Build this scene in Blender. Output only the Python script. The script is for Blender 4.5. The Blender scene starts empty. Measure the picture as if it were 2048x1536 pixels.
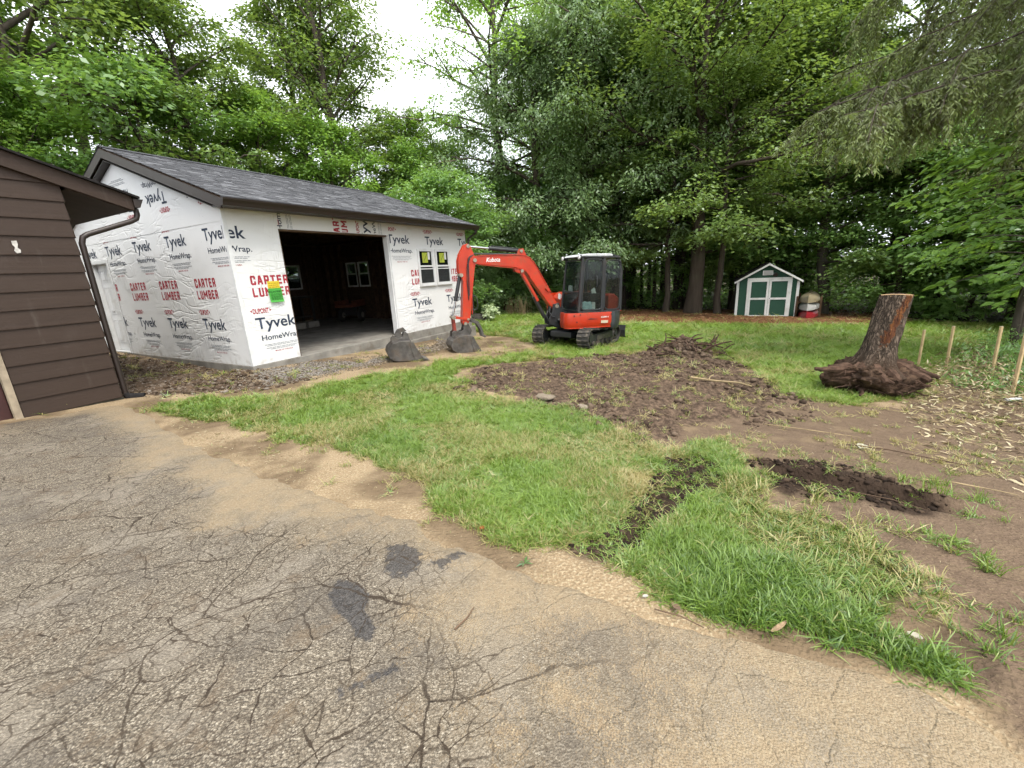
import bpy, bmesh, math, random
import numpy as np
from mathutils import Vector, Matrix

R = math.radians
scene = bpy.context.scene
COL = scene.collection
random.seed(7)

# ------------------------------------------------------------------ camera
CAM_H = 1.6
PITCH, ROLL = 0.2616, 0.0507
cd = bpy.data.cameras.new('camera')
cd.sensor_width = 36.0
cd.lens = 850.18 / 2048 * 36.0
cd.clip_start, cd.clip_end = 0.05, 2000
cam = bpy.data.objects.new('camera', cd)
COL.objects.link(cam)
_c, _s, _cr, _sr = math.cos(PITCH), math.sin(PITCH), math.cos(ROLL), math.sin(ROLL)
_rt, _up, _fw = Vector((1, 0, 0)), Vector((0, _s, _c)), Vector((0, _c, -_s))
_r2, _u2 = _rt * _cr - _up * _sr, _rt * _sr + _up * _cr
cam.matrix_world = Matrix(((_r2.x, _u2.x, -_fw.x, 0), (_r2.y, _u2.y, -_fw.y, 0),
                           (_r2.z, _u2.z, -_fw.z, CAM_H), (0, 0, 0, 1)))
scene.camera = cam

# ------------------------------------------------------------------ sky, sun, exposure (bright overcast)
SUN_EL, SUN_AZ = R(62), R(150)          # azimuth clockwise from +y
world = bpy.data.worlds.new('World')
scene.world = world
world.use_nodes = True
wn, wl = world.node_tree.nodes, world.node_tree.links
wn.clear()
wo = wn.new('ShaderNodeOutputWorld')
sky = wn.new('ShaderNodeTexSky')
sky.sky_type = 'NISHITA'
sky.sun_disc = False
sky.sun_elevation = SUN_EL
sky.sun_rotation = SUN_AZ
sky.dust_density = 4.0
b1 = wn.new('ShaderNodeBackground'); b1.inputs['Strength'].default_value = 0.05
wl.new(sky.outputs[0], b1.inputs['Color'])
tc = wn.new('ShaderNodeTexCoord')
nz = wn.new('ShaderNodeTexNoise'); nz.inputs['Scale'].default_value = 2.2; nz.inputs['Detail'].default_value = 5
wl.new(tc.outputs['Generated'], nz.inputs['Vector'])
cr = wn.new('ShaderNodeValToRGB')
cr.color_ramp.elements[0].position = 0.3; cr.color_ramp.elements[0].color = (0.80, 0.85, 0.92, 1)
cr.color_ramp.elements[1].position = 0.7; cr.color_ramp.elements[1].color = (0.97, 0.98, 1.0, 1)
wl.new(nz.outputs['Fac'], cr.inputs['Fac'])
b2 = wn.new('ShaderNodeBackground'); b2.inputs['Strength'].default_value = 0.92
wl.new(cr.outputs[0], b2.inputs['Color'])
mx = wn.new('ShaderNodeMixShader'); mx.inputs[0].default_value = 0.88     # cloud cover over the clear sky
wl.new(b1.outputs[0], mx.inputs[1]); wl.new(b2.outputs[0], mx.inputs[2])
wl.new(mx.outputs[0], wo.inputs['Surface'])

sd = bpy.data.lights.new('sun', 'SUN')
sd.energy = 1.5
sd.angle = R(25)
sd.color = (1.0, 0.94, 0.85)
sun = bpy.data.objects.new('sun', sd)
COL.objects.link(sun)
_d = Vector((math.sin(SUN_AZ) * math.cos(SUN_EL), math.cos(SUN_AZ) * math.cos(SUN_EL), math.sin(SUN_EL)))
sun.rotation_euler = _d.to_track_quat('Z', 'Y').to_euler()
sun.location = (0, 0, 40)

vs = scene.view_settings
vs.view_transform = 'Standard'; vs.look = 'None'; vs.gamma = 1.0; vs.use_curve_mapping = False
vs.exposure = 1.6
scene.render.engine = 'CYCLES'
cy = scene.cycles
cy.max_bounces = 5; cy.diffuse_bounces = 3; cy.glossy_bounces = 2; cy.transmission_bounces = 4
cy.transparent_max_bounces = 8; cy.caustics_reflective = False; cy.caustics_refractive = False
cy.sample_clamp_indirect = 4.0
cy.use_adaptive_sampling = True; cy.adaptive_threshold = 0.035
try:
    cy.use_denoising = True; cy.denoiser = 'OPENIMAGEDENOISE'
    cy.denoising_input_passes = 'RGB_ALBEDO_NORMAL'; cy.denoising_prefilter = 'ACCURATE'
except Exception:
    pass

# ------------------------------------------------------------------ node helpers
class NT:
    def __init__(self, name, rough=0.8, spec=0.3):
        self.m = bpy.data.materials.new(name)
        self.m.use_nodes = True
        self.t = self.m.node_tree
        self.p = self.t.nodes['Principled BSDF']
        self.p.inputs['Roughness'].default_value = rough
        self.p.inputs['Specular IOR Level'].default_value = spec
        self._pos = None
    def set(self, sock, v):
        if isinstance(v, bpy.types.NodeSocket):
            self.t.links.new(v, sock)
        elif isinstance(v, (tuple, list)) and len(v) == 3 and sock.type == 'RGBA':
            sock.default_value = (*v, 1)
        else:
            sock.default_value = v
    def n(self, typ, props=None, **inp):
        nd = self.t.nodes.new(typ)
        for k, v in (props or {}).items():
            setattr(nd, k, v)
        for k, v in inp.items():
            self.set(nd.inputs[k.replace('_', ' ')], v)
        return nd
    @property
    def pos(self):
        if self._pos is None:
            self._pos = self.n('ShaderNodeNewGeometry').outputs['Position']
        return self._pos
    @property
    def obj(self):
        return self.n('ShaderNodeTexCoord').outputs['Object']
    def mapv(self, v, scale=(1, 1, 1), rot=(0, 0, 0)):
        return self.n('ShaderNodeMapping', Vector=v, Scale=scale, Rotation=rot).outputs[0]
    dim = '3D'                       # ground materials switch to 2D
    def noise(self, v, scale, detail=4, rough=0.55, dist=0.0):
        return self.n('ShaderNodeTexNoise', {'noise_dimensions': self.dim}, Vector=v, Scale=scale, Detail=detail, Roughness=rough, Distortion=dist).outputs['Fac']
    def noisec(self, v, scale, detail=3):
        return self.n('ShaderNodeTexNoise', {'noise_dimensions': self.dim}, Vector=v, Scale=scale, Detail=detail).outputs['Color']
    def vor(self, v, scale, feature='F1', out='Distance', rand=1.0):
        return self.n('ShaderNodeTexVoronoi', {'feature': feature, 'voronoi_dimensions': self.dim}, Vector=v, Scale=scale, Randomness=rand).outputs[out]
    def math(self, op, a, b=0.0, clamp=False):
        nd = self.t.nodes.new('ShaderNodeMath'); nd.operation = op; nd.use_clamp = clamp
        self.set(nd.inputs[0], a); self.set(nd.inputs[1], b)
        return nd.outputs[0]
    def vadd(self, a, b, k):
        s = self.n('ShaderNodeVectorMath', {'operation': 'SCALE'}); self.set(s.inputs[0], b); s.inputs['Scale'].default_value = k
        o = self.n('ShaderNodeVectorMath', {'operation': 'ADD'}); self.set(o.inputs[0], a); self.set(o.inputs[1], s.outputs[0])
        return o.outputs[0]
    def step(self, v, a, b, c=0.0, d=1.0):
        return self.n('ShaderNodeMapRange', {'interpolation_type': 'SMOOTHSTEP'}, Value=v, From_Min=a, From_Max=b, To_Min=c, To_Max=d).outputs[0]
    def mix(self, f, a, b, mode='MIX'):
        nd = self.t.nodes.new('ShaderNodeMix'); nd.data_type = 'RGBA'; nd.blend_type = mode
        self.set(nd.inputs[0], f); self.set(nd.inputs[6], a); self.set(nd.inputs[7], b)
        return nd.outputs[2]
    def ramp(self, f, stops):
        nd = self.t.nodes.new('ShaderNodeValToRGB'); e = nd.color_ramp.elements
        while len(e) < len(stops): e.new(0.5)
        for q, (p, c) in zip(e, stops):
            q.position = p; q.color = (*c, 1)
        self.set(nd.inputs[0], f)
        return nd.outputs[0]
    def attr(self, name, out='Fac'):
        return self.n('ShaderNodeAttribute', {'attribute_name': name}).outputs[out]
    def bump(self, h, strength=0.5, dist=0.01):
        o = self.n('ShaderNodeBump', Height=h, Strength=strength, Distance=dist).outputs[0]
        self.t.links.new(o, self.p.inputs['Normal'])
        return o
    ALBEDO = 0.78                     # overall reflectance level of the built surfaces
    def base(self, v):
        k = self.ALBEDO
        if isinstance(v, tuple): v = tuple(x * k for x in v)
        else: v = self.mix(1.0, v, (k, k, k), 'MULTIPLY')
        self.set(self.p.inputs['Base Color'], v); return self
    def rough(self, v): self.set(self.p.inputs['Roughness'], v); return self
    def metal(self, v): self.set(self.p.inputs['Metallic'], v); return self

def plain(name, col, rough=0.6, spec=0.4, metal=0.0, var=0.18, scale=6.0, bump=0.0, grime=None, gscale=3.0):
    """Paint, metal or timber with uneven tone, grime and a little relief, in object space."""
    m = NT(name, rough, spec)
    o = m.obj
    f = m.noise(o, scale, 5, 0.6)
    c = m.mix(m.step(f, 0.3, 0.7), tuple(x * (1 - var) for x in col), tuple(min(1, x * (1 + var)) for x in col))
    if grime:
        g = m.step(m.noise(o, gscale, 6, 0.65), 0.5, 0.72)
        c = m.mix(m.math('MULTIPLY', g, 0.75), c, grime)
        m.rough(m.step(g, 0, 1, rough, min(1, rough + 0.3)))
    m.base(c); m.metal(metal)
    if bump:
        m.bump(m.noise(o, scale * 6, 4), bump, 0.01)
    return m.m

# ------------------------------------------------------------------ mesh helpers
def np_mesh(name, V, Q=None, T=None, smooth=False, fattr=None, pattr=None):
    me = bpy.data.meshes.new(name)
    V = np.asarray(V, np.float32)
    me.vertices.add(len(V)); me.vertices.foreach_set('co', V.ravel())
    parts, starts, n = [], [], 0
    if Q is not None and len(Q):
        Q = np.asarray(Q, np.int32); parts.append(Q.ravel()); starts.append(np.arange(len(Q)) * 4); n += len(Q) * 4
    if T is not None and len(T):
        T = np.asarray(T, np.int32); parts.append(T.ravel()); starts.append(n + np.arange(len(T)) * 3)
    L = np.concatenate(parts); S = np.concatenate(starts).astype(np.int32)
    me.loops.add(len(L)); me.loops.foreach_set('vertex_index', L)
    me.polygons.add(len(S)); me.polygons.foreach_set('loop_start', S)
    if smooth:
        me.polygons.foreach_set('use_smooth', np.ones(len(S), bool))
    for k, v in (fattr or {}).items():
        a = me.attributes.new(k, 'FLOAT', 'FACE'); a.data.foreach_set('value', np.asarray(v, np.float32))
    for k, v in (pattr or {}).items():
        a = me.attributes.new(k, 'FLOAT', 'POINT'); a.data.foreach_set('value', np.asarray(v, np.float32))
    me.update(calc_edges=True); me.validate()
    return me

def link(name, me, mat=None, parent=None, loc=None, rot=None):
    o = bpy.data.objects.new(name, me)
    COL.objects.link(o)
    if me is not None and mat is not None and not me.materials:
        me.materials.append(mat)
    if parent is not None: o.parent = parent
    if loc is not None: o.location = loc
    if rot is not None: o.rotation_euler = rot
    return o

def tag(o, label=None, cat=None, group=None, kind=None):
    if label: o['label'] = label
    if cat: o['category'] = cat
    if group: o['group'] = group
    if kind: o['kind'] = kind
    return o

def empty(name, loc=(0, 0, 0), rz=0.0, label=None, cat=None, group=None):
    o = bpy.data.objects.new(name, None); COL.objects.link(o)
    o.empty_display_size = 0.2
    o.location = loc; o.rotation_euler = (0, 0, rz)
    return tag(o, label, cat, group)

class MB:
    """Collects boxes, prisms, bars and tubes of ONE piece."""
    def __init__(self): self.v, self.f = [], []
    def add(self, v, f):
        b = len(self.v); self.v += [tuple(p) for p in v]; self.f += [tuple(i + b for i in q) for q in f]; return self
    def box(self, x0, x1, y0, y1, z0, z1):
        return self.add([(x0, y0, z0), (x1, y0, z0), (x1, y1, z0), (x0, y1, z0), (x0, y0, z1), (x1, y0, z1), (x1, y1, z1), (x0, y1, z1)],
                        [(3, 2, 1, 0), (4, 5, 6, 7), (0, 1, 5, 4), (1, 2, 6, 5), (2, 3, 7, 6), (3, 0, 4, 7)])
    def bar(self, a, b, w, h, up=(0, 0, 1)):
        a, b = Vector(a), Vector(b); d = (b - a).normalized(); u = Vector(up)
        s = d.cross(u)
        s = s.normalized() if s.length > 1e-4 else d.orthogonal().normalized()
        u = s.cross(d).normalized()
        pts = [a + s * (w / 2) * i + u * (h / 2) * j for i, j in ((-1, -1), (1, -1), (1, 1), (-1, 1))]
        pts += [b + s * (w / 2) * i + u * (h / 2) * j for i, j in ((-1, -1), (1, -1), (1, 1), (-1, 1))]
        return self.add(pts, [(3, 2, 1, 0), (4, 5, 6, 7), (0, 1, 5, 4), (1, 2, 6, 5), (2, 3, 7, 6), (3, 0, 4, 7)])
    def prism(self, pts, y0, y1, axis='y'):
        """2D outline (a, b) extruded along axis: y -> (a, y, b); x -> (x, a, b); z -> (a, b, z)."""
        n = len(pts)
        def P(a, b, t): return (a, t, b) if axis == 'y' else ((t, a, b) if axis == 'x' else (a, b, t))
        v = [P(a, b, y0) for a, b in pts] + [P(a, b, y1) for a, b in pts]
        f = [tuple(range(n - 1, -1, -1)), tuple(range(n, 2 * n))] + [(i, (i + 1) % n, n + (i + 1) % n, n + i) for i in range(n)]
        return self.add(v, f)
    def tube(self, pts, r, n=10, cap=True):
        pts = [Vector(p) for p in pts]
        rs = r if isinstance(r, (list, tuple)) else [r] * len(pts)
        v, f, prev = [], [], None
        for i, p in enumerate(pts):
            d = (pts[min(i + 1, len(pts) - 1)] - pts[max(i - 1, 0)]).normalized()
            a = d.orthogonal().normalized() if prev is None else (prev - d * prev.dot(d)).normalized()
            prev = a; b = d.cross(a)
            v += [p + (a * math.cos(2 * math.pi * k / n) + b * math.sin(2 * math.pi * k / n)) * rs[i] for k in range(n)]
        for i in range(len(pts) - 1):
            for k in range(n):
                f.append((i * n + k, i * n + (k + 1) % n, (i + 1) * n + (k + 1) % n, (i + 1) * n + k))
        if cap:
            f.append(tuple(range(n - 1, -1, -1))); f.append(tuple(range((len(pts) - 1) * n, len(pts) * n)))
        return self.add(v, f)
    def mesh(self, name, bevel=0.0, seg=2, smooth=None):
        bm = bmesh.new()
        vs_ = [bm.verts.new(p) for p in self.v]
        for q in self.f:
            try: bm.faces.new([vs_[i] for i in q])
            except ValueError: pass
        bmesh.ops.recalc_face_normals(bm, faces=bm.faces)
        if bevel:
            ed = [e for e in bm.edges if len(e.link_faces) == 2 and e.calc_face_angle(0) > 0.5]
            bmesh.ops.bevel(bm, geom=ed, offset=bevel, segments=seg, affect='EDGES', profile=0.6, clamp_overlap=True)
        me = bpy.data.meshes.new(name); bm.to_mesh(me); bm.free()
        if smooth is None: smooth = False
        if smooth:
            me.polygons.foreach_set('use_smooth', np.ones(len(me.polygons), bool))
            try: me.set_sharp_from_angle(angle=R(38))
            except Exception: pass
        return me
    def build(self, name, mat, parent=None, bevel=0.0, smooth=False, loc=None, rot=None, seg=2):
        return link(name, self.mesh(name, bevel, seg, smooth), mat, parent, loc, rot)

# ------------------------------------------------------------------ numpy noise and polygons
def _h(ix, iy, iz, s):
    n = (ix * 374761393 + iy * 668265263 + iz * 2147483647 + s * 1274126177) & 0xffffffff
    n = ((n ^ (n >> 13)) * 1274126177) & 0xffffffff
    return ((n ^ (n >> 16)) & 0xffff) / 65535.0
def vnoise(x, y, z=0.0, s=0):
    x, y, z = np.broadcast_arrays(np.asarray(x, float), np.asarray(y, float), np.asarray(z, float))
    ix, iy, iz = np.floor(x).astype(np.int64), np.floor(y).astype(np.int64), np.floor(z).astype(np.int64)
    fx, fy, fz = x - ix, y - iy, z - iz
    fx, fy, fz = (t * t * (3 - 2 * t) for t in (fx, fy, fz))
    r = 0
    for a in (0, 1):
        for b in (0, 1):
            for c in (0, 1):
                r = r + _h(ix + a, iy + b, iz + c, s) * np.where(a, fx, 1 - fx) * np.where(b, fy, 1 - fy) * np.where(c, fz, 1 - fz)
    return r
def fbm(x, y, z=0.0, s=0, oct=4):
    r, a, t = 0.0, 1.0, 0.0
    for o in range(oct):
        k = 2.03 ** o
        r = r + a * vnoise(np.asarray(x) * k, np.asarray(y) * k, np.asarray(z) * k, s + o * 17); t += a; a *= 0.5
    return r / t
def sst(a, b, x):
    t = np.clip((np.asarray(x, float) - a) / (b - a), 0, 1); return t * t * (3 - 2 * t)
def poly_sd(poly, x, y):
    """Signed distance to a polygon, positive inside."""
    x, y = np.asarray(x, float), np.asarray(y, float)
    d = np.full(x.shape, 1e9); ins = np.zeros(x.shape, bool)
    n = len(poly)
    for i in range(n):
        ax, ay = poly[i]; bx, by = poly[(i + 1) % n]
        ex, ey = bx - ax, by - ay
        t = np.clip(((x - ax) * ex + (y - ay) * ey) / (ex * ex + ey * ey + 1e-12), 0, 1)
        d = np.minimum(d, np.hypot(x - ax - t * ex, y - ay - t * ey))
        if ay != by:
            c = ((ay > y) != (by > y)) & (x < (bx - ax) * (y - ay) / (by - ay) + ax)
            ins ^= c
    return np.where(ins, d, -d)
# ================================================================== GROUND
LAWN=[(-4.94,5.60),(-4.61,6.05),(-3.58,6.33),(-3.27,7.05),(-2.92,7.48),(-2.18,8.14),(-1.56,9.21),(-0.70,9.59),(0.48,10.29),(0.72,11.10),(0.58,12.25),(-0.73,14.19),(-1.57,15.08),(-1.81,23.24),(-0.50,25.67),(2.58,22.56),(4.40,18.2),(8.90,17.5),(13.34,17.2),(18.09,18.6),(21.88,17.2),(16.18,11.44),(12.01,10.57),(8.57,8.18),(6.34,6.27),(5.62,5.90),(4.77,5.68),(4.32,6.08),(4.52,6.86),(4.88,9.01),(3.67,10.59),(2.08,9.71),(-0.23,8.86),(-0.91,8.13),(-0.68,6.61),(0.03,5.93),(0.50,5.47),(0.96,5.05),(1.21,4.16),(1.41,3.68),(2.15,4.03),(2.10,3.58),(1.77,2.83),(1.73,2.59),(1.94,2.40),(2.07,2.17),(2.10,1.85),(1.96,1.71),(1.55,1.57),(1.64,1.43),(1.72,1.29),(1.60,1.26),(1.40,1.41),(1.24,1.48),(1.03,1.58),(0.75,1.68),(0.62,1.81),(0.51,1.97),(0.40,2.11),(0.18,2.19),(-0.17,2.27),(-0.55,2.62),(-0.73,3.06),(-1.11,3.43),(-1.48,3.76),(-2.05,4.18),(-2.89,4.56),(-3.32,4.90),(-4.11,5.08),(-4.69,5.33)]
DIRT=[(-0.91,8.13),(-0.23,8.86),(2.11,9.85),(3.84,11.09),(5.28,11.64),(5.22,9.44),(4.65,6.94),(4.40,6.08),(4.77,5.68),(5.62,5.90),(6.34,6.27),(12.0,9.4),(12,-6),(3.0,-5),(1.56,0.97),(1.66,1.18),(1.85,1.53),(2.10,1.85),(2.07,2.17),(1.94,2.40),(1.73,2.59),(1.77,2.83),(2.14,3.64),(2.17,4.06),(1.41,3.68),(1.21,4.16),(0.96,5.05),(0.50,5.47),(0.03,5.93),(-0.68,6.61)]
PATCH=[(-0.91,8.13),(-0.23,8.86),(2.11,9.75),(3.84,10.6),(5.0,10.6),(5.0,8.9),(4.5,6.94),(4.2,6.0),(3.6,5.2),(2.17,4.5),(1.41,3.8),(1.21,4.16),(0.96,5.05),(0.50,5.47),(0.03,5.93),(-0.68,6.61)]
GRAVEL=[(-4.68,7.29),(-4.70,7.78),(-2.60,9.86),(-1.96,11.84),(-1.51,13.65),(-1.17,11.65),(-1.80,10.77),(-2.66,9.22),(-3.54,7.69),(-4.05,6.92)]
DARKDIRT=[(-9.74,10.39),(-5.01,8.01),(-4.36,7.17),(-4.26,6.71),(-5.52,6.29),(-5.67,6.06),(-8.5,8)]
MULCH=[(3.3,20.6),(4.4,18.2),(8.8,17.4),(13.5,17.1),(17.0,18.0),(19,20),(23,27),(22.5,31),(16.4,27),(14.45,31),(11.39,32),(6.72,26)]
MUD=[(2.06,3.27),(2.40,3.46),(2.68,3.41),(2.94,3.10),(3.00,2.78),(2.96,2.56),(2.72,2.52),(2.52,2.62),(2.38,2.79),(2.29,2.88),(2.00,2.79)]
MUD2=[(1.32,3.45),(1.72,3.64),(1.68,3.32),(1.42,2.97),(1.06,2.63),(0.85,2.33),(0.68,2.09),(0.39,2.06),(0.27,2.19),(0.49,2.25),(0.75,2.51),(1.01,2.90)]
STRAW=[(0.83,3.20),(1.11,3.34),(1.24,3.23),(0.98,2.82),(0.78,2.76)]
DRIVE=[(-6.24,4.94),(-5.57,5.90),(-4.72,5.29),(-3.62,4.41),(-2.26,3.45),(-1.55,3.02),(-0.98,2.70),(-0.61,2.42),(-0.24,2.16),(0.15,1.88),(0.48,1.67),(0.79,1.55),(1.15,1.42),(1.42,1.25),(1.58,1.05),(1.60,0.4),(1.7,-6),(-13,-6),(-10.9,-2.9)]
TARS=[[(-1.00,1.98),(-0.87,1.93),(-0.79,1.84),(-0.79,1.75),(-0.70,1.64),(-0.70,1.57),(-0.77,1.59),(-0.83,1.68),(-0.93,1.76),(-1.01,1.87)],
      [(-0.83,2.28),(-0.68,2.29),(-0.57,2.18),(-0.56,2.05),(-0.66,1.94),(-0.77,2.02)], [(-0.55,2.09),(-0.36,2.21),(-0.31,2.16),(-0.45,2.02)],
      [(-0.78,1.33),(-0.55,1.46),(-0.50,1.43),(-0.74,1.28)]]
LITTER=[(6.2,6.27),(8.30,7.71),(13.33,10.73),(13,2),(3.73,2.5),(3.82,3.13),(4.43,3.96),(5.11,4.85)]
THIN=[(1.55,3.05),(2.2,2.7),(2.35,2.1),(2.2,1.6),(1.7,1.45),(1.42,1.62),(1.45,1.95),(1.25,2.3),(1.35,2.75)]
RUT=[(2.02,2.07),(2.29,2.12),(1.95,1.68),(1.9,1.2),(1.72,1.22),(1.69,1.33)]

def base_z(x, y):
    p = 0.0511 * x + 0.0251 * y + 0.107
    p = np.clip(p, -0.45, None)
    p = np.where(p > 1.3, 1.3 + 0.5 * np.tanh((p - 1.3) / 0.5), p)
    return -p * sst(1.5, 7, np.hypot(x, y))

def seg_d(x, y, a, b):
    ex, ey = b[0] - a[0], b[1] - a[1]
    t = np.clip(((x - a[0]) * ex + (y - a[1]) * ey) / (ex * ex + ey * ey), 0, 1)
    return np.hypot(x - a[0] - t * ex, y - a[1] - t * ey), t

SLAB_Z = 0.13
def in_garage(x, y, m=0.0):
    dx, dy = x + 4.7126, y - 7.6613
    u = dx * 0.4976 + dy * 0.8674; v = -dx * 0.8674 + dy * 0.4976
    return (u > -m) & (u < 7.05 + m) & (v > -m) & (v < 6.9 + m)

def masks(x, y):
    w = (fbm(x * 3.1, y * 3.1, 0, 3, 4) - 0.5)
    w2 = (fbm(x * 0.9, y * 0.9, 0, 9, 3) - 0.5)
    r = np.hypot(x, y)
    amp = np.clip(0.10 * r, 0.25, 0.9)
    M = {}
    ls = poly_sd(LAWN, x, y)
    M['grass'] = sst(-0.06, 0.10, ls + w * amp * 0.9 + w2 * 0.12)
    M['dirt'] = sst(-0.12, 0.18, poly_sd(DIRT, x, y) + w * amp)
    M['patch'] = sst(-0.2, 0.3, poly_sd(PATCH, x, y) + w * amp * 1.2)
    M['gravel'] = sst(-0.25, 0.3, poly_sd(GRAVEL, x, y) + w * 0.9)
    M['dark'] = sst(-0.25, 0.35, poly_sd(DARKDIRT, x, y) + w * 1.2)
    M['mulch'] = sst(-0.3, 0.5, poly_sd(MULCH, x, y) + w * 1.3)
    M['woods'] = sst(-0.6, 0.8, y - np.interp(x, [-12, -3, 2, 4, 8, 14, 17, 19.5, 22, 30], [17, 25.2, 25.0, 25.2, 25.5, 26.2, 25.0, 19.4, 15.4, 9.5]) + w * 2)
    M['mud'] = np.maximum(sst(-0.05, 0.08, poly_sd(MUD, x, y) + w * 0.35),
                          sst(-0.12, 0.04, poly_sd(MUD2, x, y) + w * 0.40) * 0.97)
    M['mud'] = np.maximum(M['mud'], sst(-0.08, 0.12, poly_sd(RUT, x, y) + w * 0.35) * 0.55)
    M['straw'] = sst(-0.08, 0.1, poly_sd(STRAW, x, y) + w * 0.3)
    return M

def ground_z(x, y, M=None, detail=True):
    x, y = np.asarray(x, float), np.asarray(y, float)
    if M is None: M = masks(x, y)
    z = base_z(x, y)
    z = z + (fbm(x * 0.8, y * 0.8, 0, 21, 3) - 0.5) * 0.05 * M['grass'] * sst(2, 6, np.hypot(x, y))
    # turned earth with lumps
    rough = np.maximum(M['patch'] * 1.0, M['dark'] * 0.45)
    lump = fbm(x * 5, y * 5, 0, 31, 4) - 0.45
    z = z + rough * (lump * 0.15 + 0.03) + M['dirt'] * (fbm(x * 7, y * 7, 0, 37, 3) - 0.5) * 0.02
    if detail:
        z = z + rough * (fbm(x * 17, y * 17, 0, 33, 3) - 0.5) * 0.05
        z = z + M['mud'] * (fbm(x * 14, y * 14, 0, 35, 3) - 0.5) * 0.045
    # root pile beyond the earth patch
    d = np.hypot((x - 4.25) / 1.35, (y - 9.95) / 0.8)
    z = z + 0.28 * sst(1.0, 0.0, d) * (0.75 + 0.5 * fbm(x * 4, y * 4, 0, 41, 3))
    # torn trench on the right: a ledge and the scoop below it
    dd, t = seg_d(x, y, (2.18, 3.18), (2.98, 2.62))
    side = (x - 2.18) * 0.57 + (y - 3.18) * 0.82
    z = z + 0.075 * np.exp(-((side - 0.05) / 0.06) ** 2) * sst(0.45, 0.0, dd) * (0.6 + 0.8 * fbm(x * 11, y * 11, 0, 43, 3))
    z = z - 0.06 * np.exp(-((side + 0.06) / 0.07) ** 2) * sst(0.3, 0.0, dd)
    # mulch bank at the wood's edge
    z = z + M['mulch'] * (0.10 + 0.12 * (fbm(x * 0.9, y * 0.9, 0, 45, 3) - 0.4)) * sst(30, 24, y)
    gd, gt = seg_d(x, y, (-4.75, 7.6), (-2.3, 11.9))
    z = z + 0.11 * sst(0.9, 0.1, gd)
    # torn rut through the grass
    z = z - 0.035 * sst(0, 0.2, poly_sd(MUD2, x, y))
    z = np.where(in_garage(x, y, -0.3), np.minimum(z, SLAB_Z - 0.35), z)
    return z

def gz(x, y):
    return float(ground_z(np.array([x]), np.array([y]))[0])

def polar_grid(th, rr, closed):
    nt, nr = len(th), len(rr)
    T, Rr = np.meshgrid(th, rr)
    x, y = (Rr * np.sin(T)).ravel(), (Rr * np.cos(T)).ravel()
    i = np.arange(nr - 1)[:, None] * nt; j = np.arange(nt if closed else nt - 1)[None, :]
    k = (j + 1) % nt
    Q = np.stack([(i + j), (i + k), (i + nt + k), (i + nt + j)], -1).reshape(-1, 4)
    return x, y, Q

th = np.concatenate([np.radians(np.arange(-66, 66.01, 0.27)), np.radians(np.arange(72, 290, 7.0))])
rr = np.concatenate([[0.02, 0.3], np.geomspace(0.7, 46, 400), np.geomspace(50, 700, 14)])
gx, gy, gq = polar_grid(th, rr, True)
GM = masks(gx, gy)
gzv = ground_z(gx, gy, GM)
dsd = poly_sd(DRIVE, gx, gy)
gzv = gzv - 0.05 * sst(0.0, 0.12, dsd)
gme = np_mesh('ground', np.stack([gx, gy, gzv], 1), gq, smooth=True, pattr=GM)

def sand_col(m):
    p = m.pos
    c = m.mix(m.noise(p, 1.7, 3), (0.27, 0.19, 0.112), (0.40, 0.305, 0.185))
    c = m.mix(m.step(m.noise(p, 60, 1), 0.45, 0.75), c, (0.46, 0.37, 0.24))
    return m.mix(m.step(m.noise(p, 85, 3, 0.7), 0.60, 0.72, 0, 0.8), c, (0.12, 0.08, 0.05))

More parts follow.
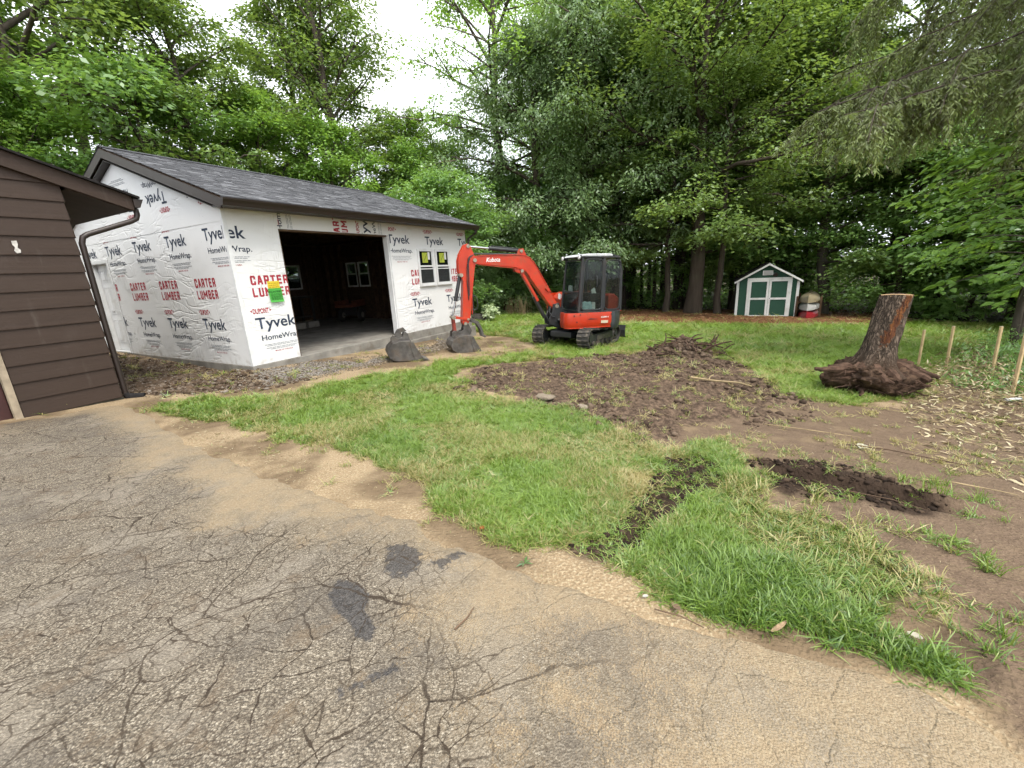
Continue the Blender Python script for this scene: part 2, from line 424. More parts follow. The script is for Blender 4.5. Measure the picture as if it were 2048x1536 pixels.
def ground_mat():
    m = NT('soil', 0.95, 0.15); m.dim = '2D'
    p = m.pos
    fine = m.noise(p, 55, 2, 0.7); mid = m.noise(p, 9, 4, 0.65); big = m.noise(p, 1.1, 3)
    jit = m.math('MULTIPLY', m.math('SUBTRACT', mid, 0.5), 0.6)
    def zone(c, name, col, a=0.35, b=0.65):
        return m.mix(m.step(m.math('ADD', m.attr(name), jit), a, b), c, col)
    c = sand_col(m)
    vo = m.n('ShaderNodeTexVoronoi', {'feature': 'F1', 'voronoi_dimensions': '2D'}, Vector=p, Scale=45.0)
    pv = m.n('ShaderNodeSeparateColor', Color=vo.outputs['Color']).outputs[0]
    c = m.mix(m.step(big, 0.42, 0.62), c, m.mix(mid, (0.12, 0.082, 0.05), (0.26, 0.19, 0.115)))
    th_ = m.mix(mid, (0.075, 0.068, 0.03), (0.20, 0.175, 0.075))
    th_ = m.mix(m.step(fine, 0.42, 0.7), th_, (0.085, 0.12, 0.025))
    far = m.mix(mid, (0.085, 0.15, 0.022), (0.15, 0.215, 0.04))
    r = m.n('ShaderNodeVectorMath', {'operation': 'LENGTH'}); m.set(r.inputs[0], p)
    c = zone(c, 'grass', m.mix(m.step(r.outputs['Value'], 6, 14), th_, far))
    d1 = m.mix(mid, (0.105, 0.072, 0.048), (0.215, 0.152, 0.104))
    d1 = m.mix(m.step(m.noise(m.mapv(p, (70, 45, 30)), 1.0, 2), 0.62, 0.74, 0, 0.7), d1, (0.28, 0.215, 0.13))
    d1 = m.mix(m.step(m.noise(p, 2.3, 3), 0.52, 0.75), d1, (0.22, 0.16, 0.10))
    c = zone(c, 'dirt', d1)
    d2 = m.mix(m.step(m.noise(p, 14, 4, 0.7), 0.35, 0.7), (0.062, 0.042, 0.029), (0.185, 0.128, 0.088))
    c = zone(c, 'patch', d2)
    gcol = m.ramp(pv, [(0.0, (0.08, 0.068, 0.058)), (0.35, (0.17, 0.15, 0.13)), (0.7, (0.26, 0.235, 0.21)), (1.0, (0.38, 0.355, 0.32))])
    c = zone(c, 'gravel', gcol)
    d3 = m.mix(m.step(mid, 0.3, 0.7), (0.055, 0.035, 0.022), (0.17, 0.118, 0.078))
    c = zone(c, 'dark', m.mix(m.step(pv, 0.86, 0.9), d3, (0.3, 0.265, 0.225)))
    mu = m.mix(m.step(m.noise(p, 30, 3, 0.7), 0.3, 0.7), (0.085, 0.038, 0.018), (0.28, 0.14, 0.068))
    c = zone(c, 'mulch', mu)
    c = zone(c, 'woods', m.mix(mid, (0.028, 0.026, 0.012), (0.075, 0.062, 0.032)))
    c = m.mix(m.attr('straw'), c, m.mix(fine, (0.22, 0.16, 0.06), (0.44, 0.35, 0.155)))
    c = m.mix(m.attr('mud'), c, m.mix(mid, (0.018, 0.012, 0.008), (0.062, 0.04, 0.027)))
    m.base(c)
    h = m.math('ADD', m.noise(p, 30, 3, 0.7), m.math('MULTIPLY', m.vor(p, 45), 0.5))
    m.bump(h, 0.8, 0.022)
    return m.m
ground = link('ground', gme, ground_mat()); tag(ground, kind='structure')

# ---------------------------------------------------------------- cracked asphalt driveway
def asphalt_mat():
    m = NT('cracked_asphalt', 0.9, 0.25); m.dim = '2D'
    p = m.pos
    wp = m.vadd(p, m.noisec(p, 1.6, 2), 0.20)
    wp = m.vadd(wp, m.noisec(p, 8, 3), 0.055)
    el = m.mapv(m.mapv(wp, rot=(0, 0, -0.95)), scale=(0.85, 1.30, 1.0))
    zone = m.math('ADD', m.noise(p, 0.6, 2), m.math('MULTIPLY', m.attr('wear'), 0.35))
    n1 = m.noise(p, 3.1, 3); n2 = m.noise(p, 1.7, 3); grit = m.noise(p, 26, 3, 0.7)
    rag = m.math('MULTIPLY', m.math('SUBTRACT', grit, 0.5), 1.0)
    def edge(sc, w, ragged):
        e = m.math('ADD', m.vor(el, sc, 'DISTANCE_TO_EDGE'), m.math('MULTIPLY', rag, ragged))
        return m.step(e, w * 0.35, w, 1, 0)
    c1 = edge(1.05, 0.0095, 0.018)
    c2 = m.math('MULTIPLY', edge(3.9, 0.018, 0.055), m.step(zone, 0.34, 0.50))
    c3 = m.math('MULTIPLY', edge(9.5, 0.046, 0.14), m.math('MULTIPLY', m.step(zone, 0.44, 0.64), m.step(n2, 0.36, 0.50, 0.1, 0.8)))
    fade = m.step(m.attr('sand'), 0.28, 0.68, 1, 0.10)
    crack = m.math('MULTIPLY', m.math('MAXIMUM', c1, m.math('MAXIMUM', c2, c3)), fade)
    # aggregate: small stones standing out of a worn binder
    st = m.n('ShaderNodeTexVoronoi', {'feature': 'F1', 'voronoi_dimensions': '2D'}, Vector=m.vadd(p, m.noisec(p, 60, 1), 0.008), Scale=120.0)
    sv = m.n('ShaderNodeSeparateColor', Color=st.outputs['Color'])
    stone = m.ramp(sv.outputs[0], [(0.0, (0.14, 0.115, 0.084)), (0.25, (0.245, 0.205, 0.152)), (0.6, (0.33, 0.282, 0.212)), (0.9, (0.40, 0.35, 0.27)), (1.0, (0.49, 0.435, 0.345))])
    bind = m.step(st.outputs['Distance'], 0.32, 0.62)
    tone = m.noise(p, 1.5, 5, 0.65)
    c = m.mix(bind, stone, m.mix(n1, (0.10, 0.084, 0.066), (0.20, 0.172, 0.132)))
    c = m.mix(m.step(grit, 0.33, 0.56, 0.5, 0.0), c, (0.12, 0.098, 0.072))
    c = m.mix(m.step(m.noise(p, 75, 3, 0.75), 0.40, 0.50, 0.7, 0.0), c, (0.065, 0.05, 0.036))
    c = m.mix(m.step(tone, 0.30, 0.50, 0.5, 0.0), c, (0.115, 0.10, 0.084))
    c = m.mix(m.step(n2, 0.5, 0.72, 0.0, 0.45), c, (0.30, 0.262, 0.21))
    c = m.mix(m.step(m.noise(p, 4.5, 4, 0.7), 0.54, 0.72, 0, 0.5), c, (0.14, 0.10, 0.064))
    c = m.mix(m.attr('soilwash'), c, m.mix(tone, (0.055, 0.038, 0.026), (0.15, 0.112, 0.078)))
    sd_ = m.math('ADD', m.attr('sand'), m.math('MULTIPLY', m.math('SUBTRACT', m.noise(p, 4.5, 5, 0.72), 0.5), 1.4))
    sdf = m.step(m.math('ADD', sd_, m.math('MULTIPLY', m.math('SUBTRACT', st.outputs['Distance'], 0.45), 0.7)), 0.42, 0.85)
    c = m.mix(m.math('MULTIPLY', sdf, 0.85), c, sand_col(m))
    c = m.mix(m.math('MULTIPLY', m.step(m.math('ADD', m.attr('sand'), m.math('MULTIPLY', m.math('SUBTRACT', tone, 0.5), 0.8)), 0.1, 0.8), 0.45), c, (0.30, 0.235, 0.15))
    tar = m.step(m.math('ADD', m.attr('tar'), m.math('MULTIPLY', m.math('SUBTRACT', grit, 0.5), 0.9)), 0.4, 0.62)
    c = m.mix(m.math('MULTIPLY', tar, 0.82), c, m.mix(sv.outputs[1], (0.022, 0.022, 0.024), (0.09, 0.086, 0.086)))
    c = m.mix(m.math('MULTIPLY', crack, m.step(n1, 0.3, 0.65, 0.62, 0.97)), c, m.mix(n2, (0.025, 0.018, 0.012), (0.07, 0.05, 0.033)))
    m.base(c)
    h = m.math('ADD', m.math('MULTIPLY', m.vor(p, 120.0), -0.5), m.math('MULTIPLY', m.noise(p, 26, 2, 0.7), 1.0))
    h = m.math('SUBTRACT', h, m.math('MULTIPLY', m.step(m.vor(el, 3.4, 'DISTANCE_TO_EDGE'), 0.0, 0.05, 1, 0), 0.5))
    m.bump(h, 0.9, 0.012)
    return m.m

th2 = np.radians(np.arange(-92, 92.01, 0.4)); rr2 = np.geomspace(0.3, 12, 330)
ax, ay, aq = polar_grid(th2, rr2, False)
asd = poly_sd(DRIVE, ax, ay)
wv = fbm(ax * 4, ay * 4, 0, 51, 4) - 0.5
keep = (asd[aq] > -0.12).all(1)
aq = aq[keep]
az = base_z(ax, ay) + 0.012 + (fbm(ax * 1.3, ay * 1.3, 0, 53, 3) - 0.5) * 0.02 - 0.05 * sst(0.10, -0.10, asd + wv * 0.30)
sand = sst(0.9, -0.05, asd + (fbm(ax * 1.4, ay * 1.4, 0, 55, 4) - 0.5) * 1.1) * 0.8
sand = np.maximum(sand, 0.75 * np.exp(-(((ax + 0.15) / 0.55) ** 2 + ((ay - 1.75) / 0.35) ** 2)))
sand = np.maximum(sand, 0.72 * sst(-1.6, 0.5, ax) * (0.6 + 0.8 * (fbm(ax * 2, ay * 2, 0, 57, 3) - 0.3)))
tar = np.zeros_like(ax)
for i_, tp in enumerate(TARS):
    tar = np.maximum(tar, sst(-0.06, 0.05, poly_sd(tp, ax, ay)) * (1.0 if i_ == 0 else 0.7))
wd, _t = seg_d(ax, ay, (-5.77, 6.10), (-10.75, -2.57))
wash = sst(0.85, 0.1, wd + (fbm(ax * 1.7, ay * 1.7, 0, 59, 3) - 0.5) * 0.9)
wear = sst(0.6, -1.6, ax) * sst(0.9, 1.6, ay) - 0.6 * sst(-0.6, 0.5, ax)
used = np.unique(aq); remap = np.full(len(ax), -1); remap[used] = np.arange(len(used))
ame = np_mesh('driveway', np.stack([ax, ay, az], 1)[used], remap[aq], smooth=True,
              pattr={'sand': sand[used], 'tar': tar[used], 'soilwash': wash[used], 'wear': wear[used]})
drive = link('driveway', ame, asphalt_mat()); tag(drive, kind='structure')
# ================================================================== LETTERING
_tcache = {}
def text_mesh(body, w, h, bold=0.0, shear=0.0):
    """Lettering outline as a flat mesh, fitted to width w and height h, lower-left at the origin."""
    key = (body, w, h, bold, shear)
    if key in _tcache: return _tcache[key]
    cu = bpy.data.curves.new('t', 'FONT'); cu.body = body; cu.size = 1.0; cu.offset = bold; cu.shear = shear
    cu.resolution_u = 3
    o = bpy.data.objects.new('t', cu); COL.objects.link(o)
    dg = bpy.context.evaluated_depsgraph_get()
    me = bpy.data.meshes.new_from_object(o.evaluated_get(dg))
    bpy.data.objects.remove(o); bpy.data.curves.remove(cu)
    n = len(me.vertices); co = np.empty(n * 3, np.float32); me.vertices.foreach_get('co', co); co = co.reshape(-1, 3)
    lo, hi = co.min(0), co.max(0)
    co[:, 0] = (co[:, 0] - lo[0]) / (hi[0] - lo[0]) * w
    co[:, 1] = (co[:, 1] - lo[1]) / (hi[1] - lo[1]) * h
    co[:, 2] = 0
    me.vertices.foreach_set('co', co.ravel()); me.update(); me.name = 'lettering'
    _tcache[key] = me
    return me

GLYPH = {  # squared block capitals as stroke paths on a 1 x 1 cell
    'C': [[(.95, .72), (.95, .90), (.85, 1), (.15, 1), (0.05, .90), (0.05, .10), (.15, 0), (.85, 0), (.95, .10), (.95, .28)]],
    'A': [[(0.0, 0), (.38, 1), (.62, 1), (1.0, 0)], [(.18, .30), (.82, .30)]],
    'R': [[(.05, 0), (.05, 1), (.85, 1), (.95, .9), (.95, .55), (.85, .45), (.05, .45)], [(.55, .45), (.95, .22), (.95, 0)]],
    'T': [[(0, 1), (1, 1)], [(.5, 1), (.5, 0)]],
    'E': [[(.95, 1), (.05, 1), (.05, 0), (.95, 0)], [(.05, .52), (.85, .52)]],
    'L': [[(.05, 1), (.05, 0), (.95, 0)]],
    'U': [[(.05, 1), (.05, .12), (.17, 0), (.83, 0), (.95, .12), (.95, 1)]],
    'M': [[(.03, 0), (.03, 1), (.5, .35), (.97, 1), (.97, 0)]],
    'B': [[(.05, 0), (.05, 1), (.82, 1), (.93, .9), (.93, .62), (.82, .52), (.05, .52)], [(.82, .52), (.95, .42), (.95, .1), (.85, 0), (.05, 0)]],
    'D': [[(.05, 0), (.05, 1), (.8, 1), (.95, .85), (.95, .15), (.8, 0), (.05, 0)]],
    'P': [[(.05, 0), (.05, 1), (.82, 1), (.95, .88), (.95, .52), (.82, .42), (.05, .42)]],
    'O': [[(.17, 0), (.05, .12), (.05, .88), (.17, 1), (.83, 1), (.95, .88), (.95, .12), (.83, 0), (.17, 0)]],
    'N': [[(.05, 0), (.05, 1), (.95, 0), (.95, 1)]],
}
def stroke_text(body, w, h, t, gap=0.22, bulge=0.0):
    key = ('s', body, w, h, t, bulge)
    if key in _tcache: return _tcache[key]
    n = len(body); wk = [1.45 if ch == 'M' else 1.0 for ch in body]; cu = w / (sum(wk) + gap * (n - 1)); V, F = [], []; ox = 0.0
    def quad(a, b):
        a, b = Vector(a), Vector(b); d = (b - a).normalized(); s = Vector((-d.y, d.x)) * t / 2
        a = a - d * t * 0.35; b = b + d * t * 0.35
        k = len(V); V.extend([(*(a - s), 0), (*(b - s), 0), (*(b + s), 0), (*(a + s), 0)]); F.append((k, k + 1, k + 2, k + 3))
    for i, ch in enumerate(body):
        cw = cu * wk[i]
        hh = h * (1 - bulge * abs((i + 0.5) / n - 0.5) * 2); oy = (h - hh) / 2
        for path in GLYPH[ch]:
            for a, b in zip(path[:-1], path[1:]):
                quad((ox + t / 2 + a[0] * (cw - t), oy + t / 2 + a[1] * (hh - t)), (ox + t / 2 + b[0] * (cw - t), oy + t / 2 + b[1] * (hh - t)))
        ox += cw + cu * gap
    # strokes overlap: raise each a hair above the last so no two faces share a plane
    V = [(x, y, 0.00012 * (i // 4 % 9)) for i, (x, y, z) in enumerate(V)]
    me = bpy.data.meshes.new('lettering'); me.from_pydata(V, [], F); me.update()
    _tcache[key] = me
    return me

def strip_mesh(rects):
    me = bpy.data.meshes.new('fine_print'); V, F = [], []
    for x0, x1, y0, y1 in rects:
        k = len(V); V += [(x0, y0, 0), (x1, y0, 0), (x1, y1, 0), (x0, y1, 0)]; F.append((k, k + 1, k + 2, k + 3))
    me.from_pydata(V, [], F); me.update()
    return me

def put_text(me, mat, parent, to_world, name='lettering', clip=None):
    """to_world: 4x4 from the lettering's plane to the parent's space; clip: list of (point, normal) kept side in parent's space."""
    me2 = me.copy(); me2.transform(to_world)
    for co, no in (clip or []):
        bm = bmesh.new(); bm.from_mesh(me2)
        bmesh.ops.bisect_plane(bm, geom=bm.verts[:] + bm.edges[:] + bm.faces[:], plane_co=co, plane_no=no, clear_outer=True)
        bm.to_mesh(me2); bm.free()
    if not len(me2.polygons): bpy.data.meshes.remove(me2); return None
    me2.materials.clear()
    return link(name, me2, mat, parent)
# ================================================================== GARAGE under construction
YAW = 1.0498
UX, UY = math.cos(YAW), math.sin(YAW)
GC = (-4.7126, 7.6613, SLAB_Z)
GL, GW, WALLH, SLOPE = 7.05, 6.9, 2.71, 0.35

def wrap_mat():
    m = NT('house_wrap', 0.55, 0.35)
    o = m.obj
    c = m.mix(m.noise(o, 1.4, 3), (0.84, 0.85, 0.85), (0.90, 0.90, 0.885))
    c = m.mix(m.step(m.noise(o, 33, 1), 0.765, 0.79, 0, 0.7), c, (0.25, 0.24, 0.23))
    sp = m.n('ShaderNodeSeparateXYZ', Vector=o).outputs[2]
    dirt = m.math('MULTIPLY', m.step(sp, 0.0, 0.22, 1, 0), m.step(m.noise(o, 9, 4), 0.45, 0.7))
    c = m.mix(m.math('MULTIPLY', dirt, 0.45), c, (0.42, 0.36, 0.29))
    m.base(c)
    wv = m.vadd(o, m.noisec(o, 0.6, 1), 0.7)
    cre = m.math('ABSOLUTE', m.math('SUBTRACT', m.noise(m.mapv(wv, (0.7, 0.7, 4.0), (0.7, 0.8, 0.2)), 1.3, 2, 0.5), 0.5))
    cre2 = m.math('ABSOLUTE', m.math('SUBTRACT', m.noise(m.mapv(wv, (4.5, 4.5, 0.6), (0.4, -0.6, 0.1)), 1.2, 2, 0.5), 0.5))
    zone = m.step(m.noise(o, 0.7, 2), 0.42, 0.62)
    h = m.math('ADD', m.step(cre, 0.0, 0.045), m.step(cre2, 0.0, 0.04))
    h = m.math('ADD', m.math('MULTIPLY', m.math('MULTIPLY', h, zone), 0.55), m.math('MULTIPLY', m.noise(o, 1.1, 2), 0.8))
    m.bump(h, 0.42, 0.03)
    return m.m
MW = wrap_mat()
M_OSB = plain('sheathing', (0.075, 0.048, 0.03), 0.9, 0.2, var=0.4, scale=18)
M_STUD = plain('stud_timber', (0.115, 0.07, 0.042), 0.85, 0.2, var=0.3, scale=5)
M_CONC = plain('concrete', (0.27, 0.255, 0.225), 0.92, 0.2, var=0.22, scale=3, bump=0.4, grime=(0.16, 0.135, 0.105), gscale=2)
M_BROWN = plain('dark_brown_metal', (0.028, 0.018, 0.014), 0.45, 0.5, var=0.15, scale=4)
M_NAVY = plain('navy_print', (0.035, 0.05, 0.085), 0.6, 0.3, var=0.1)
M_RED = plain('red_print', (0.42, 0.04, 0.06), 0.6, 0.3, var=0.1)
M_GREY = plain('grey_print', (0.34, 0.36, 0.39), 0.7, 0.2, var=0.1)
M_WHITE = plain('white_vinyl', (0.78, 0.79, 0.79), 0.4, 0.5, var=0.05, grime=(0.6, 0.58, 0.54))
M_TAPE = plain('seam_tape', (0.82, 0.83, 0.83), 0.45, 0.4, var=0.06)

def glass_mat(name, tint, amount, rough=0.03):
    m = NT(name, rough, 0.5)
    nt = m.t; out = nt.nodes['Material Output']
    tr = nt.nodes.new('ShaderNodeBsdfTransparent'); tr.inputs[0].default_value = (*tint, 1)
    m.base((0.02, 0.025, 0.025))
    mxs = nt.nodes.new('ShaderNodeMixShader'); mxs.inputs[0].default_value = amount
    nt.links.new(m.p.outputs[0], mxs.inputs[1]); nt.links.new(tr.outputs[0], mxs.inputs[2])
    nt.links.new(mxs.outputs[0], out.inputs['Surface'])
    m.p.inputs['Specular IOR Level'].default_value = 0.7
    return m.m
M_GLASS = glass_mat('window_glass', (0.55, 0.6, 0.58), 0.62)
M_SCREEN = glass_mat('insect_screen', (0.45, 0.45, 0.45), 0.35, 0.8)
M_STICK = plain('lime_sticker', (0.45, 0.52, 0.06), 0.5, 0.4, var=0.1)

garage = empty('garage', GC, YAW, 'unfinished garage wrapped in white printed house wrap with open bay and grey shingle roof', 'garage')

def holed_wall(name, W, z0, z1, holes, t, place, parent, mats, top=None):
    """Flat wall W wide with rectangular holes (x0, x1, z0, z1); outer face mats[0], the rest mats[1].  place maps (x, depth, z)."""
    xs = sorted({0, W, *[h[0] for h in holes], *[h[1] for h in holes]}); zs = sorted({z0, z1, *[h[2] for h in holes], *[h[3] for h in holes]})
    V, F, MI, idx = [], [], [], {}
    def vert(x, d, z):
        k = (round(x, 4), d, round(z, 4))
        if k not in idx: idx[k] = len(V); V.append(place(x, d * t, z))
        return idx[k]
    def solid(i, j):
        if i < 0 or j < 0 or i >= len(xs) - 1 or j >= len(zs) - 1: return False
        cx, cz = (xs[i] + xs[i + 1]) / 2, (zs[j] + zs[j + 1]) / 2
        return not any(h[0] < cx < h[1] and h[2] < cz < h[3] for h in holes)
    for i in range(len(xs) - 1):
        for j in range(len(zs) - 1):
            if not solid(i, j): continue
            a, b, c, d = xs[i], xs[i + 1], zs[j], zs[j + 1]
            F.append((vert(a, 0, c), vert(b, 0, c), vert(b, 0, d), vert(a, 0, d))); MI.append(0)
            F.append((vert(a, 1, d), vert(b, 1, d), vert(b, 1, c), vert(a, 1, c))); MI.append(1)
            for (di, dj), (p, q) in {(-1, 0): ((a, d), (a, c)), (1, 0): ((b, c), (b, d)), (0, -1): ((a, c), (b, c)), (0, 1): ((b, d), (a, d))}.items():
                if not solid(i + di, j + dj):
                    F.append((vert(p[0], 0, p[1]), vert(p[0], 1, p[1]), vert(q[0], 1, q[1]), vert(q[0], 0, q[1]))); MI.append(1)
    if top:   # gable triangle standing on the rectangle
        a, b, c = vert(0, 0, z1), vert(W, 0, z1), vert(W / 2, 0, top)
        d, e, f = vert(0, 1, z1), vert(W, 1, z1), vert(W / 2, 1, top)
        F += [(a, b, c), (f, e, d), (b, e, f, c), (a, c, f, d)]; MI += [0, 1, 1, 1]
    me = bpy.data.meshes.new(name); me.from_pydata(V, [], F); me.update()
    for mt in mats: me.materials.append(mt)
    me.polygons.foreach_set('material_index', MI)
    bm = bmesh.new(); bm.from_mesh(me); bmesh.ops.recalc_face_normals(bm, faces=bm.faces); bm.to_mesh(me); bm.free()
    return link(name, me, None, parent)

OP0, OP1, OPH = 0.965, 3.79, 2.43
WINF = [(4.77, 5.42, 1.19, 2.13), (5.50, 6.15, 1.19, 2.13)]
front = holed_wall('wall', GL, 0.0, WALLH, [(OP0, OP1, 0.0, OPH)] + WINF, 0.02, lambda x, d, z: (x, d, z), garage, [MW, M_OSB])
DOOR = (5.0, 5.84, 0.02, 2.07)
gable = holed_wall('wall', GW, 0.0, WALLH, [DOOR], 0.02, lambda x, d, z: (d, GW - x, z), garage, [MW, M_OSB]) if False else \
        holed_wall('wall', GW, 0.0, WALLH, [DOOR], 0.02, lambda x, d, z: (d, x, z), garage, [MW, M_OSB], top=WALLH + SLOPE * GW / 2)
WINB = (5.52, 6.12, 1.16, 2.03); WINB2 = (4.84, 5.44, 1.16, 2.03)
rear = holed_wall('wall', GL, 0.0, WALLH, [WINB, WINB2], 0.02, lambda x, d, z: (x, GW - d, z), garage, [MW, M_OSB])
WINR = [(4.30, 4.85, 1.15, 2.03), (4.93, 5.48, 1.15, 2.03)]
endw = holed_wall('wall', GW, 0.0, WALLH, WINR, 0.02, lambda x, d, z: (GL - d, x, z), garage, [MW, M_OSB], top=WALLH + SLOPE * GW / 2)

# upper sheet of wrap lapped over the lower one on the gable
sh = MB().prism([(0.0, 2.515), (6.9, 2.50), (6.9, 2.71), (3.45, WALLH + SLOPE * 3.45 - 0.02), (0.0, 2.71)], -0.005, -0.001, 'x')
sheet = sh.build('wrap_sheet', MW, garage)
MB().box(-0.008, -0.002, -0.008, 0.05, 0.0, 2.70).build('corner_fold', M_TAPE, garage)
MB().box(-0.002, 0.06, -0.0075, -0.003, 0.0, 2.70).build('corner_fold', M_TAPE, garage)

# slab and footing
slab = MB().box(-0.012, GL + 0.012, -0.012, GW + 0.012, -0.55, -0.004)
slab.build('slab', M_CONC, garage, bevel=0.012)
MB().box(2.2, GL + 0.1, -0.085, -0.016, -0.6, -0.20).build('footing_ledge', M_CONC, garage, bevel=0.015)

# opening jambs
MB().box(OP0, OP0 + 0.03, 0.021, 0.16, 0.0, OPH).build('jamb', M_STUD, garage)
MB().box(OP1 - 0.03, OP1, 0.021, 0.16, 0.0, OPH).build('jamb', M_TAPE, garage)
MB().box(OP0 + 0.031, OP1 - 0.031, 0.021, 0.16, OPH - 0.03, OPH).build('jamb', M_STUD, garage)
MB().box(OP1 - 0.004, OP1 + 0.02, -0.012, 0.018, 0.0, OPH).build('wrap_edge', M_TAPE, garage)

# studs, joists, rafters
stud_me = MB().box(-0.019, 0.019, 0.0, 0.14, 0.0, WALLH - 0.04).mesh('stud')
stud_me.materials.append(M_STUD)
def free(v, holes): return not any(h[0] - 0.02 < v < h[1] + 0.02 for h in holes)
x = 0.2
while x < GL:
    if free(x, [(OP0, OP1)] + WINF): link('stud', stud_me, None, garage, (x, 0.021, 0))
    if free(x, [WINB, WINB2]): link('stud', stud_me, None, garage, (x, GW - 0.165, 0))
    x += 0.406
y = 0.35
while y < GW - 0.2:
    if free(y, WINR): link('stud', stud_me, None, garage, (GL - 0.021, y, 0), (0, 0, R(90)))
    y += 0.406
for hx in ((4.25, 5.55),):
    MB().box(GL - 0.16, GL - 0.023, hx[0], hx[1], 2.04, 2.22).build('header', M_STUD, garage)
MB().box(0.03, GL - 0.165, GW - 0.17, GW - 0.025, WALLH - 0.038, WALLH).build('top_plate', M_STUD, garage)
MB().box(GL - 0.165, GL - 0.025, 0.03, GW - 0.03, WALLH - 0.037, WALLH).build('top_plate', M_STUD, garage)
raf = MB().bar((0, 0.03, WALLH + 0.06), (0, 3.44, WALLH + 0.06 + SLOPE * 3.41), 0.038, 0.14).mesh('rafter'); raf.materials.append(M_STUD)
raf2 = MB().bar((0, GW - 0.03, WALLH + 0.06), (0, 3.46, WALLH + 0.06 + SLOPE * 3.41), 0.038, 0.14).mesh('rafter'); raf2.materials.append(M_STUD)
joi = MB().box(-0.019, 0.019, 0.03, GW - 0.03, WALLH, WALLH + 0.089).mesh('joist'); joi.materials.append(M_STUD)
x = 0.3
while x < GL - 0.1:
    link('rafter', raf, None, garage, (x, 0, 0)); link('rafter', raf2, None, garage, (x, 0, 0)); link('joist', joi, None, garage, (x + 0.04, 0, 0))
    x += 0.61

# roof
RX0, RX1 = -0.13, GL + 0.13
YE, ZE, YR = -0.32, 2.845, GW / 2
ZR = ZE + SLOPE * (YR - YE)
dk = MB().prism([(YE, ZE - 0.03), (YR, ZR - 0.03), (GW - YE, ZE - 0.03), (GW - YE, ZE - 0.012), (YR, ZR - 0.012), (YE, ZE - 0.012)], RX0, RX1, 'x')
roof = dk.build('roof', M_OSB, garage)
def shingle_mat():
    m = NT('asphalt_shingle', 0.93, 0.2)
    o = m.obj
    f = m.attr('var')
    c = m.ramp(f, [(0.0, (0.045, 0.047, 0.053)), (0.4, (0.10, 0.104, 0.115)), (0.75, (0.165, 0.17, 0.185)), (1.0, (0.23, 0.235, 0.25))])
    c = m.mix(m.step(m.noise(o, 160, 2), 0.4, 0.7, 0, 0.5), c, (0.20, 0.205, 0.215))
    m.base(c); m.bump(m.noise(o, 220, 2), 0.5, 0.004)
    return m.m
def shingles(yA, zA, yB, zB):
    rng = np.random.default_rng(4); V, Q, var = [], [], []
    L = math.hypot(yB - yA, zB - zA); dy, dz = (yB - yA) / L, (zB - zA) / L
    sg = 1 if yB > yA else -1
    ny, nz_ = -dz * sg, abs(dy)
    n = int(L / 0.142)
    for i in range(n + 1):
        s0, s1 = i * 0.142, min(L, i * 0.142 + 0.17)
        xx = RX0 - 0.02 + rng.uniform(-0.1, 0)
        while xx < RX1 + 0.02:
            w = rng.choice([0.12, 0.17, 0.22, 0.3])
            a, b = max(RX0 - 0.02, xx), min(RX1 + 0.02, xx + w - 0.004)
            if b > a:
                lift = rng.choice([0.010, 0.016, 0.019]) + rng.uniform(0, 0.002)
                k = len(V)
                j = s0 - rng.choice([0, 0, 0.012])
                for (X, S, H) in ((a, j, lift), (b, j, lift), (b, s1, 0.004), (a, s1, 0.004), (a, j, -0.006), (b, j, -0.006)):
                    V.append((X, yA + dy * S + ny * H, zA + dz * S + nz_ * H))
                Q += [(k, k + 1, k + 2, k + 3), (k + 4, k + 5, k + 1, k)]
                v = rng.uniform(0.1, 0.95); var += [v, v * 0.4]
            xx += w
    me = np_mesh('shingles', V, Q, fattr={'var': var})
    return me
MS = shingle_mat()
for a in (((YE - 0.03), ZE - 0.0105, YR, ZR), ((GW - YE + 0.03), ZE - 0.0105, YR, ZR)):
    tag(link('shingles', shingles(*a), MS, garage), kind='stuff')
MB().prism([(YR - 0.16, ZR - 0.028), (YR, ZR + 0.032), (YR + 0.16, ZR - 0.028), (YR, ZR + 0.018)], RX0 - 0.02, RX1 + 0.02, 'x').build('ridge_cap', MS, garage)
# fascia, soffit, gutter, rake boards, downspout
MB().box(RX0, RX1, YE - 0.005, YE + 0.02, ZE - 0.152, ZE - 0.033).build('fascia', M_BROWN, garage)
MB().box(RX0 + 0.002, RX1 - 0.002, YE + 0.021, -0.004, ZE - 0.135, ZE - 0.115).build('soffit', M_BROWN, garage)
MB().box(RX0, RX1, GW - YE - 0.02, GW - YE + 0.005, ZE - 0.20, ZE - 0.033).build('fascia', M_BROWN, garage)
gp = [(YE - 0.007, ZE - 0.035), (YE - 0.007, ZE - 0.15), (YE - 0.085, ZE - 0.15), (YE - 0.10, ZE - 0.10), (YE - 0.125, ZE - 0.06), (YE - 0.13, ZE - 0.035),
      (YE - 0.122, ZE - 0.037), (YE - 0.115, ZE - 0.06), (YE - 0.09, ZE - 0.10), (YE - 0.078, ZE - 0.142), (YE - 0.015, ZE - 0.142), (YE - 0.015, ZE - 0.035)]
MB().prism(gp, RX0 - 0.03, RX1 + 0.03, 'x').build('gutter', M_BROWN, garage)
MB().prism(gp[:6], RX0 - 0.033, RX0 - 0.0305, 'x').build('gutter_end', M_BROWN, garage)
for sx in (RX0, RX1):
    for q in (0, 1):
        p = [(YE, ZE - 0.19), (YE, ZE - 0.03), (YR, ZR - 0.03), (YR, ZR - 0.19)]
        if q: p = [(GW - a, b) for a, b in p]
        e = -0.022 if sx < 0 else 0.002
        MB().prism(p, sx + e - 0.001, sx + e + 0.021, 'x').build('rake_board', M_BROWN, garage)
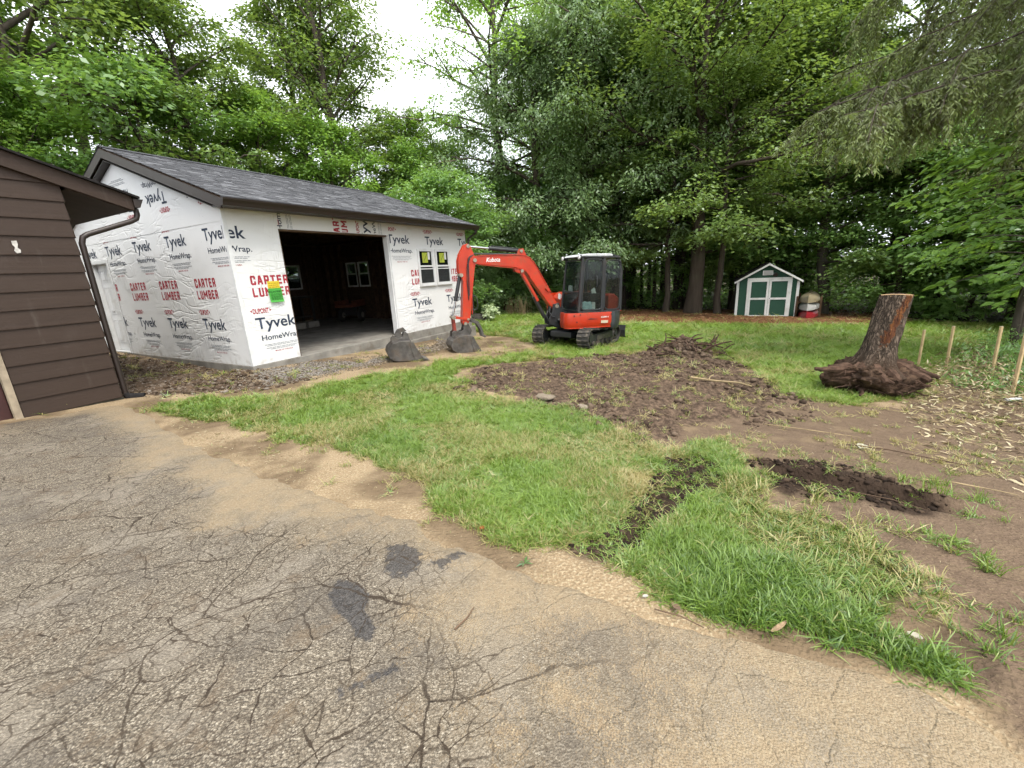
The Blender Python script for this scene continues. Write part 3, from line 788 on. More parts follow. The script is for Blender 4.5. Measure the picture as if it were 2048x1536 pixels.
MB().prism([(0.0, WALLH + 0.01), (YR, WALLH + SLOPE * YR + 0.005), (GW, WALLH + 0.01), (GW, WALLH + 0.02), (YR, WALLH + SLOPE * YR + 0.015), (0, WALLH + 0.02)], RX0 + 0.002, -0.006, 'x').build('rake_soffit', M_BROWN, garage)
MB().tube([(GL + 0.06, YE - 0.06, ZE - 0.14), (GL + 0.06, YE - 0.03, ZE - 0.24), (GL + 0.06, -0.06, ZE - 0.38), (GL + 0.06, -0.06, 0.15)], 0.035, 8).build('downspout', M_BROWN, garage)

# windows
def window(parent, x0, x1, z0, z1, place, sticker=True):
    """A vinyl double-hung unit; place maps (x, out, z) to the parent's space."""
    def bx(a, b, o0, o1, c, d):
        m = MB(); m.box(a, b, o0, o1, c, d); m.v = [place(*p) for p in m.v]; return m
    f = MB(); fw = 0.055; zm = z0 + (z1 - z0) * 0.53
    for r_ in ((x0 - 0.012, x0 + fw, -0.02, 0.03, z0, z1), (x1 - fw, x1 + 0.012, -0.02, 0.03, z0, z1),
               (x0 + fw, x1 - fw, -0.02, 0.03, z1 - fw, z1 + 0.01), (x0 + fw, x1 - fw, -0.02, 0.03, z0 - 0.005, z0 + fw)):
        f.box(*r_)
    f.v = [place(*p) for p in f.v]
    w = f.build('window', M_WHITE, parent)
    s = MB()
    for r_ in ((x0 + fw, x1 - fw, -0.012, 0.018, zm - 0.022, zm + 0.022), (x0 + fw, x0 + fw + 0.022, -0.01, 0.012, zm + 0.022, z1 - fw), (x1 - fw - 0.022, x1 - fw, -0.01, 0.012, zm + 0.022, z1 - fw)):
        s.box(*r_)
    s.v = [place(*p) for p in s.v]
    s.build('sash', M_WHITE, w)
    bx(x0 + fw + 0.022, x1 - fw - 0.022, -0.006, -0.001, zm + 0.022, z1 - fw).build('pane', M_GLASS, w)
    bx(x0 + fw, x1 - fw, -0.012, -0.007, z0 + fw, zm - 0.022).build('pane', M_GLASS, w)
    bx(x0 + fw, x1 - fw, 0.004, 0.006, z0 + fw, zm - 0.085).build('screen', M_SCREEN, w)
    bx(x0 + fw, x1 - fw, 0.002, 0.012, zm - 0.084, zm - 0.06).build('screen_rail', M_WHITE, w)
    bx(x0 - 0.02, x1 + 0.02, -0.01, 0.05, z0 - 0.03, z0 - 0.006).build('sill', M_WHITE, w)
    if sticker:
        c = x0 + (x1 - x0) * 0.5
        bx(c - 0.13, c + 0.09, 0.0, 0.002, zm + 0.09, z1 - 0.09).build('sticker', M_STICK, w)
        t = MB().bar(place(c - 0.09, 0.0028, zm + 0.12), place(c + 0.06, 0.0028, z1 - 0.12), 0.02, 0.001)
        t.build('sticker_band', M_NAVY, w)
        bx(c + 0.1, c + 0.185, 0.0, 0.002, zm + 0.17, z1 - 0.075).build('sticker_label', M_WHITE, w)
    return w
for h in WINF: window(garage, *h, lambda x, o, z: (x, 0.0 - o, z))
for h in (WINB, WINB2): window(garage, *h, lambda x, o, z: (x, GW + o, z))
for h in WINR: window(garage, *h, lambda x, o, z: (GL + o, x, z))

# six-panel door in the gable wall
dr = MB().box(0.075, 0.115, DOOR[0] + 0.012, DOOR[1] - 0.012, 0.04, DOOR[3] - 0.015).build('door', M_WHITE, garage)
for col in (0, 1):
    y0 = DOOR[0] + 0.10 + col * 0.345
    for (z0, z1) in ((0.22, 0.78), (0.92, 1.55), (1.66, 1.94)):
        MB().box(0.060, 0.0745, y0 + 0.05, y0 + 0.245, z0 + 0.05, z1 - 0.05).build('door_panel', M_WHITE, dr, bevel=0.012)
        rim = MB()
        for (a, b, c, d) in ((y0, y0 + 0.295, z0, z0 + 0.02), (y0, y0 + 0.295, z1 - 0.02, z1), (y0, y0 + 0.02, z0 + 0.02, z1 - 0.02), (y0 + 0.275, y0 + 0.295, z0 + 0.02, z1 - 0.02)):
            rim.box(0.066, 0.0745, a, b, c, d)
        rim.build('panel_moulding', M_WHITE, dr)
MB().tube([(0.07, DOOR[0] + 0.07, 1.0), (0.02, DOOR[0] + 0.07, 1.0)], [0.02, 0.028], 10).build('knob', M_CONC, dr)
for r_ in ((DOOR[0] - 0.075, DOOR[0] - 0.001, 0.0, DOOR[3] + 0.07), (DOOR[1] + 0.001, DOOR[1] + 0.075, 0.0, DOOR[3] + 0.07), (DOOR[0], DOOR[1], DOOR[3] + 0.001, DOOR[3] + 0.07)):
    MB().box(-0.022, -0.009, *r_[:2], *r_[2:]).build('door_casing', M_WHITE, garage)
for r_ in ((DOOR[0] - 0.004, DOOR[0] + 0.01, 0.03, DOOR[3]), (DOOR[1] - 0.01, DOOR[1] + 0.004, 0.03, DOOR[3]), (DOOR[0] + 0.0105, DOOR[1] - 0.0105, DOOR[3] - 0.012, DOOR[3])):
    MB().box(-0.008, 0.12, *r_[:2], *r_[2:]).build('door_frame', M_WHITE, garage)
MB().box(-0.03, 0.12, DOOR[0], DOOR[1], 0.0, 0.028).build('threshold', M_WHITE, garage)

# ---------------------------------------------------------------- printing on the wrap
def fr(x, z, rot=0, d=0.003):
    a = {0: ((1, 0, 0), (0, 0, 1)), 90: ((0, 0, 1), (-1, 0, 0))}[rot]
    return Matrix(((a[0][0], a[1][0], 0, x), (a[0][1], a[1][1], -1, -d), (a[0][2], a[1][2], 0, z), (0, 0, 0, 1)))
def ga(v, z, inv=False, d=0.003):
    s = -1 if inv else 1
    return Matrix(((0, 0, -1, -d), (-s, 0, 0, v), (0, s, 0, z), (0, 0, 0, 1)))
TYV = text_mesh('Tyvek', 0.79, 0.275, 0.016)          # descender reaches below the base line
HOM = text_mesh('HomeWrap.', 0.80, 0.130, 0.014)
CAR = stroke_text('CARTER', 0.73, 0.165, 0.034)
LUM = stroke_text('LUMBER', 0.73, 0.165, 0.032)
DUP = text_mesh('DUPONT', 0.30, 0.095, 0.03)
LOGO = strip_mesh([])
def logo_mesh():
    V = [(0.0, 0.052, 0), (0.035, 0.028, 0), (0.035, 0.078, 0), (0.40, 0.052, 0), (0.365, 0.078, 0), (0.365, 0.028, 0)]
    me = bpy.data.meshes.new('lettering'); me.from_pydata(V, [], [(0, 1, 2), (3, 4, 5)]); me.update(); return me
LOGO = logo_mesh()
rngp = random.Random(3)
def fine_rects():
    out = []
    for k, (y, a, b) in enumerate(((0.155, 0.0, 0.70), (0.13, 0.04, 0.66), (0.09, 0.02, 0.72), (0.065, 0.10, 0.60))):
        xx = a
        while xx < b:
            w = rngp.uniform(0.03, 0.11); out.append((xx, min(b, xx + w), y, y + 0.011)); xx += w + 0.012
    return out
FINE = strip_mesh(fine_rects())
FINER = text_mesh('MADE IN THE USA', 0.36, 0.028, 0.01)

def unit_row(F, parent, x, clip=None, tyv=True, hom=True, fine=True, dup=True, base=0.64, d=0.003):
    """DUPONT / Tyvek / HomeWrap. / fine print, x = left of the T, base = base line of Tyvek."""
    if dup:
        put_text(DUP, M_RED, parent, F(x - 0.01, base + 0.285, d), clip=clip); put_text(LOGO, M_RED, parent, F(x - 0.06, base + 0.285, d), clip=clip)
    if tyv: put_text(TYV, M_NAVY, parent, F(x, base - 0.062, d), clip=clip)
    if hom: put_text(HOM, M_NAVY, parent, F(x + 0.06, base - 0.245, d), clip=clip)
    if fine:
        put_text(FINE, M_GREY, parent, F(x + 0.09, base - 0.46, d), name='fine_print', clip=clip)
        put_text(FINER, M_RED, parent, F(x + 0.27, base - 0.45, d), name='fine_print', clip=clip)
def carter(F, parent, x, clip=None):
    put_text(CAR, M_RED, parent, F(x, 1.435, 0.003), clip=clip); put_text(LUM, M_RED, parent, F(x, 1.222, 0.003), clip=clip)
FX = lambda x, z, d: fr(x, z, 0, d)
cl0 = [((OP0, 0, 0), (1, 0, 0))]                       # keep left of the opening
cl1 = [((OP1 + 0.022, 0, 0), (-1, 0, 0))]              # keep right of it
clc = [((0.005, 0, 0), (-1, 0, 0))]
unit_row(FX, front, -0.46, clip=clc + cl0, base=2.225, dup=False)
carter(FX, front, 0.255, clip=cl0)
unit_row(FX, front, 0.20, clip=cl0)
unit_row(FX, front, 3.74, clip=cl1, base=2.245)
unit_row(FX, front, 5.14, base=2.245, hom=False, fine=False)
unit_row(FX, front, 6.63, clip=[((GL - 0.01, 0, 0), (1, 0, 0))], base=2.245, hom=False, fine=False)
carter(FX, front, 4.46, clip=[((4.755, 0, 0), (1, 0, 0))])
carter(FX, front, 5.88, clip=[((6.165, 0, 0), (-1, 0, 0))])
unit_row(FX, front, 4.40, base=0.65)
unit_row(FX, front, 5.87, base=0.645, clip=[((GL - 0.01, 0, 0), (1, 0, 0))])
# sheet over the opening, printed sideways
clt = [((0, 0, OPH + 0.01), (0, 0, -1)), ((0, 0, WALLH - 0.005), (0, 0, 1))]
FR9 = lambda x, z, d: fr(x, z, 90, d)
put_text(HOM, M_NAVY, front, fr(1.09, 2.40, 90), clip=clt)
put_text(FINE, M_GREY, front, fr(1.33, 2.30, 90), name='fine_print', clip=clt)
put_text(DUP, M_RED, front, fr(0.985, 2.50, 0), clip=[((1.0, 0, 0), (1, 0, 0))])
put_text(CAR, M_RED, front, fr(2.38, 2.30, 90), clip=clt); put_text(LUM, M_RED, front, fr(2.59, 2.30, 90), clip=clt)
put_text(DUP, M_RED, front, fr(2.92, 2.40, 90), clip=clt)
put_text(TYV, M_NAVY, front, fr(3.25, 2.26, 90), clip=clt)
put_text(HOM, M_NAVY, front, fr(3.44, 2.18, 90), clip=clt)
put_text(FINE, M_GREY, front, fr(3.66, 2.30, 90), name='fine_print', clip=clt)
# gable wall
FG = lambda x, z, d: ga(-x, z, False, d)
clg = [((0, 0.012, 0), (0, -1, 0))]
cld = [((0, DOOR[0] - 0.08, 0), (0, 1, 0))]
for v in (2.12, 3.51, 4.88, 6.2): unit_row(FG, gable, -v, base=2.20, d=0.0035, clip=[((0, 0, 2.10), (0, 0, -1))] if v > 4.9 else None)
unit_row(FG, gable, -0.71, base=2.225, dup=False, clip=clg)
for v in (1.37, 2.78, 4.13): carter(FG, gable, -v)
carter(FG, gable, -5.52, clip=cld)
for v in (1.40, 2.80, 4.16): unit_row(FG, gable, -v, base=0.645)
unit_row(FG, gable, -5.56, base=0.645, clip=cld)
rk = [((0, 0, WALLH - 0.045), Vector((0, -SLOPE, 1)).normalized())]
for v0 in (1.66, 0.27, 3.05):
    I = lambda dx, z: ga(v0 + dx, z, True, 0.0085)
    put_text(TYV, M_NAVY, sheet, I(0, 3.245), clip=rk)
    put_text(HOM, M_NAVY, sheet, I(0.02, 3.42), clip=rk)
    put_text(DUP, M_RED, sheet, I(0.0, 2.915), clip=rk); put_text(LOGO, M_RED, sheet, I(-0.05, 2.915), clip=rk)
    put_text(FINE, M_GREY, sheet, I(0.06, 3.66), name='fine_print', clip=rk)

# permit cards on the wall beside the opening (hung there: things of their own)
def gw_pt(x, y, z): return (GC[0] + UX * x - UY * y, GC[1] + UY * x + UX * y, GC[2] + z)
def sheet_paper(name, w, h, mat, loc, curl, label):
    V, Q = [], []
    n = 8
    for i in range(n + 1):
        for j in range(2):
            t = i / n
            V.append((j * w, -0.008 - curl * (1 - t) ** 3, h * t))
    for i in range(n): Q.append((2 * i, 2 * i + 1, 2 * i + 3, 2 * i + 2))
    o = link(name, np_mesh(name, V, Q), mat, None, loc, (0, 0, YAW)); tag(o, label, 'notice')
    return o
yel = sheet_paper('notice_card', 0.235, 0.22, plain('yellow_card', (0.80, 0.62, 0.04), 0.6, var=0.08), gw_pt(0.555, 0, 1.27), 0.0, 'yellow notice card pinned above a green permit card on the house wrap')
grn = sheet_paper('permit_card', 0.262, 0.255, plain('green_card', (0.08, 0.42, 0.06), 0.6, var=0.08), gw_pt(0.545, -0.006, 1.105), 0.03, 'bright green building permit card stapled on the wrap beside the open bay')
M_INKG = plain('green_ink', (0.01, 0.10, 0.015), 0.7); M_INKY = plain('amber_ink', (0.42, 0.24, 0.02), 0.7)
put_text(text_mesh('BUILDING PERMIT', 0.235, 0.042, 0.03), M_INKG, grn, fr(0.013, 0.17, 0, 0.0095))
rr_ = []
for k in range(6):
    xx = 0.02
    while xx < 0.235:
        w = rngp.uniform(0.015, 0.05); rr_.append((xx, min(0.24, xx + w), 0.148 - k * 0.021, 0.157 - k * 0.021)); xx += w + 0.008
put_text(strip_mesh(rr_), M_INKG, grn, fr(0, 0, 0, 0.0360), name='fine_print')
rr_ = []
for k in range(4):
    xx = 0.02
    while xx < 0.205:
        w = rngp.uniform(0.015, 0.05); rr_.append((xx, min(0.215, xx + w), 0.175 - k * 0.035, 0.188 - k * 0.035)); xx += w + 0.01
put_text(strip_mesh(rr_), M_INKY, yel, fr(0, 0, 0, 0.0095), name='fine_print')

# things stored inside the garage
M_DARKST = plain('dark_steel', (0.03, 0.028, 0.027), 0.6, 0.4, var=0.3)
M_RUSTW = plain('red_brown_boards', (0.15, 0.05, 0.03), 0.8, 0.2, var=0.3)
def gl_empty(name, x, y, rz, label, cat):
    return empty(name, gw_pt(x, y, 0), YAW + rz, label, cat)
ct = gl_empty('utility_cart', 6.05, 4.35, R(20), 'low red-brown utility cart with a black wheel inside the dark garage', 'cart')
MB().box(-0.45, 0.45, -0.3, 0.3, 0.52, 0.60).build('deck', M_RUSTW, ct, bevel=0.01)
for q in ((-0.45, 0.45, -0.32, -0.3), (-0.45, 0.45, 0.3, 0.32)): MB().box(*q, 0.52, 0.74).build('side_board', M_RUSTW, ct)
for sy in (-0.36, 0.36):
    tyre = MB().tube([(0, sy - 0.05, 0.23), (0, sy - 0.03, 0.23), (0, sy + 0.03, 0.23), (0, sy + 0.05, 0.23)], [0.19, 0.225, 0.225, 0.19], 20)
    w_ = tyre.build('wheel', M_DARKST, ct, smooth=True)
    MB().tube([(0, sy - 0.054, 0.23), (0, sy + 0.054, 0.23)], 0.10, 12).build('rim', M_CONC, w_)
MB().bar((0.45, 0, 0.5), (1.0, 0, 0.25), 0.05, 0.05).build('tongue', M_DARKST, ct)
MB().bar((0, -0.36, 0.23), (0, 0.36, 0.23), 0.04, 0.04).build('axle', M_DARKST, ct)
MB().box(-0.04, 0.04, -0.2, 0.2, 0.24, 0.52).build('strut', M_DARKST, ct)
bn = gl_empty('work_bench', 4.2, 5.1, 0.0, 'dark work bench standing behind the left side of the open bay', 'bench')
MB().box(-0.9, 0.75, -0.35, 0.35, 0.92, 0.98).build('bench_top', M_DARKST, bn, bevel=0.01)
for lx in (-0.85, 0.7):
    for ly in (-0.3, 0.3): MB().box(lx - 0.03, lx + 0.03, ly - 0.03, ly + 0.03, 0, 0.92).build('leg', M_DARKST, bn)
MB().box(-0.82, 0.67, -0.28, 0.28, 0.30, 0.33).build('shelf', M_DARKST, bn)
for i, lx in enumerate((-0.55, -0.1, 0.38)):
    o = MB().box(-0.19, 0.19, -0.19, 0.19, 0, 0.19).build('concrete_block', M_CONC, None, bevel=0.012, loc=gw_pt(4.2 + lx, 4.62, 0), rot=(0, 0, YAW))
    tag(o, ['grey block on the garage floor nearest the left jamb', 'grey block on the garage floor between two like it', 'grey block on the garage floor farthest into the bay'][i], 'block', 'blocks on the garage floor')

# ================================================================== BROWN OUTBUILDING on the left
HC = (-5.772, 6.103, 0.0)
house = empty('brown_outbuilding', HC, YAW, 'dark brown lap-sided outbuilding with overhanging roof and bent downspout', 'building')
def siding_mat():
    m = NT('brown_siding', 0.62, 0.35)
    o = m.obj
    st = m.noise(m.mapv(o, (1.2, 10, 26)), 1.0, 4, 0.6)
    c = m.mix(st, (0.034, 0.0195, 0.0125), (0.056, 0.034, 0.023))
    c = m.mix(m.step(m.noise(o, 2.0, 5, 0.65), 0.52, 0.78, 0, 0.55), c, (0.075, 0.054, 0.044))
    c = m.mix(m.step(m.noise(m.mapv(o, (9, 9, 1.2)), 1.0, 4), 0.62, 0.78, 0, 0.35), c, (0.11, 0.09, 0.075))
    m.base(c); m.bump(m.math('ADD', st, m.noise(o, 30, 3)), 0.35, 0.006)
    return m.m
MSID = siding_mat()
M_DKBR = plain('plain_brown_paint', (0.045, 0.028, 0.022), 0.6, 0.3, var=0.2)  # brown paint of the core walls, soffit and nail heads
EX = 0.2235
core = MB().prism([(0, 0.03), (0, 3.02), (-3.6, 4.22), (-7.2, 3.02), (-7.2, 0.03)], 0.10, 5.8).build('wall', M_DKBR, house)
MB().box(-1.0, 0.0, 0.024, 0.098, 0.03, 2.2).build('wall', M_DKBR, house)
for i in range(19):
    z = 0.07 + EX * i
    ztop = z + EX + 0.02
    right = 0.0 if z < 2.9 else min(0.0, (3.24 - ztop) / 0.333)
    left = -1.0 if z < 2.1 else max(-7.2, -7.2 - min(0, (3.24 - ztop) / 0.333))
    if right - left < 0.2: break
    b = MB().prism([(-0.022 + 0.022, z), (-0.022, z), (-0.022, z + 0.012), (-0.004, ztop), (0.02, ztop), (0.02, z)], left, right, 'x')
    # slight sag of each board
    rg = random.Random(i)
    s_ = rg.uniform(-0.004, 0.004)
    b.v = [(x_, y_, z_ + s_ * (x_ - left)) for x_, y_, z_ in b.v]
    bo = b.build('siding_board', MSID, house, bevel=0.0025, seg=1)
    for k_ in range(3):
        xn = right - 0.06 - 0.41 * k_
        if xn > left + 0.05: MB().tube([(xn, -0.0205, z + 0.03), (xn, -0.0235, z + 0.03)], 0.005, 6).build('nail_head', M_DKBR, bo)
for i in range(14):
    z = 0.07 + EX * i
    MB().prism([(0.0, z), (0.022, z), (0.022, z + 0.012), (0.004, z + EX + 0.02), (-0.0, z + EX + 0.02)], 0.02, 5.8, 'y').build('siding_board', MSID, house)
M_FOUND = plain('stained_block', (0.085, 0.08, 0.06), 0.95, var=0.4, scale=9)
MB().box(-1.05, 0.012, 0.0, 0.09, -0.3, 0.066).build('foundation', M_FOUND, house)
# rake board, roof edge, soffit
def hz_(x): return 3.13 - 0.333 * x
MB().prism([(0.70, hz_(0.70) - 0.19), (0.70, hz_(0.70)), (-3.6, hz_(-3.6)), (-3.6, hz_(-3.6) - 0.19)], -0.075, -0.035).build('rake_board', MSID, house, bevel=0.003, seg=1)
M_ROOFD = plain('dark_roofing', (0.022, 0.02, 0.02), 0.95, 0.2, var=0.4, scale=20, bump=0.5)
MB().prism([(0.80, hz_(0.80) + 0.002), (0.80, hz_(0.80) + 0.03), (-3.6, hz_(-3.6) + 0.03), (-3.6, hz_(-3.6) + 0.002)], -0.13, 5.9).build('roof', M_ROOFD, house)
MB().prism([(-3.6, hz_(-3.6) + 0.002), (-3.6, hz_(-3.6) + 0.03), (-8.0, hz_(0.80) + 0.03), (-8.0, hz_(0.80) + 0.002)], -0.13, 5.9).build('roof', M_ROOFD, house)
MB().prism([(0.05, hz_(0.05) - 0.20), (0.70, hz_(0.70) - 0.195), (0.70, hz_(0.70) - 0.18), (0.05, hz_(0.05) - 0.185)], -0.034, 5.8).build('soffit', M_DKBR, house)
MB().box(0.702, 0.722, -0.07, 5.85, hz_(0.70) - 0.19, hz_(0.70) - 0.005).build('fascia', MSID, house)
g2 = [(0.724, 2.86), (0.724, 2.745), (0.79, 2.745), (0.81, 2.79), (0.845, 2.86), (0.838, 2.86), (0.80, 2.795), (0.782, 2.753), (0.731, 2.753), (0.731, 2.86)]
MB().prism(g2, -0.10, 5.85).build('gutter', M_BROWN, house)
MB().prism(g2[:5], -0.103, -0.1005).build('gutter_end', M_BROWN, house)
MB().tube([(0.77, 0.02, 2.74), (0.775, 0.02, 2.66), (0.75, 0.02, 2.60), (0.68, 0.02, 2.56), (0.16, 0.04, 2.36), (0.10, 0.045, 2.32), (0.075, 0.05, 2.24), (0.065, 0.05, 1.2), (0.065, 0.05, 0.10)], 0.036, 10).build('downspout', M_BROWN, house, smooth=True)
MB().tube([(0.065, 0.05, 0.10), (0.08, 0.03, 0.055), (0.16, -0.02, 0.04), (0.24, -0.08, 0.03)], [0.045, 0.05, 0.05, 0.05], 10).build('downspout_shoe', M_ROOFD, house, smooth=True)
# garage door bay with its tan jamb
M_TAN = plain('weathered_tan_paint', (0.40, 0.33, 0.24), 0.85, 0.2, var=0.2, scale=8, grime=(0.2, 0.16, 0.11))
MB().box(-1.075, -1.005, -0.03, 0.06, 0.0, 2.2).build('door_jamb', M_TAN, house, bevel=0.004)
for k in range(4):
    MB().box(-5.2, -1.08, 0.065, 0.095, 0.02 + k * 0.53, 0.02 + k * 0.53 + 0.52).build('door_panel', plain('maroon_door', (0.06, 0.022, 0.02), 0.5) if k == 0 else bpy.data.materials['maroon_door'], house, bevel=0.006)
pm = plain('old_white_paint', (0.62, 0.6, 0.56), 0.8, var=0.2, scale=20)
MB().prism([(-0.60, 2.245), (-0.555, 2.25), (-0.552, 2.205), (-0.565, 2.165), (-0.545, 2.14), (-0.55, 2.105), (-0.585, 2.10), (-0.60, 2.13), (-0.585, 2.17), (-0.6, 2.2)], -0.034, -0.024).build('paint_scar', pm, house)
# ================================================================== EXCAVATOR
M_ORANGE = plain('orange_paint', (0.52, 0.034, 0.006), 0.38, 0.5, var=0.12, scale=3, grime=(0.27, 0.085, 0.04), gscale=4.5)
M_BLACK = plain('black_paint', (0.022, 0.024, 0.026), 0.45, 0.5, var=0.2, scale=4, grime=(0.07, 0.06, 0.05), gscale=3)
M_DGREY = plain('dark_grey_paint', (0.035, 0.042, 0.044), 0.5, 0.5, var=0.15, scale=4, grime=(0.09, 0.08, 0.065))
M_RUBBER = plain('track_rubber', (0.06, 0.057, 0.052), 0.9, 0.25, var=0.3, scale=12, grime=(0.27, 0.225, 0.165), gscale=7)
M_CHROME = plain('rod_chrome', (0.62, 0.62, 0.62), 0.15, 0.5, metal=1.0, var=0.05)
M_STEEL = plain('worn_steel', (0.12, 0.11, 0.10), 0.5, 0.5, metal=0.5, var=0.4, scale=5, bump=0.3, grime=(0.17, 0.125, 0.085), gscale=4)
M_PIN = plain('pin_steel', (0.38, 0.34, 0.27), 0.45, 0.5, metal=0.6, var=0.3, scale=20)
M_SEAT = plain('seat_vinyl', (0.03, 0.032, 0.04), 0.6, 0.4)
M_LENS = plain('lamp_lens', (0.85, 0.86, 0.86), 0.2, 0.6, var=0.03)
M_DECAL = plain('white_decal', (0.82, 0.82, 0.80), 0.5, var=0.04)
M_CREAM = plain('cream_label', (0.62, 0.52, 0.38), 0.6, var=0.1)
M_CABG = glass_mat('cab_glass', (0.80, 0.86, 0.84), 0.78)
M_CYAN = plain('pale_blue_bag', (0.55, 0.72, 0.74), 0.5, var=0.15, scale=12)

HX, HY = -0.9374, -0.3482
EXM = (1.95, 11.8, -0.5)
TILT = R(2.3)
ex = empty('excavator', EXM, math.atan2(HY, HX), 'orange and black mini excavator with boom reaching to the garage and bucket on the ground', 'excavator')
ex.rotation_euler = (0, -TILT, math.atan2(HY, HX))
def lv(x, z):
    """Level (forward, up) -> the tilted machine's own frame."""
    return (x * math.cos(TILT) + z * math.sin(TILT), -x * math.sin(TILT) + z * math.cos(TILT))
def lvl(pts): return [lv(a, b) for a, b in pts]

# ---- undercarriage (slewed against the house)
TR = R(32.7)
uc = MB().box(-0.55, 0.55, -0.36, 0.36, 0.20, 0.44)
uc.prism([(0.5, 0.2), (0.95, 0.28), (0.95, 0.42), (0.5, 0.44)], -0.30, 0.30)
ucf = uc.build('undercarriage', M_BLACK, ex, bevel=0.02, loc=(0.02, -0.09, 0.02), rot=(0, 0, TR))
MB().tube([(0, 0, 0.44), (0, 0, 0.57)], 0.36, 28).build('slew_ring', M_BLACK, ex, smooth=True)
def track_loop(n):
    """Closed path of the belt in (x, z), with the drive end (+x) raised a little."""
    P = []
    ra, rb, xa, xb = 0.245, 0.215, 0.80, -0.80
    za, zb = 0.28, 0.24
    for i in range(17): a = R(-90 + 180 * i / 16); P.append((xa + ra * math.cos(a), za + ra * math.sin(a)))
    for i in range(1, 8): P.append((xa + (xb - xa) * i / 8, za + ra + (zb + rb - za - ra) * i / 8 - 0.012 * math.sin(math.pi * i / 4) ** 2))
    for i in range(17): a = R(90 + 180 * i / 16); P.append((xb + rb * math.cos(a), zb + rb * math.sin(a)))
    P += [(-0.62, 0.0), (0.62, 0.0)]
    P = [np.array(p) for p in P]
    seg = [np.linalg.norm(P[(i + 1) % len(P)] - P[i]) for i in range(len(P))]
    tot = sum(seg); out = []
    for k in range(n):
        s = tot * k / n; i = 0
        while s > seg[i]: s -= seg[i]; i += 1
        a, b = P[i], P[(i + 1) % len(P)]; d = (b - a) / (seg[i] + 1e-9)
        out.append((a + d * s, d))
    return out
lug_me = None
for sy in (0.68, -0.68):
    L = track_loop(96)
    V, F = [], []
    hw, t = 0.165, 0.028
    for p, d in L:
        nrm = np.array([d[1], -d[0]])
        for (yy, off) in ((-hw, 0), (hw, 0), (hw, -t), (-hw, -t)):
            q = p + nrm * off; V.append((q[0], sy + yy, q[1]))
    n = len(L)
    for i in range(n):
        j = (i + 1) % n
        for k in range(4):
            F.append((i * 4 + k, i * 4 + (k + 1) % 4, j * 4 + (k + 1) % 4, j * 4 + k))
    mb = MB(); mb.add(V, F)
    tk = mb.build('track', M_RUBBER, ex, smooth=True, loc=(0.02, -0.09, 0.022), rot=(0, 0, TR))
    if lug_me is None:
        lg = MB().box(-0.022, 0.022, -0.16, 0.02, 0.0, 0.024).box(-0.006, 0.038, 0.0, 0.16, 0.0005, 0.0235)
        lug_me = lg.mesh('lug', 0.006, 1); lug_me.materials.append(M_RUBBER)
    for p, d in track_loop(42):
        nrm = np.array([d[1], -d[0]])
        o = link('lug', lug_me, None, tk)
        o.matrix_local = Matrix(((d[0], 0, nrm[0], p[0]), (0, 1, 0, sy), (d[1], 0, nrm[1], p[1]), (0, 0, 0, 1)))
    fr_ = MB().prism([(-0.66, 0.10), (0.68, 0.10), (0.74, 0.24), (0.62, 0.36), (-0.55, 0.36), (-0.70, 0.28)], sy - 0.09, sy + 0.09)
    fr_.build('track_frame', M_BLACK, tk, bevel=0.015)
    out = 1 if sy > 0 else -1
    MB().box(-0.42, 0.40, sy + out * 0.0905 if out > 0 else sy - 0.115, sy + 0.115 if out > 0 else sy - 0.0905, 0.18, 0.32).build('side_plate', M_STEEL, tk, bevel=0.01)
    for e_ in (-0.5, -0.22, 0.06, 0.34, 0.58):
        MB().tube([(e_, sy - 0.13, 0.105), (e_, sy + 0.13, 0.105)], 0.075, 14).build('roller', M_STEEL, tk, smooth=True)
    for (cx, cz, rad, nm) in ((0.80, 0.28, 0.205, 'sprocket'), (-0.80, 0.24, 0.175, 'idler')):
        MB().tube([(cx, sy - 0.10, cz), (cx, sy - 0.07, cz), (cx, sy + 0.07, cz), (cx, sy + 0.10, cz)], [rad * 0.8, rad, rad, rad * 0.8], 22).build(nm, M_STEEL, tk, smooth=True)
        MB().tube([(cx, sy - 0.13, cz), (cx, sy + 0.13, cz)], rad * 0.5, 14).build('hub', M_BLACK, tk, smooth=True)
    lk = MB().bar((-0.2, 0.30 * out, 0.36), (-0.3, sy - out * 0.08, 0.30), 0.28, 0.14).bar((0.35, 0.30 * out, 0.36), (0.45, sy - out * 0.08, 0.30), 0.24, 0.14)
    lk.build('cross_arm', M_BLACK, ex, loc=(0.02, -0.09, 0.02), rot=(0, 0, TR), bevel=0.012)
bl = MB().prism([(-1.42, 0.06), (-1.35, 0.10), (-1.33, 0.28), (-1.38, 0.42), (-1.41, 0.42), (-1.37, 0.28), (-1.39, 0.12), (-1.46, 0.06)], -0.85, 0.85)
bl.build('dozer_blade', M_BLACK, ex, loc=(0.02, -0.09, 0.02), rot=(0, 0, TR), bevel=0.006)
for sy in (-0.38, 0.38):
    MB().bar((-0.5, sy, 0.30), (-1.34, sy, 0.24), 0.07, 0.12).build('blade_arm', M_BLACK, ex, loc=(0.02, -0.09, 0.02), rot=(0, 0, TR), bevel=0.01)

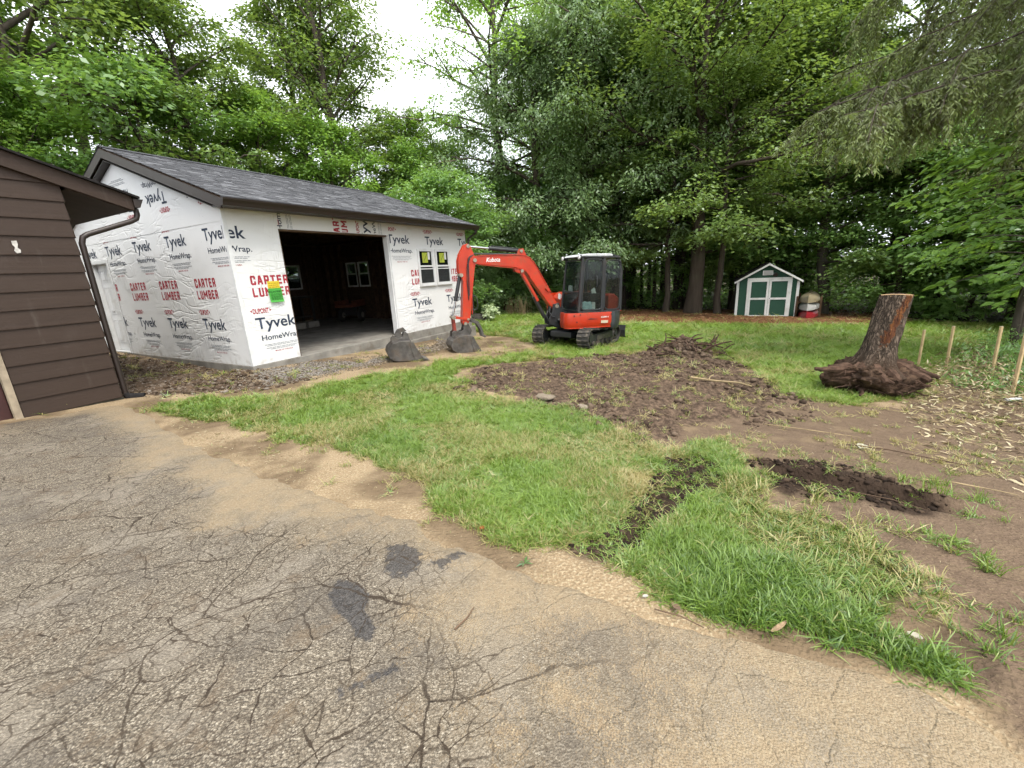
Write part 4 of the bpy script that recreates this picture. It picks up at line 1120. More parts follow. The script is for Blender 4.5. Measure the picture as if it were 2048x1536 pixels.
# ---- slewing house
def arc(cx, cy, r, a0, a1, n): return [(cx + r * math.cos(R(a0 + (a1 - a0) * i / n)), cy + r * math.sin(R(a0 + (a1 - a0) * i / n))) for i in range(n + 1)]
plan = [(0.50, 0.30), (0.78, 0.34)] + arc(0.68, 0.66, 0.17, 20, 90, 5) + [(-0.30, 0.83)] + [(-0.47, 0.815)] + arc(-0.25, 0.25, 0.62, 114, 180, 7) + \
       arc(-0.25, -0.25, 0.62, 180, 246, 7) + [(-0.47, -0.815), (-0.30, -0.83), (0.60, -0.83), (0.68, -0.72), (0.68, -0.32), (0.50, -0.28)]
MB().prism(plan, 0.57, 0.92, 'z').build('house_deck', M_BLACK, ex, bevel=0.02)
def shell(path, z0, z1, t, name, mat, parent, bulge=0.0):
    """Thin panel standing along a plan path, bowed slightly outward in the middle."""
    path = [Vector((*p, 0)) for p in path]; V, F, nz_ = [], [], 6
    for i, p in enumerate(path):
        d = (path[min(i + 1, len(path) - 1)] - path[max(0, i - 1)]).normalized(); nn = Vector((d.y, -d.x, 0)) * -1
        for k in range(nz_ + 1):
            s = k / nz_; b = bulge * (1 - (2 * s - 1) ** 4) + (-0.03 * (1 - s) ** 6)
            q = p + nn * (t + b); V.append((q.x, q.y, z0 + (z1 - z0) * s))
    N = nz_ + 1
    for i in range(len(path) - 1):
        for k in range(nz_): F.append((i * N + k, (i + 1) * N + k, (i + 1) * N + k + 1, i * N + k + 1))
    m = len(V)
    for p in path: pass
    V2 = []
    for i, p in enumerate(path):
        for k in range(N): V2.append((p.x, p.y, z0 + (z1 - z0) * k / nz_))
    V += V2
    for i in range(len(path) - 1):
        for k in range(nz_): F.append((m + i * N + k + 1, m + (i + 1) * N + k + 1, m + (i + 1) * N + k, m + i * N + k))
        F.append((i * N, m + i * N, m + (i + 1) * N, (i + 1) * N)); F.append((i * N + nz_, (i + 1) * N + nz_, m + (i + 1) * N + nz_, m + i * N + nz_))
    e = (len(path) - 1) * N
    for k in range(nz_):
        F.append((k, k + 1, m + k + 1, m + k)); F.append((e + k + 1, e + k, m + e + k, m + e + k + 1))
    mb = MB(); mb.add(V, F)
    return mb.build(name, mat, parent, smooth=True)
left_path = [(0.785, 0.36), (0.80, 0.55)] + arc(0.68, 0.66, 0.18, 0, 90, 7) + [(0.30, 0.842), (-0.1, 0.842), (-0.48, 0.83)]
pn = shell(left_path[::-1], 0.55, 0.945, 0.016, 'side_panel', M_ORANGE, ex, 0.012)
rear_path = [(-0.485, 0.828)] + arc(-0.25, 0.25, 0.64, 112, 180, 7) + arc(-0.25, -0.25, 0.64, 180, 248, 7) + [(-0.485, -0.828)]
shell(rear_path[::-1], 0.50, 0.95, 0.05, 'counterweight', M_DGREY, ex, 0.02)
shell([(-0.48, -0.84), (0.60, -0.842)][::-1], 0.56, 1.40, 0.014, 'engine_cover', M_ORANGE, ex, 0.02)
MB().prism([(-0.82, 0.93), (0.45, 0.93), (0.50, 1.25), (0.30, 1.42), (-0.55, 1.44), (-0.80, 1.20)], -0.82, -0.18).build('engine_hood', M_ORANGE, ex, bevel=0.05, seg=3)
MB().prism([(-0.86, 0.925), (-0.42, 0.925), (-0.42, 1.36), (-0.60, 1.40), (-0.76, 1.28), (-0.85, 1.08)], -0.16, 0.70).build('rear_hood', M_ORANGE, ex, bevel=0.04, seg=3)
# lettering and decals on the panel
def side(x, z, y=0.8805): return Matrix(((-1, 0, 0, x), (0, 0, 1, y), (0, 1, 0, z), (0, 0, 0, 1)))
put_text(text_mesh('KX040-4', 0.235, 0.042, 0.02, 0.35), M_DECAL, pn, side(-0.10, 0.80))
MB().box(-0.32, -0.11, 0.8785, 0.8815, 0.665, 0.735).build('label_plate', M_CREAM, pn)
MB().box(0.30, 0.302, 0.8790, 0.8800, 0.62, 0.93).build('panel_seam', M_BLACK, pn)
MB().prism([(0.28, 0.775), (-0.02, 0.775), (-0.02, 0.780), (0.20, 0.80), (0.28, 0.785)], 0.8780, 0.8800).build('swoosh', M_BLACK, pn)
MB().box(0.815, 0.8195, 0.60, 0.67, 0.71, 0.82).build('front_decal', M_DECAL, pn)
for (bx_, bz_) in ((0.60, 0.72), (0.68, 0.88), (0.50, 0.90), (-0.42, 0.89)):
    MB().tube([(bx_, 0.872, bz_), (bx_, 0.884, bz_)], 0.018, 10).build('bolt', M_BLACK, pn)

# ---- cab
CX0, CX1, CY0, CY1, CZ0, CZ1 = -0.76, 0.50, -0.14, 0.80, 0.95, 2.29
def post(a, b, w=0.055, d=0.06): return MB().bar(a, b, d, w, up=(1, 0, 0))
cab = MB().box(CX0 + 0.02, CX1, CY0, CY1, CZ0 - 0.02, CZ0 + 0.03).build('cab', M_BLACK, ex, bevel=0.012)
post((CX1, CY1 - 0.03, CZ0), (CX1 - 0.10, CY1 - 0.05, CZ1), 0.07, 0.06).build('pillar', M_BLACK, cab, bevel=0.012)
post((CX1 + 0.02, CY0 + 0.03, CZ0), (CX1 - 0.10, CY0 + 0.05, CZ1), 0.06, 0.05).build('pillar', M_BLACK, cab, bevel=0.012)
post((-0.20, CY1 - 0.03, CZ0), (-0.22, CY1 - 0.05, CZ1), 0.085, 0.05).build('pillar', M_BLACK, cab, bevel=0.012)
post((-0.20, CY0 + 0.03, CZ0), (-0.22, CY0 + 0.05, CZ1), 0.06, 0.05).build('pillar', M_BLACK, cab, bevel=0.012)
MB().tube([(CX0, CY1 - 0.05, CZ0 + 0.02), (CX0, CY1 - 0.05, 1.3), (CX0 + 0.01, CY1 - 0.06, 2.0), (CX0 + 0.06, CY1 - 0.07, 2.2), (CX0 + 0.16, CY1 - 0.07, CZ1)], 0.038, 8).build('pillar', M_BLACK, cab, smooth=True)
MB().tube([(CX0, CY0 + 0.05, CZ0 + 0.02), (CX0, CY0 + 0.05, 1.3), (CX0 + 0.01, CY0 + 0.06, 2.0), (CX0 + 0.06, CY0 + 0.07, 2.2), (CX0 + 0.16, CY0 + 0.07, CZ1)], 0.038, 8).build('pillar', M_BLACK, cab, smooth=True)
MB().box(CX0 + 0.08, CX1 - 0.06, CY0 + 0.02, CY1 - 0.01, CZ1, CZ1 + 0.05).build('roof_frame', M_BLACK, cab, bevel=0.02)
rf = MB().prism([(CX0 + 0.30, CZ1 + 0.05), (CX1 - 0.02, CZ1 + 0.03), (CX1 - 0.06, CZ1 + 0.075), (0.25, CZ1 + 0.105), (-0.35, CZ1 + 0.115), (CX0 + 0.32, CZ1 + 0.10)], CY0 + 0.03, CY1 - 0.02)
rf.build('roof', plain('pale_grey_roof', (0.62, 0.64, 0.65), 0.4), cab, bevel=0.02)
MB().prism([(CX0 + 0.03, CZ1 - 0.02), (CX0 + 0.295, CZ1 + 0.052), (CX0 + 0.295, CZ1 + 0.10), (CX0 + 0.10, CZ1 + 0.055)], CY0 + 0.03, CY1 - 0.02).build('roof_tail', M_BLACK, cab, bevel=0.015)
# frames and panes
def ring(pts, r, name='door_frame'):
    return MB().tube(pts + [pts[0], pts[1]], r, 6).build(name, M_BLACK, cab, smooth=True)
def rounded(x0, x1, z0, z1, r=0.09, k=4):
    P = []
    for (cx, cz, a) in ((x0 + r, z0 + r, 180), (x1 - r, z0 + r, 270), (x1 - r, z1 - r, 0), (x0 + r, z1 - r, 90)):
        P += [(cx + r * math.cos(R(a + 90 * i / k)), cz + r * math.sin(R(a + 90 * i / k))) for i in range(k + 1)]
    return P
def skew(P): return [(a - (b - CZ0) * 0.075 * (1 if a > 0.1 else 0.15), CY1 - 0.005 - (b - CZ0) * 0.015, b) for a, b in P]
dP = rounded(-0.155, CX1 - 0.05, CZ0 + 0.06, CZ1 - 0.03)
ring(skew(dP), 0.022)
pane = lambda P, t=0.004: MB().add([(a, b - t, c) for a, b, c in P] + [(a, b + t, c) for a, b, c in P], [tuple(range(len(P) - 1, -1, -1)), tuple(range(len(P), 2 * len(P)))] + [(i, (i + 1) % len(P), len(P) + (i + 1) % len(P), len(P) + i) for i in range(len(P))])
pane(skew(rounded(-0.14, CX1 - 0.065, CZ0 + 0.075, CZ1 - 0.045))).build('pane', M_CABG, cab)
qP = rounded(CX0 + 0.05, -0.25, CZ0 + 0.05, CZ1 - 0.05, 0.11)
ring([(a, CY1 - 0.015 - (c - CZ0) * 0.015, c) for a, c in qP], 0.018, 'window_frame')
pane([(a, CY1 - 0.015 - (c - CZ0) * 0.015, c) for a, c in qP]).build('pane', M_CABG, cab)
fP = [(CX1 + 0.012 - (c - CZ0) * 0.082, a, c) for a, c in rounded(CY0 + 0.05, CY1 - 0.06, CZ0 + 0.50, CZ1 - 0.05, 0.06)]
ring(fP, 0.018, 'window_frame')
fpane = lambda P, t=0.004: MB().add([(a - t, b, c) for a, b, c in P] + [(a + t, b, c) for a, b, c in P], [tuple(range(len(P) - 1, -1, -1)), tuple(range(len(P), 2 * len(P)))] + [(i, (i + 1) % len(P), len(P) + (i + 1) % len(P), len(P) + i) for i in range(len(P))])
fpane(fP).build('pane', M_CABG, cab)
lP = [(CX1 + 0.016 - (c - CZ0) * 0.082, a, c) for a, c in rounded(CY0 + 0.05, CY1 - 0.06, CZ0 + 0.04, CZ0 + 0.48, 0.09)]
ring(lP, 0.012, 'window_frame')
fpane(lP).build('pane', glass_mat('lower_screen_glass', (0.78, 0.83, 0.82), 0.68, 0.12), cab)
rP = [(a, CY0 + 0.012, c) for a, c in rounded(-0.70, CX1 - 0.14, CZ0 + 0.45, CZ1 - 0.06, 0.06)]
pane(rP).build('pane', M_CABG, cab)
MB().bar((-0.70, CY0 + 0.01, CZ0 + 0.43), (CX1 - 0.06, CY0 + 0.01, CZ0 + 0.43), 0.03, 0.03).build('window_rail', M_BLACK, cab)
MB().box(-0.74, CX1 - 0.05, CY0 + 0.002, CY0 + 0.02, CZ0 + 0.03, CZ0 + 0.41).build('side_wall', M_BLACK, cab)
MB().tube([(0.02, CY1 + 0.01, 1.58), (0.02, CY1 + 0.03, 1.62), (0.02, CY1 + 0.03, 1.82), (0.02, CY1 + 0.01, 1.86)], 0.012, 6).build('door_handle', M_BLACK, cab, smooth=True)
# seat, levers and what lies in the cab
st_ = MB().box(-0.42, 0.02, 0.12, 0.56, 1.18, 1.32).build('seat', M_SEAT, cab, bevel=0.04, seg=3)
MB().prism([(-0.42, 1.32), (-0.34, 1.32), (-0.44, 1.95), (-0.52, 1.93)], 0.14, 0.54).build('backrest', M_SEAT, st_, bevel=0.03)
MB().prism([(-0.47, 1.96), (-0.42, 1.97), (-0.45, 2.14), (-0.52, 2.13)], 0.22, 0.46).build('headrest', M_SEAT, st_, bevel=0.02)
MB().box(-0.40, 0.0, 0.16, 0.52, 0.98, 1.18).build('seat_base', M_BLACK, st_, bevel=0.02)
for sy in (0.06, 0.62):
    MB().box(-0.25, 0.12, sy - 0.05, sy + 0.05, 1.22, 1.42).build('console', M_BLACK, cab, bevel=0.02)
    MB().tube([(0.06, sy, 1.42), (0.09, sy, 1.55), (0.10, sy, 1.64)], [0.015, 0.02, 0.028], 8).build('joystick', M_BLACK, cab, smooth=True)
for k, sy in enumerate((0.26, 0.33, 0.40)):
    MB().tube([(0.30, sy, 0.98), (0.26, sy, 1.35), (0.20, sy, 1.52)], 0.010, 6).build('travel_lever', M_CHROME, cab, smooth=True)
MB().prism([(0.34, 1.45), (0.42, 1.47), (0.40, 1.62), (0.33, 1.60)], 0.03, 0.15).build('monitor', M_DECAL, cab, bevel=0.01)
MB().prism([(-0.10, 1.36), (0.02, 1.32), (0.08, 1.50), (-0.02, 1.56)], 0.63, 0.655).build('manual', M_DECAL, cab)
MB().prism([(0.05, 0.99), (0.30, 0.985), (0.34, 1.08), (0.30, 1.20), (0.24, 1.22), (0.19, 1.19), (0.08, 1.21), (0.04, 1.1)], 0.60, 0.68).build('bag', M_CYAN, cab, bevel=0.015)
MB().prism([(-0.06, 0.99), (0.04, 0.99), (0.04, 1.20), (-0.05, 1.19)], 0.61, 0.66).build('paper_pack', M_DECAL, cab)
for k in range(5):
    MB().box(-0.38, 0.04, 0.14, 0.54, 1.105 + k * 0.014, 1.113 + k * 0.014).build('seat_bellows', M_SEAT, st_)
# work lamps and mirror
for sy in (CY0 + 0.0, CY1 - 0.06):
    lp = MB().tube([(0.42, sy, 2.31), (0.45, sy, 2.31), (0.50, sy, 2.305)], [0.03, 0.055, 0.055], 14).build('work_lamp', M_BLACK, cab, smooth=True)
    MB().tube([(0.498, sy, 2.305), (0.520, sy, 2.303)], [0.052, 0.045], 14).build('lens', M_LENS, lp, smooth=True)
    MB().bar((0.40, sy, 2.30), (0.44, sy, 2.27), 0.03, 0.03).build('lamp_bracket', M_BLACK, lp)
MB().prism([(0.46, 1.22), (0.55, 1.26), (0.53, 1.40), (0.45, 1.36)], -0.30, -0.26).build('mirror', M_DECAL, cab)

# ---- swing bracket, boom, arm, bucket
FT = lv(0.77, 1.12)
sw = MB().prism(lvl([(0.40, 0.60), (0.62, 0.50), (0.98, 0.66), (1.00, 0.80), (0.90, 0.98), (0.86, 1.18), (0.70, 1.20), (0.62, 1.0), (0.42, 0.96)]), -0.17, -0.11)
sw.prism(lvl([(0.40, 0.60), (0.62, 0.50), (0.98, 0.66), (1.00, 0.80), (0.90, 0.98), (0.86, 1.18), (0.70, 1.20), (0.62, 1.0), (0.42, 0.96)]), 0.11, 0.17)
sw.box(0.42, 0.70, -0.109, 0.109, 0.60, 0.92)
sw.build('swing_bracket', M_BLACK, ex, bevel=0.012)
MB().tube([(0.62, 0, 0.48), (0.62, 0, 1.0)], 0.085, 16).build('swing_pin', M_BLACK, ex, smooth=True)
MB().tube([(0.35, 0.28, 0.72), (0.80, 0.20, 0.72)], 0.045, 12).build('swing_cylinder', M_BLACK, ex, smooth=True)
boomP = [(2.90, 2.47), (2.84, 2.475), (1.75, 2.46), (1.58, 2.435), (1.47, 2.38), (1.36, 2.28), (1.27, 2.14), (0.72, 1.20), (0.68, 1.12), (0.71, 1.06), (0.78, 1.04), (0.86, 1.08), (1.43, 1.86), (1.52, 2.00), (1.60, 2.08), (1.70, 2.125), (1.85, 2.16), (2.86, 2.285), (2.96, 2.30), (2.99, 2.37), (2.96, 2.45)]
bm_ = MB().prism(lvl(boomP), -0.085, 0.085).build('boom', M_ORANGE, ex, bevel=0.008)
MB().prism(lvl([(2.82, 2.47), (1.76, 2.455), (1.58, 2.43), (1.47, 2.375), (1.36, 2.27), (1.28, 2.14), (0.90, 1.48), (0.88, 1.49), (1.27, 2.15), (1.355, 2.285), (1.465, 2.393), (1.58, 2.447), (1.76, 2.473), (2.82, 2.487)]), -0.10, 0.10).build('top_flange', M_ORANGE, bm_, bevel=0.003)
MB().prism(lvl([(0.92, 1.13), (1.46, 1.87), (1.55, 2.01), (1.62, 2.075), (1.72, 2.115), (2.82, 2.262), (2.82, 2.275), (1.71, 2.128), (1.61, 2.088), (1.54, 2.02), (1.45, 1.88), (0.91, 1.14)]), -0.10, 0.10).build('bottom_flange', M_ORANGE, bm_, bevel=0.003)
def sidl(x, z, y): 
    a = lv(x, z); c_, s_ = math.cos(-TILT), math.sin(-TILT)
    return Matrix(((-c_, -s_ * 0 + s_, 0, a[0]), (0, 0, 1, y), (-s_, c_, 0, a[1]), (0, 0, 0, 1)))
put_text(text_mesh('Kubota', 0.36, 0.105, 0.022, 0.15), M_DECAL, bm_, sidl(2.62, 2.315, 0.0875))
def pin(x, z, w, r, parent, name='pin'):
    a = lv(x, z); return MB().tube([(a[0], -w, a[1]), (a[0], w, a[1])], r, 14).build(name, M_PIN, parent, smooth=True)
pin(0.77, 1.12, 0.19, 0.05, bm_); pin(2.92, 2.37, 0.155, 0.045, bm_)
# bracket for the arm cylinder on the boom's knee
for sy in (-0.075, 0.05):
    MB().prism(lvl([(1.54, 2.43), (1.82, 2.46), (1.74, 2.60), (1.62, 2.61)]), sy, sy + 0.025).build('bracket', M_ORANGE, bm_, bevel=0.006)
    MB().prism(lvl([(1.58, 2.07), (1.90, 2.16), (1.86, 2.06), (1.70, 2.00), (1.62, 2.02)]), sy, sy + 0.025).build('bracket', M_ORANGE, bm_, bevel=0.006)
pin(1.68, 2.55, 0.10, 0.04, bm_); pin(1.69, 2.065, 0.12, 0.04, bm_)
MB().prism(lvl([(0.98, 1.50), (1.06, 1.60), (0.99, 1.65), (0.92, 1.55)]), 0.086, 0.12).build('clamp', M_ORANGE, bm_)
# cylinders: barrel and rod
def ram(p0, p1, split, rb, rrod, name, mat, y=0.0):
    a, b = lv(*p0), lv(*p1)
    a, b = Vector((a[0], y, a[1])), Vector((b[0], y, b[1])); m_ = a.lerp(b, split)
    d = (b - a).normalized()
    c = MB().tube([a, a + d * 0.03, m_ - d * 0.04, m_ - d * 0.04, m_], [rb * 0.8, rb, rb, rb * 1.15, rb * 1.15], 14).build(name, mat, ex, smooth=True)
    MB().tube([m_ + d * 0.0005, b], rrod, 12).build('rod', M_CHROME, c, smooth=True)
    MB().tube([b - d * 0.05 + Vector((0, 0, 0)), b + d * 0.03], rrod * 1.7, 10).build('rod_eye', mat, c, smooth=True)
    MB().tube([a + d * 0.06 + Vector((0, 0, rb * 1.25)), m_ - d * 0.06 + Vector((0, 0, rb * 1.25))], 0.012, 6).build('hydraulic_line', M_BLACK, c, smooth=True)
    return c
ram((1.68, 2.55), (3.06, 2.70), 0.60, 0.048, 0.026, 'arm_cylinder', M_BLACK)
ram((1.06, 0.84), (1.69, 2.065), 0.46, 0.052, 0.03, 'boom_cylinder', M_BLACK)
a0, a1 = lv(1.30, 1.28), lv(1.74, 2.03)
MB().bar((lv(1.25, 1.28)[0], 0, lv(1.25, 1.28)[1]), (lv(1.67, 2.03)[0], 0, lv(1.67, 2.03)[1]), 0.12, 0.075, up=(1, 0, 0)).build('rod_guard', M_ORANGE, ex, bevel=0.012)
ram((3.28, 2.05), (3.55, 1.05), 0.62, 0.045, 0.025, 'bucket_cylinder', M_BLACK)
# arm
armP = [(3.07, 2.76), (3.14, 2.74), (3.28, 2.52), (3.325, 2.38), (3.335, 2.15), (3.30, 2.02), (3.24, 1.90), (3.34, 0.92), (3.32, 0.86), (3.26, 0.83), (3.20, 0.86), (3.13, 1.00), (2.93, 2.20), (2.87, 2.36), (2.92, 2.50), (3.00, 2.70)]
am = MB().prism(lvl(armP), -0.115, -0.065).prism(lvl(armP), 0.065, 0.115)
am.prism(lvl([(3.30, 2.30), (3.24, 1.90), (3.33, 0.95), (3.31, 0.95), (3.21, 1.9), (3.27, 2.3)]), -0.064, 0.064)
am.prism(lvl([(3.15, 0.95), (2.97, 2.12), (2.99, 2.12), (3.17, 0.95)]), -0.064, 0.064)
arm = am.build('arm', M_ORANGE, ex, bevel=0.006)
pin(3.06, 2.70, 0.14, 0.042, arm); pin(3.28, 2.04, 0.14, 0.045, arm); pin(3.27, 0.88, 0.16, 0.04, arm); pin(3.19, 0.98, 0.15, 0.03, arm)
def hose(pts, name='hose', r=0.013, y=0.13):
    return MB().tube([(lv(a, b)[0], c, lv(a, b)[1]) for a, b, c in pts], r, 6).build(name, M_BLACK, ex, smooth=True)
hose([(1.5, 2.47, 0.06), (2.6, 2.50, 0.07), (2.90, 2.52, 0.10), (3.04, 2.45, 0.13), (3.09, 2.30, 0.14), (3.10, 1.95, 0.135), (3.12, 1.55, 0.13)])
hose([(1.5, 2.475, 0.03), (2.6, 2.52, 0.04), (2.95, 2.53, 0.08), (3.08, 2.42, 0.14), (3.13, 2.2, 0.145), (3.15, 1.9, 0.14), (3.14, 1.45, 0.13)])
hose([(3.02, 1.55, 0.13), (2.94, 1.50, 0.15), (2.93, 1.30, 0.16), (2.97, 1.20, 0.15), (3.07, 1.22, 0.13)])
hose([(0.86, 1.0, 0.1), (0.95, 0.85, 0.14), (0.90, 0.72, 0.16), (0.75, 0.66, 0.16)]); hose([(0.92, 1.05, -0.02), (1.03, 0.9, 0.06), (1.0, 0.75, 0.1), (0.85, 0.68, 0.12)])
hose([(0.95, 1.12, 0.14), (0.99, 0.98, 0.17), (0.93, 0.86, 0.18), (0.84, 0.84, 0.18)], r=0.018)
MB().tube([(lv(3.06, 1.5)[0], 0.128, lv(3.06, 1.5)[1]), (lv(3.08, 1.1)[0], 0.128, lv(3.08, 1.1)[1])], 0.011, 6).build('pipe', M_ORANGE, ex)
# links
for sy in (-0.14, 0.115):
    MB().bar((lv(3.55, 1.05)[0], sy + 0.012, lv(3.55, 1.05)[1]), (lv(3.18, 0.98)[0], sy + 0.012, lv(3.18, 0.98)[1]), 0.025, 0.055).build('link', M_ORANGE, ex, bevel=0.006)
M_RUSTR = plain('scuffed_red_link', (0.33, 0.05, 0.03), 0.6, 0.4, var=0.3, scale=9, grime=(0.07, 0.05, 0.04))
MB().bar((lv(3.55, 1.07)[0], 0, lv(3.55, 1.07)[1]), (lv(3.53, 0.66)[0], 0, lv(3.53, 0.66)[1]), 0.17, 0.07, up=(1, 0, 0)).build('bucket_link', M_RUSTR, ex, bevel=0.015)
pin(3.55, 1.05, 0.16, 0.045, arm); 
cpl = MB().prism(lvl([(3.62, 0.70), (3.55, 0.74), (3.44, 0.68), (3.34, 0.72), (3.28, 0.92), (3.20, 0.88), (3.12, 0.70), (3.16, 0.60), (3.32, 0.54), (3.52, 0.52), (3.64, 0.58)]), -0.13, -0.09)
cpl.prism(lvl([(3.62, 0.70), (3.55, 0.74), (3.44, 0.68), (3.34, 0.72), (3.28, 0.92), (3.20, 0.88), (3.12, 0.70), (3.16, 0.60), (3.32, 0.54), (3.52, 0.52), (3.64, 0.58)]), 0.09, 0.13)
cpl.prism(lvl([(3.58, 0.60), (3.30, 0.58), (3.30, 0.66), (3.56, 0.68)]), -0.089, 0.089)
cpl.build('quick_coupler', M_STEEL, ex, bevel=0.008)
th_ = MB().prism(lvl([(3.14, 1.02), (3.05, 0.98), (2.92, 0.90), (2.84, 0.72), (2.80, 0.55), (2.74, 0.50), (2.78, 0.48), (2.86, 0.52), (2.90, 0.70), (2.98, 0.84), (3.12, 0.90)]), -0.10, -0.06)
th_.prism(lvl([(3.14, 1.02), (3.05, 0.98), (2.92, 0.90), (2.84, 0.72), (2.80, 0.55), (2.74, 0.50), (2.78, 0.48), (2.86, 0.52), (2.90, 0.70), (2.98, 0.84), (3.12, 0.90)]), 0.06, 0.10)
th_.prism(lvl([(2.98, 0.90), (2.90, 0.80), (2.84, 0.62), (2.87, 0.62), (2.93, 0.78), (3.0, 0.86)]), -0.059, 0.059)
th_.build('thumb', M_STEEL, ex, bevel=0.006)

def bucket(parent, xf, name='bucket', w=0.29, teeth=True, only=False):
    """Digging bucket: curved shell, two cheeks, lip, teeth and mounting ears. xf maps outline (x, z)."""
    outer = [(3.20, 0.60), (3.40, 0.62), (3.56, 0.58), (3.67, 0.49), (3.71, 0.38), (3.67, 0.27), (3.57, 0.205), (3.42, 0.18), (3.15, 0.172), (2.98, 0.165)]
    inner = [(2.98, 0.180), (3.15, 0.188), (3.42, 0.198), (3.55, 0.225), (3.64, 0.29), (3.685, 0.38), (3.645, 0.475), (3.545, 0.558), (3.40, 0.598), (3.20, 0.58)]
    sh = MB().prism([xf(*p) for p in outer + inner], -w, w)
    b = sh.build(name, M_STEEL, parent, bevel=0.004, seg=1)
    chk = [(3.20, 0.60), (3.40, 0.62), (3.56, 0.58), (3.67, 0.49), (3.71, 0.38), (3.67, 0.27), (3.57, 0.205), (3.42, 0.18), (3.0, 0.17), (2.96, 0.20), (3.05, 0.36), (3.12, 0.52)]
    for s in (-1, 1):
        y0, y1 = sorted((s * (w + 0.001), s * (w + 0.018)))
        MB().prism([xf(*p) for p in chk], y0, y1).build('cheek', M_STEEL, b, bevel=0.004, seg=1)
        y0, y1 = sorted((s * (w + 0.019), s * (w + 0.034)))
        MB().prism([xf(*p) for p in [(3.02, 0.17), (3.14, 0.17), (3.20, 0.40), (3.22, 0.59), (3.14, 0.57), (3.07, 0.40), (2.97, 0.22)]], y0, y1).build('side_cutter', M_STEEL, b, bevel=0.003, seg=1)
        MB().prism([xf(*p) for p in [(3.18, 0.585), (3.58, 0.57), (3.58, 0.66), (3.52, 0.72), (3.44, 0.66), (3.34, 0.68), (3.30, 0.78), (3.22, 0.76)]], s * 0.10 - 0.012, s * 0.10 + 0.012).build('ear', M_STEEL, b, bevel=0.004, seg=1)
    MB().prism([xf(*p) for p in [(3.06, 0.188), (2.93, 0.158), (2.94, 0.145), (3.06, 0.150)]], -w - 0.01, w + 0.01).build('cutting_edge', M_STEEL, b)
    if teeth:
        for k in range(5):
            y = -w + 0.04 + k * (2 * w - 0.08) / 4
            MB().prism([xf(*p) for p in [(3.03, 0.20), (2.97, 0.20), (2.82, 0.140), (2.82, 0.130), (2.97, 0.135), (3.03, 0.14)]], y - 0.035, y + 0.035).build('tooth', M_STEEL, b, bevel=0.004, seg=1)
    return b
bucket(ex, lambda a, b: lv(a, b))
# the second bucket, lying loose by the slab
b2 = empty('loose_bucket', (-2.36, 9.34, 0), 0, 'dark steel digging bucket lying on gravel by the garage slab', 'bucket')
b2.location.z = gz(-2.36, 9.34) - 0.155
b2.rotation_euler = (0, 0, math.atan2(-0.35, -0.94))
bk = bucket(b2, lambda a, b: (a - 3.33, b), w=0.26, teeth=True)
MB().prism([(-0.02, 0.60), (0.13, 0.60), (0.16, 0.74), (0.10, 0.84), (-0.04, 0.88), (-0.10, 0.80), (0.02, 0.78)], -0.07, 0.07).build('hook', M_STEEL, b2, bevel=0.008)

# ================================================================== GREEN SHED
M_GREEN = NT('dark_green_boards', 0.7, 0.3)
_o = M_GREEN.obj
M_GREEN.base(M_GREEN.mix(M_GREEN.noise(_o, 5, 4), (0.018, 0.066, 0.042), (0.028, 0.092, 0.060)))
M_GREEN = M_GREEN.m
M_WTRIM = plain('white_trim', (0.76, 0.77, 0.76), 0.6, var=0.06, grime=(0.5, 0.5, 0.46))
SA, SB = Vector((11.33, 21.34, 0)), Vector((13.62, 20.18, 0))
srz = math.atan2(SB.y - SA.y, SB.x - SA.x)
SW = (SB - SA).length
shed = empty('garden_shed', (SA.x, SA.y, -1.24), srz, 'small dark green shed with white double doors and white corner trim', 'shed')
SH, SP, SDp = 1.74, 2.53, 3.0
wl_ = MB().prism([(0, 0), (SW, 0), (SW, SH), (SW / 2, SP - 0.06), (0, SH)], 0.0, SDp).build('wall', M_GREEN, shed)
for k in range(1, 13):   # grooves of the sheet siding as raised battens too fine to pick out singly
    xx = SW * k / 13
    if 0.42 < xx < SW - 0.42: continue
    MB().box(xx - 0.004, xx + 0.004, -0.004, -0.0005, 0.02, SH - 0.02).build('batten', M_GREEN, wl_)
for q in (0, 1):
    sgn = 1 if q == 0 else -1
    P = [(-0.12, SH - 0.04), (SW / 2, SP), (SW / 2, SP + 0.05), (-0.12, SH + 0.01)]
    if q: P = [(SW - a, b) for a, b in P]
    MB().prism(P, -0.14, SDp + 0.12).build('roof', M_ROOFD, shed)
    P = [(-0.13, SH - 0.10), (SW / 2, SP - 0.065), (SW / 2, SP + 0.03), (-0.13, SH - 0.005)]
    if q: P = [(SW - a, b) for a, b in P]
    MB().prism(P, -0.165, -0.142).build('rake_trim', M_WTRIM, shed)
    x0 = -0.012 if q == 0 else SW - 0.09
    MB().box(x0, x0 + 0.102, -0.022, -0.001, 0.0, SH - 0.03).build('corner_trim', M_WTRIM, shed)
    xs_ = -0.022 if q == 0 else SW + 0.001
    MB().box(xs_, xs_ + 0.021, -0.02, 0.09, 0.0, SH - 0.06).build('corner_trim', M_WTRIM, shed)
D0, D1, DH = SW * 0.205, SW * 0.855, 1.80
for r_ in ((D0 - 0.09, D0 - 0.002, 0.02, DH + 0.09), (D1 + 0.002, D1 + 0.09, 0.02, DH + 0.09), (D0 - 0.0015, D1 + 0.0015, DH + 0.002, DH + 0.09)):
    MB().box(r_[0], r_[1], -0.024, -0.001, r_[2], r_[3]).build('door_casing', M_WTRIM, shed)
mid = (D0 + D1) / 2
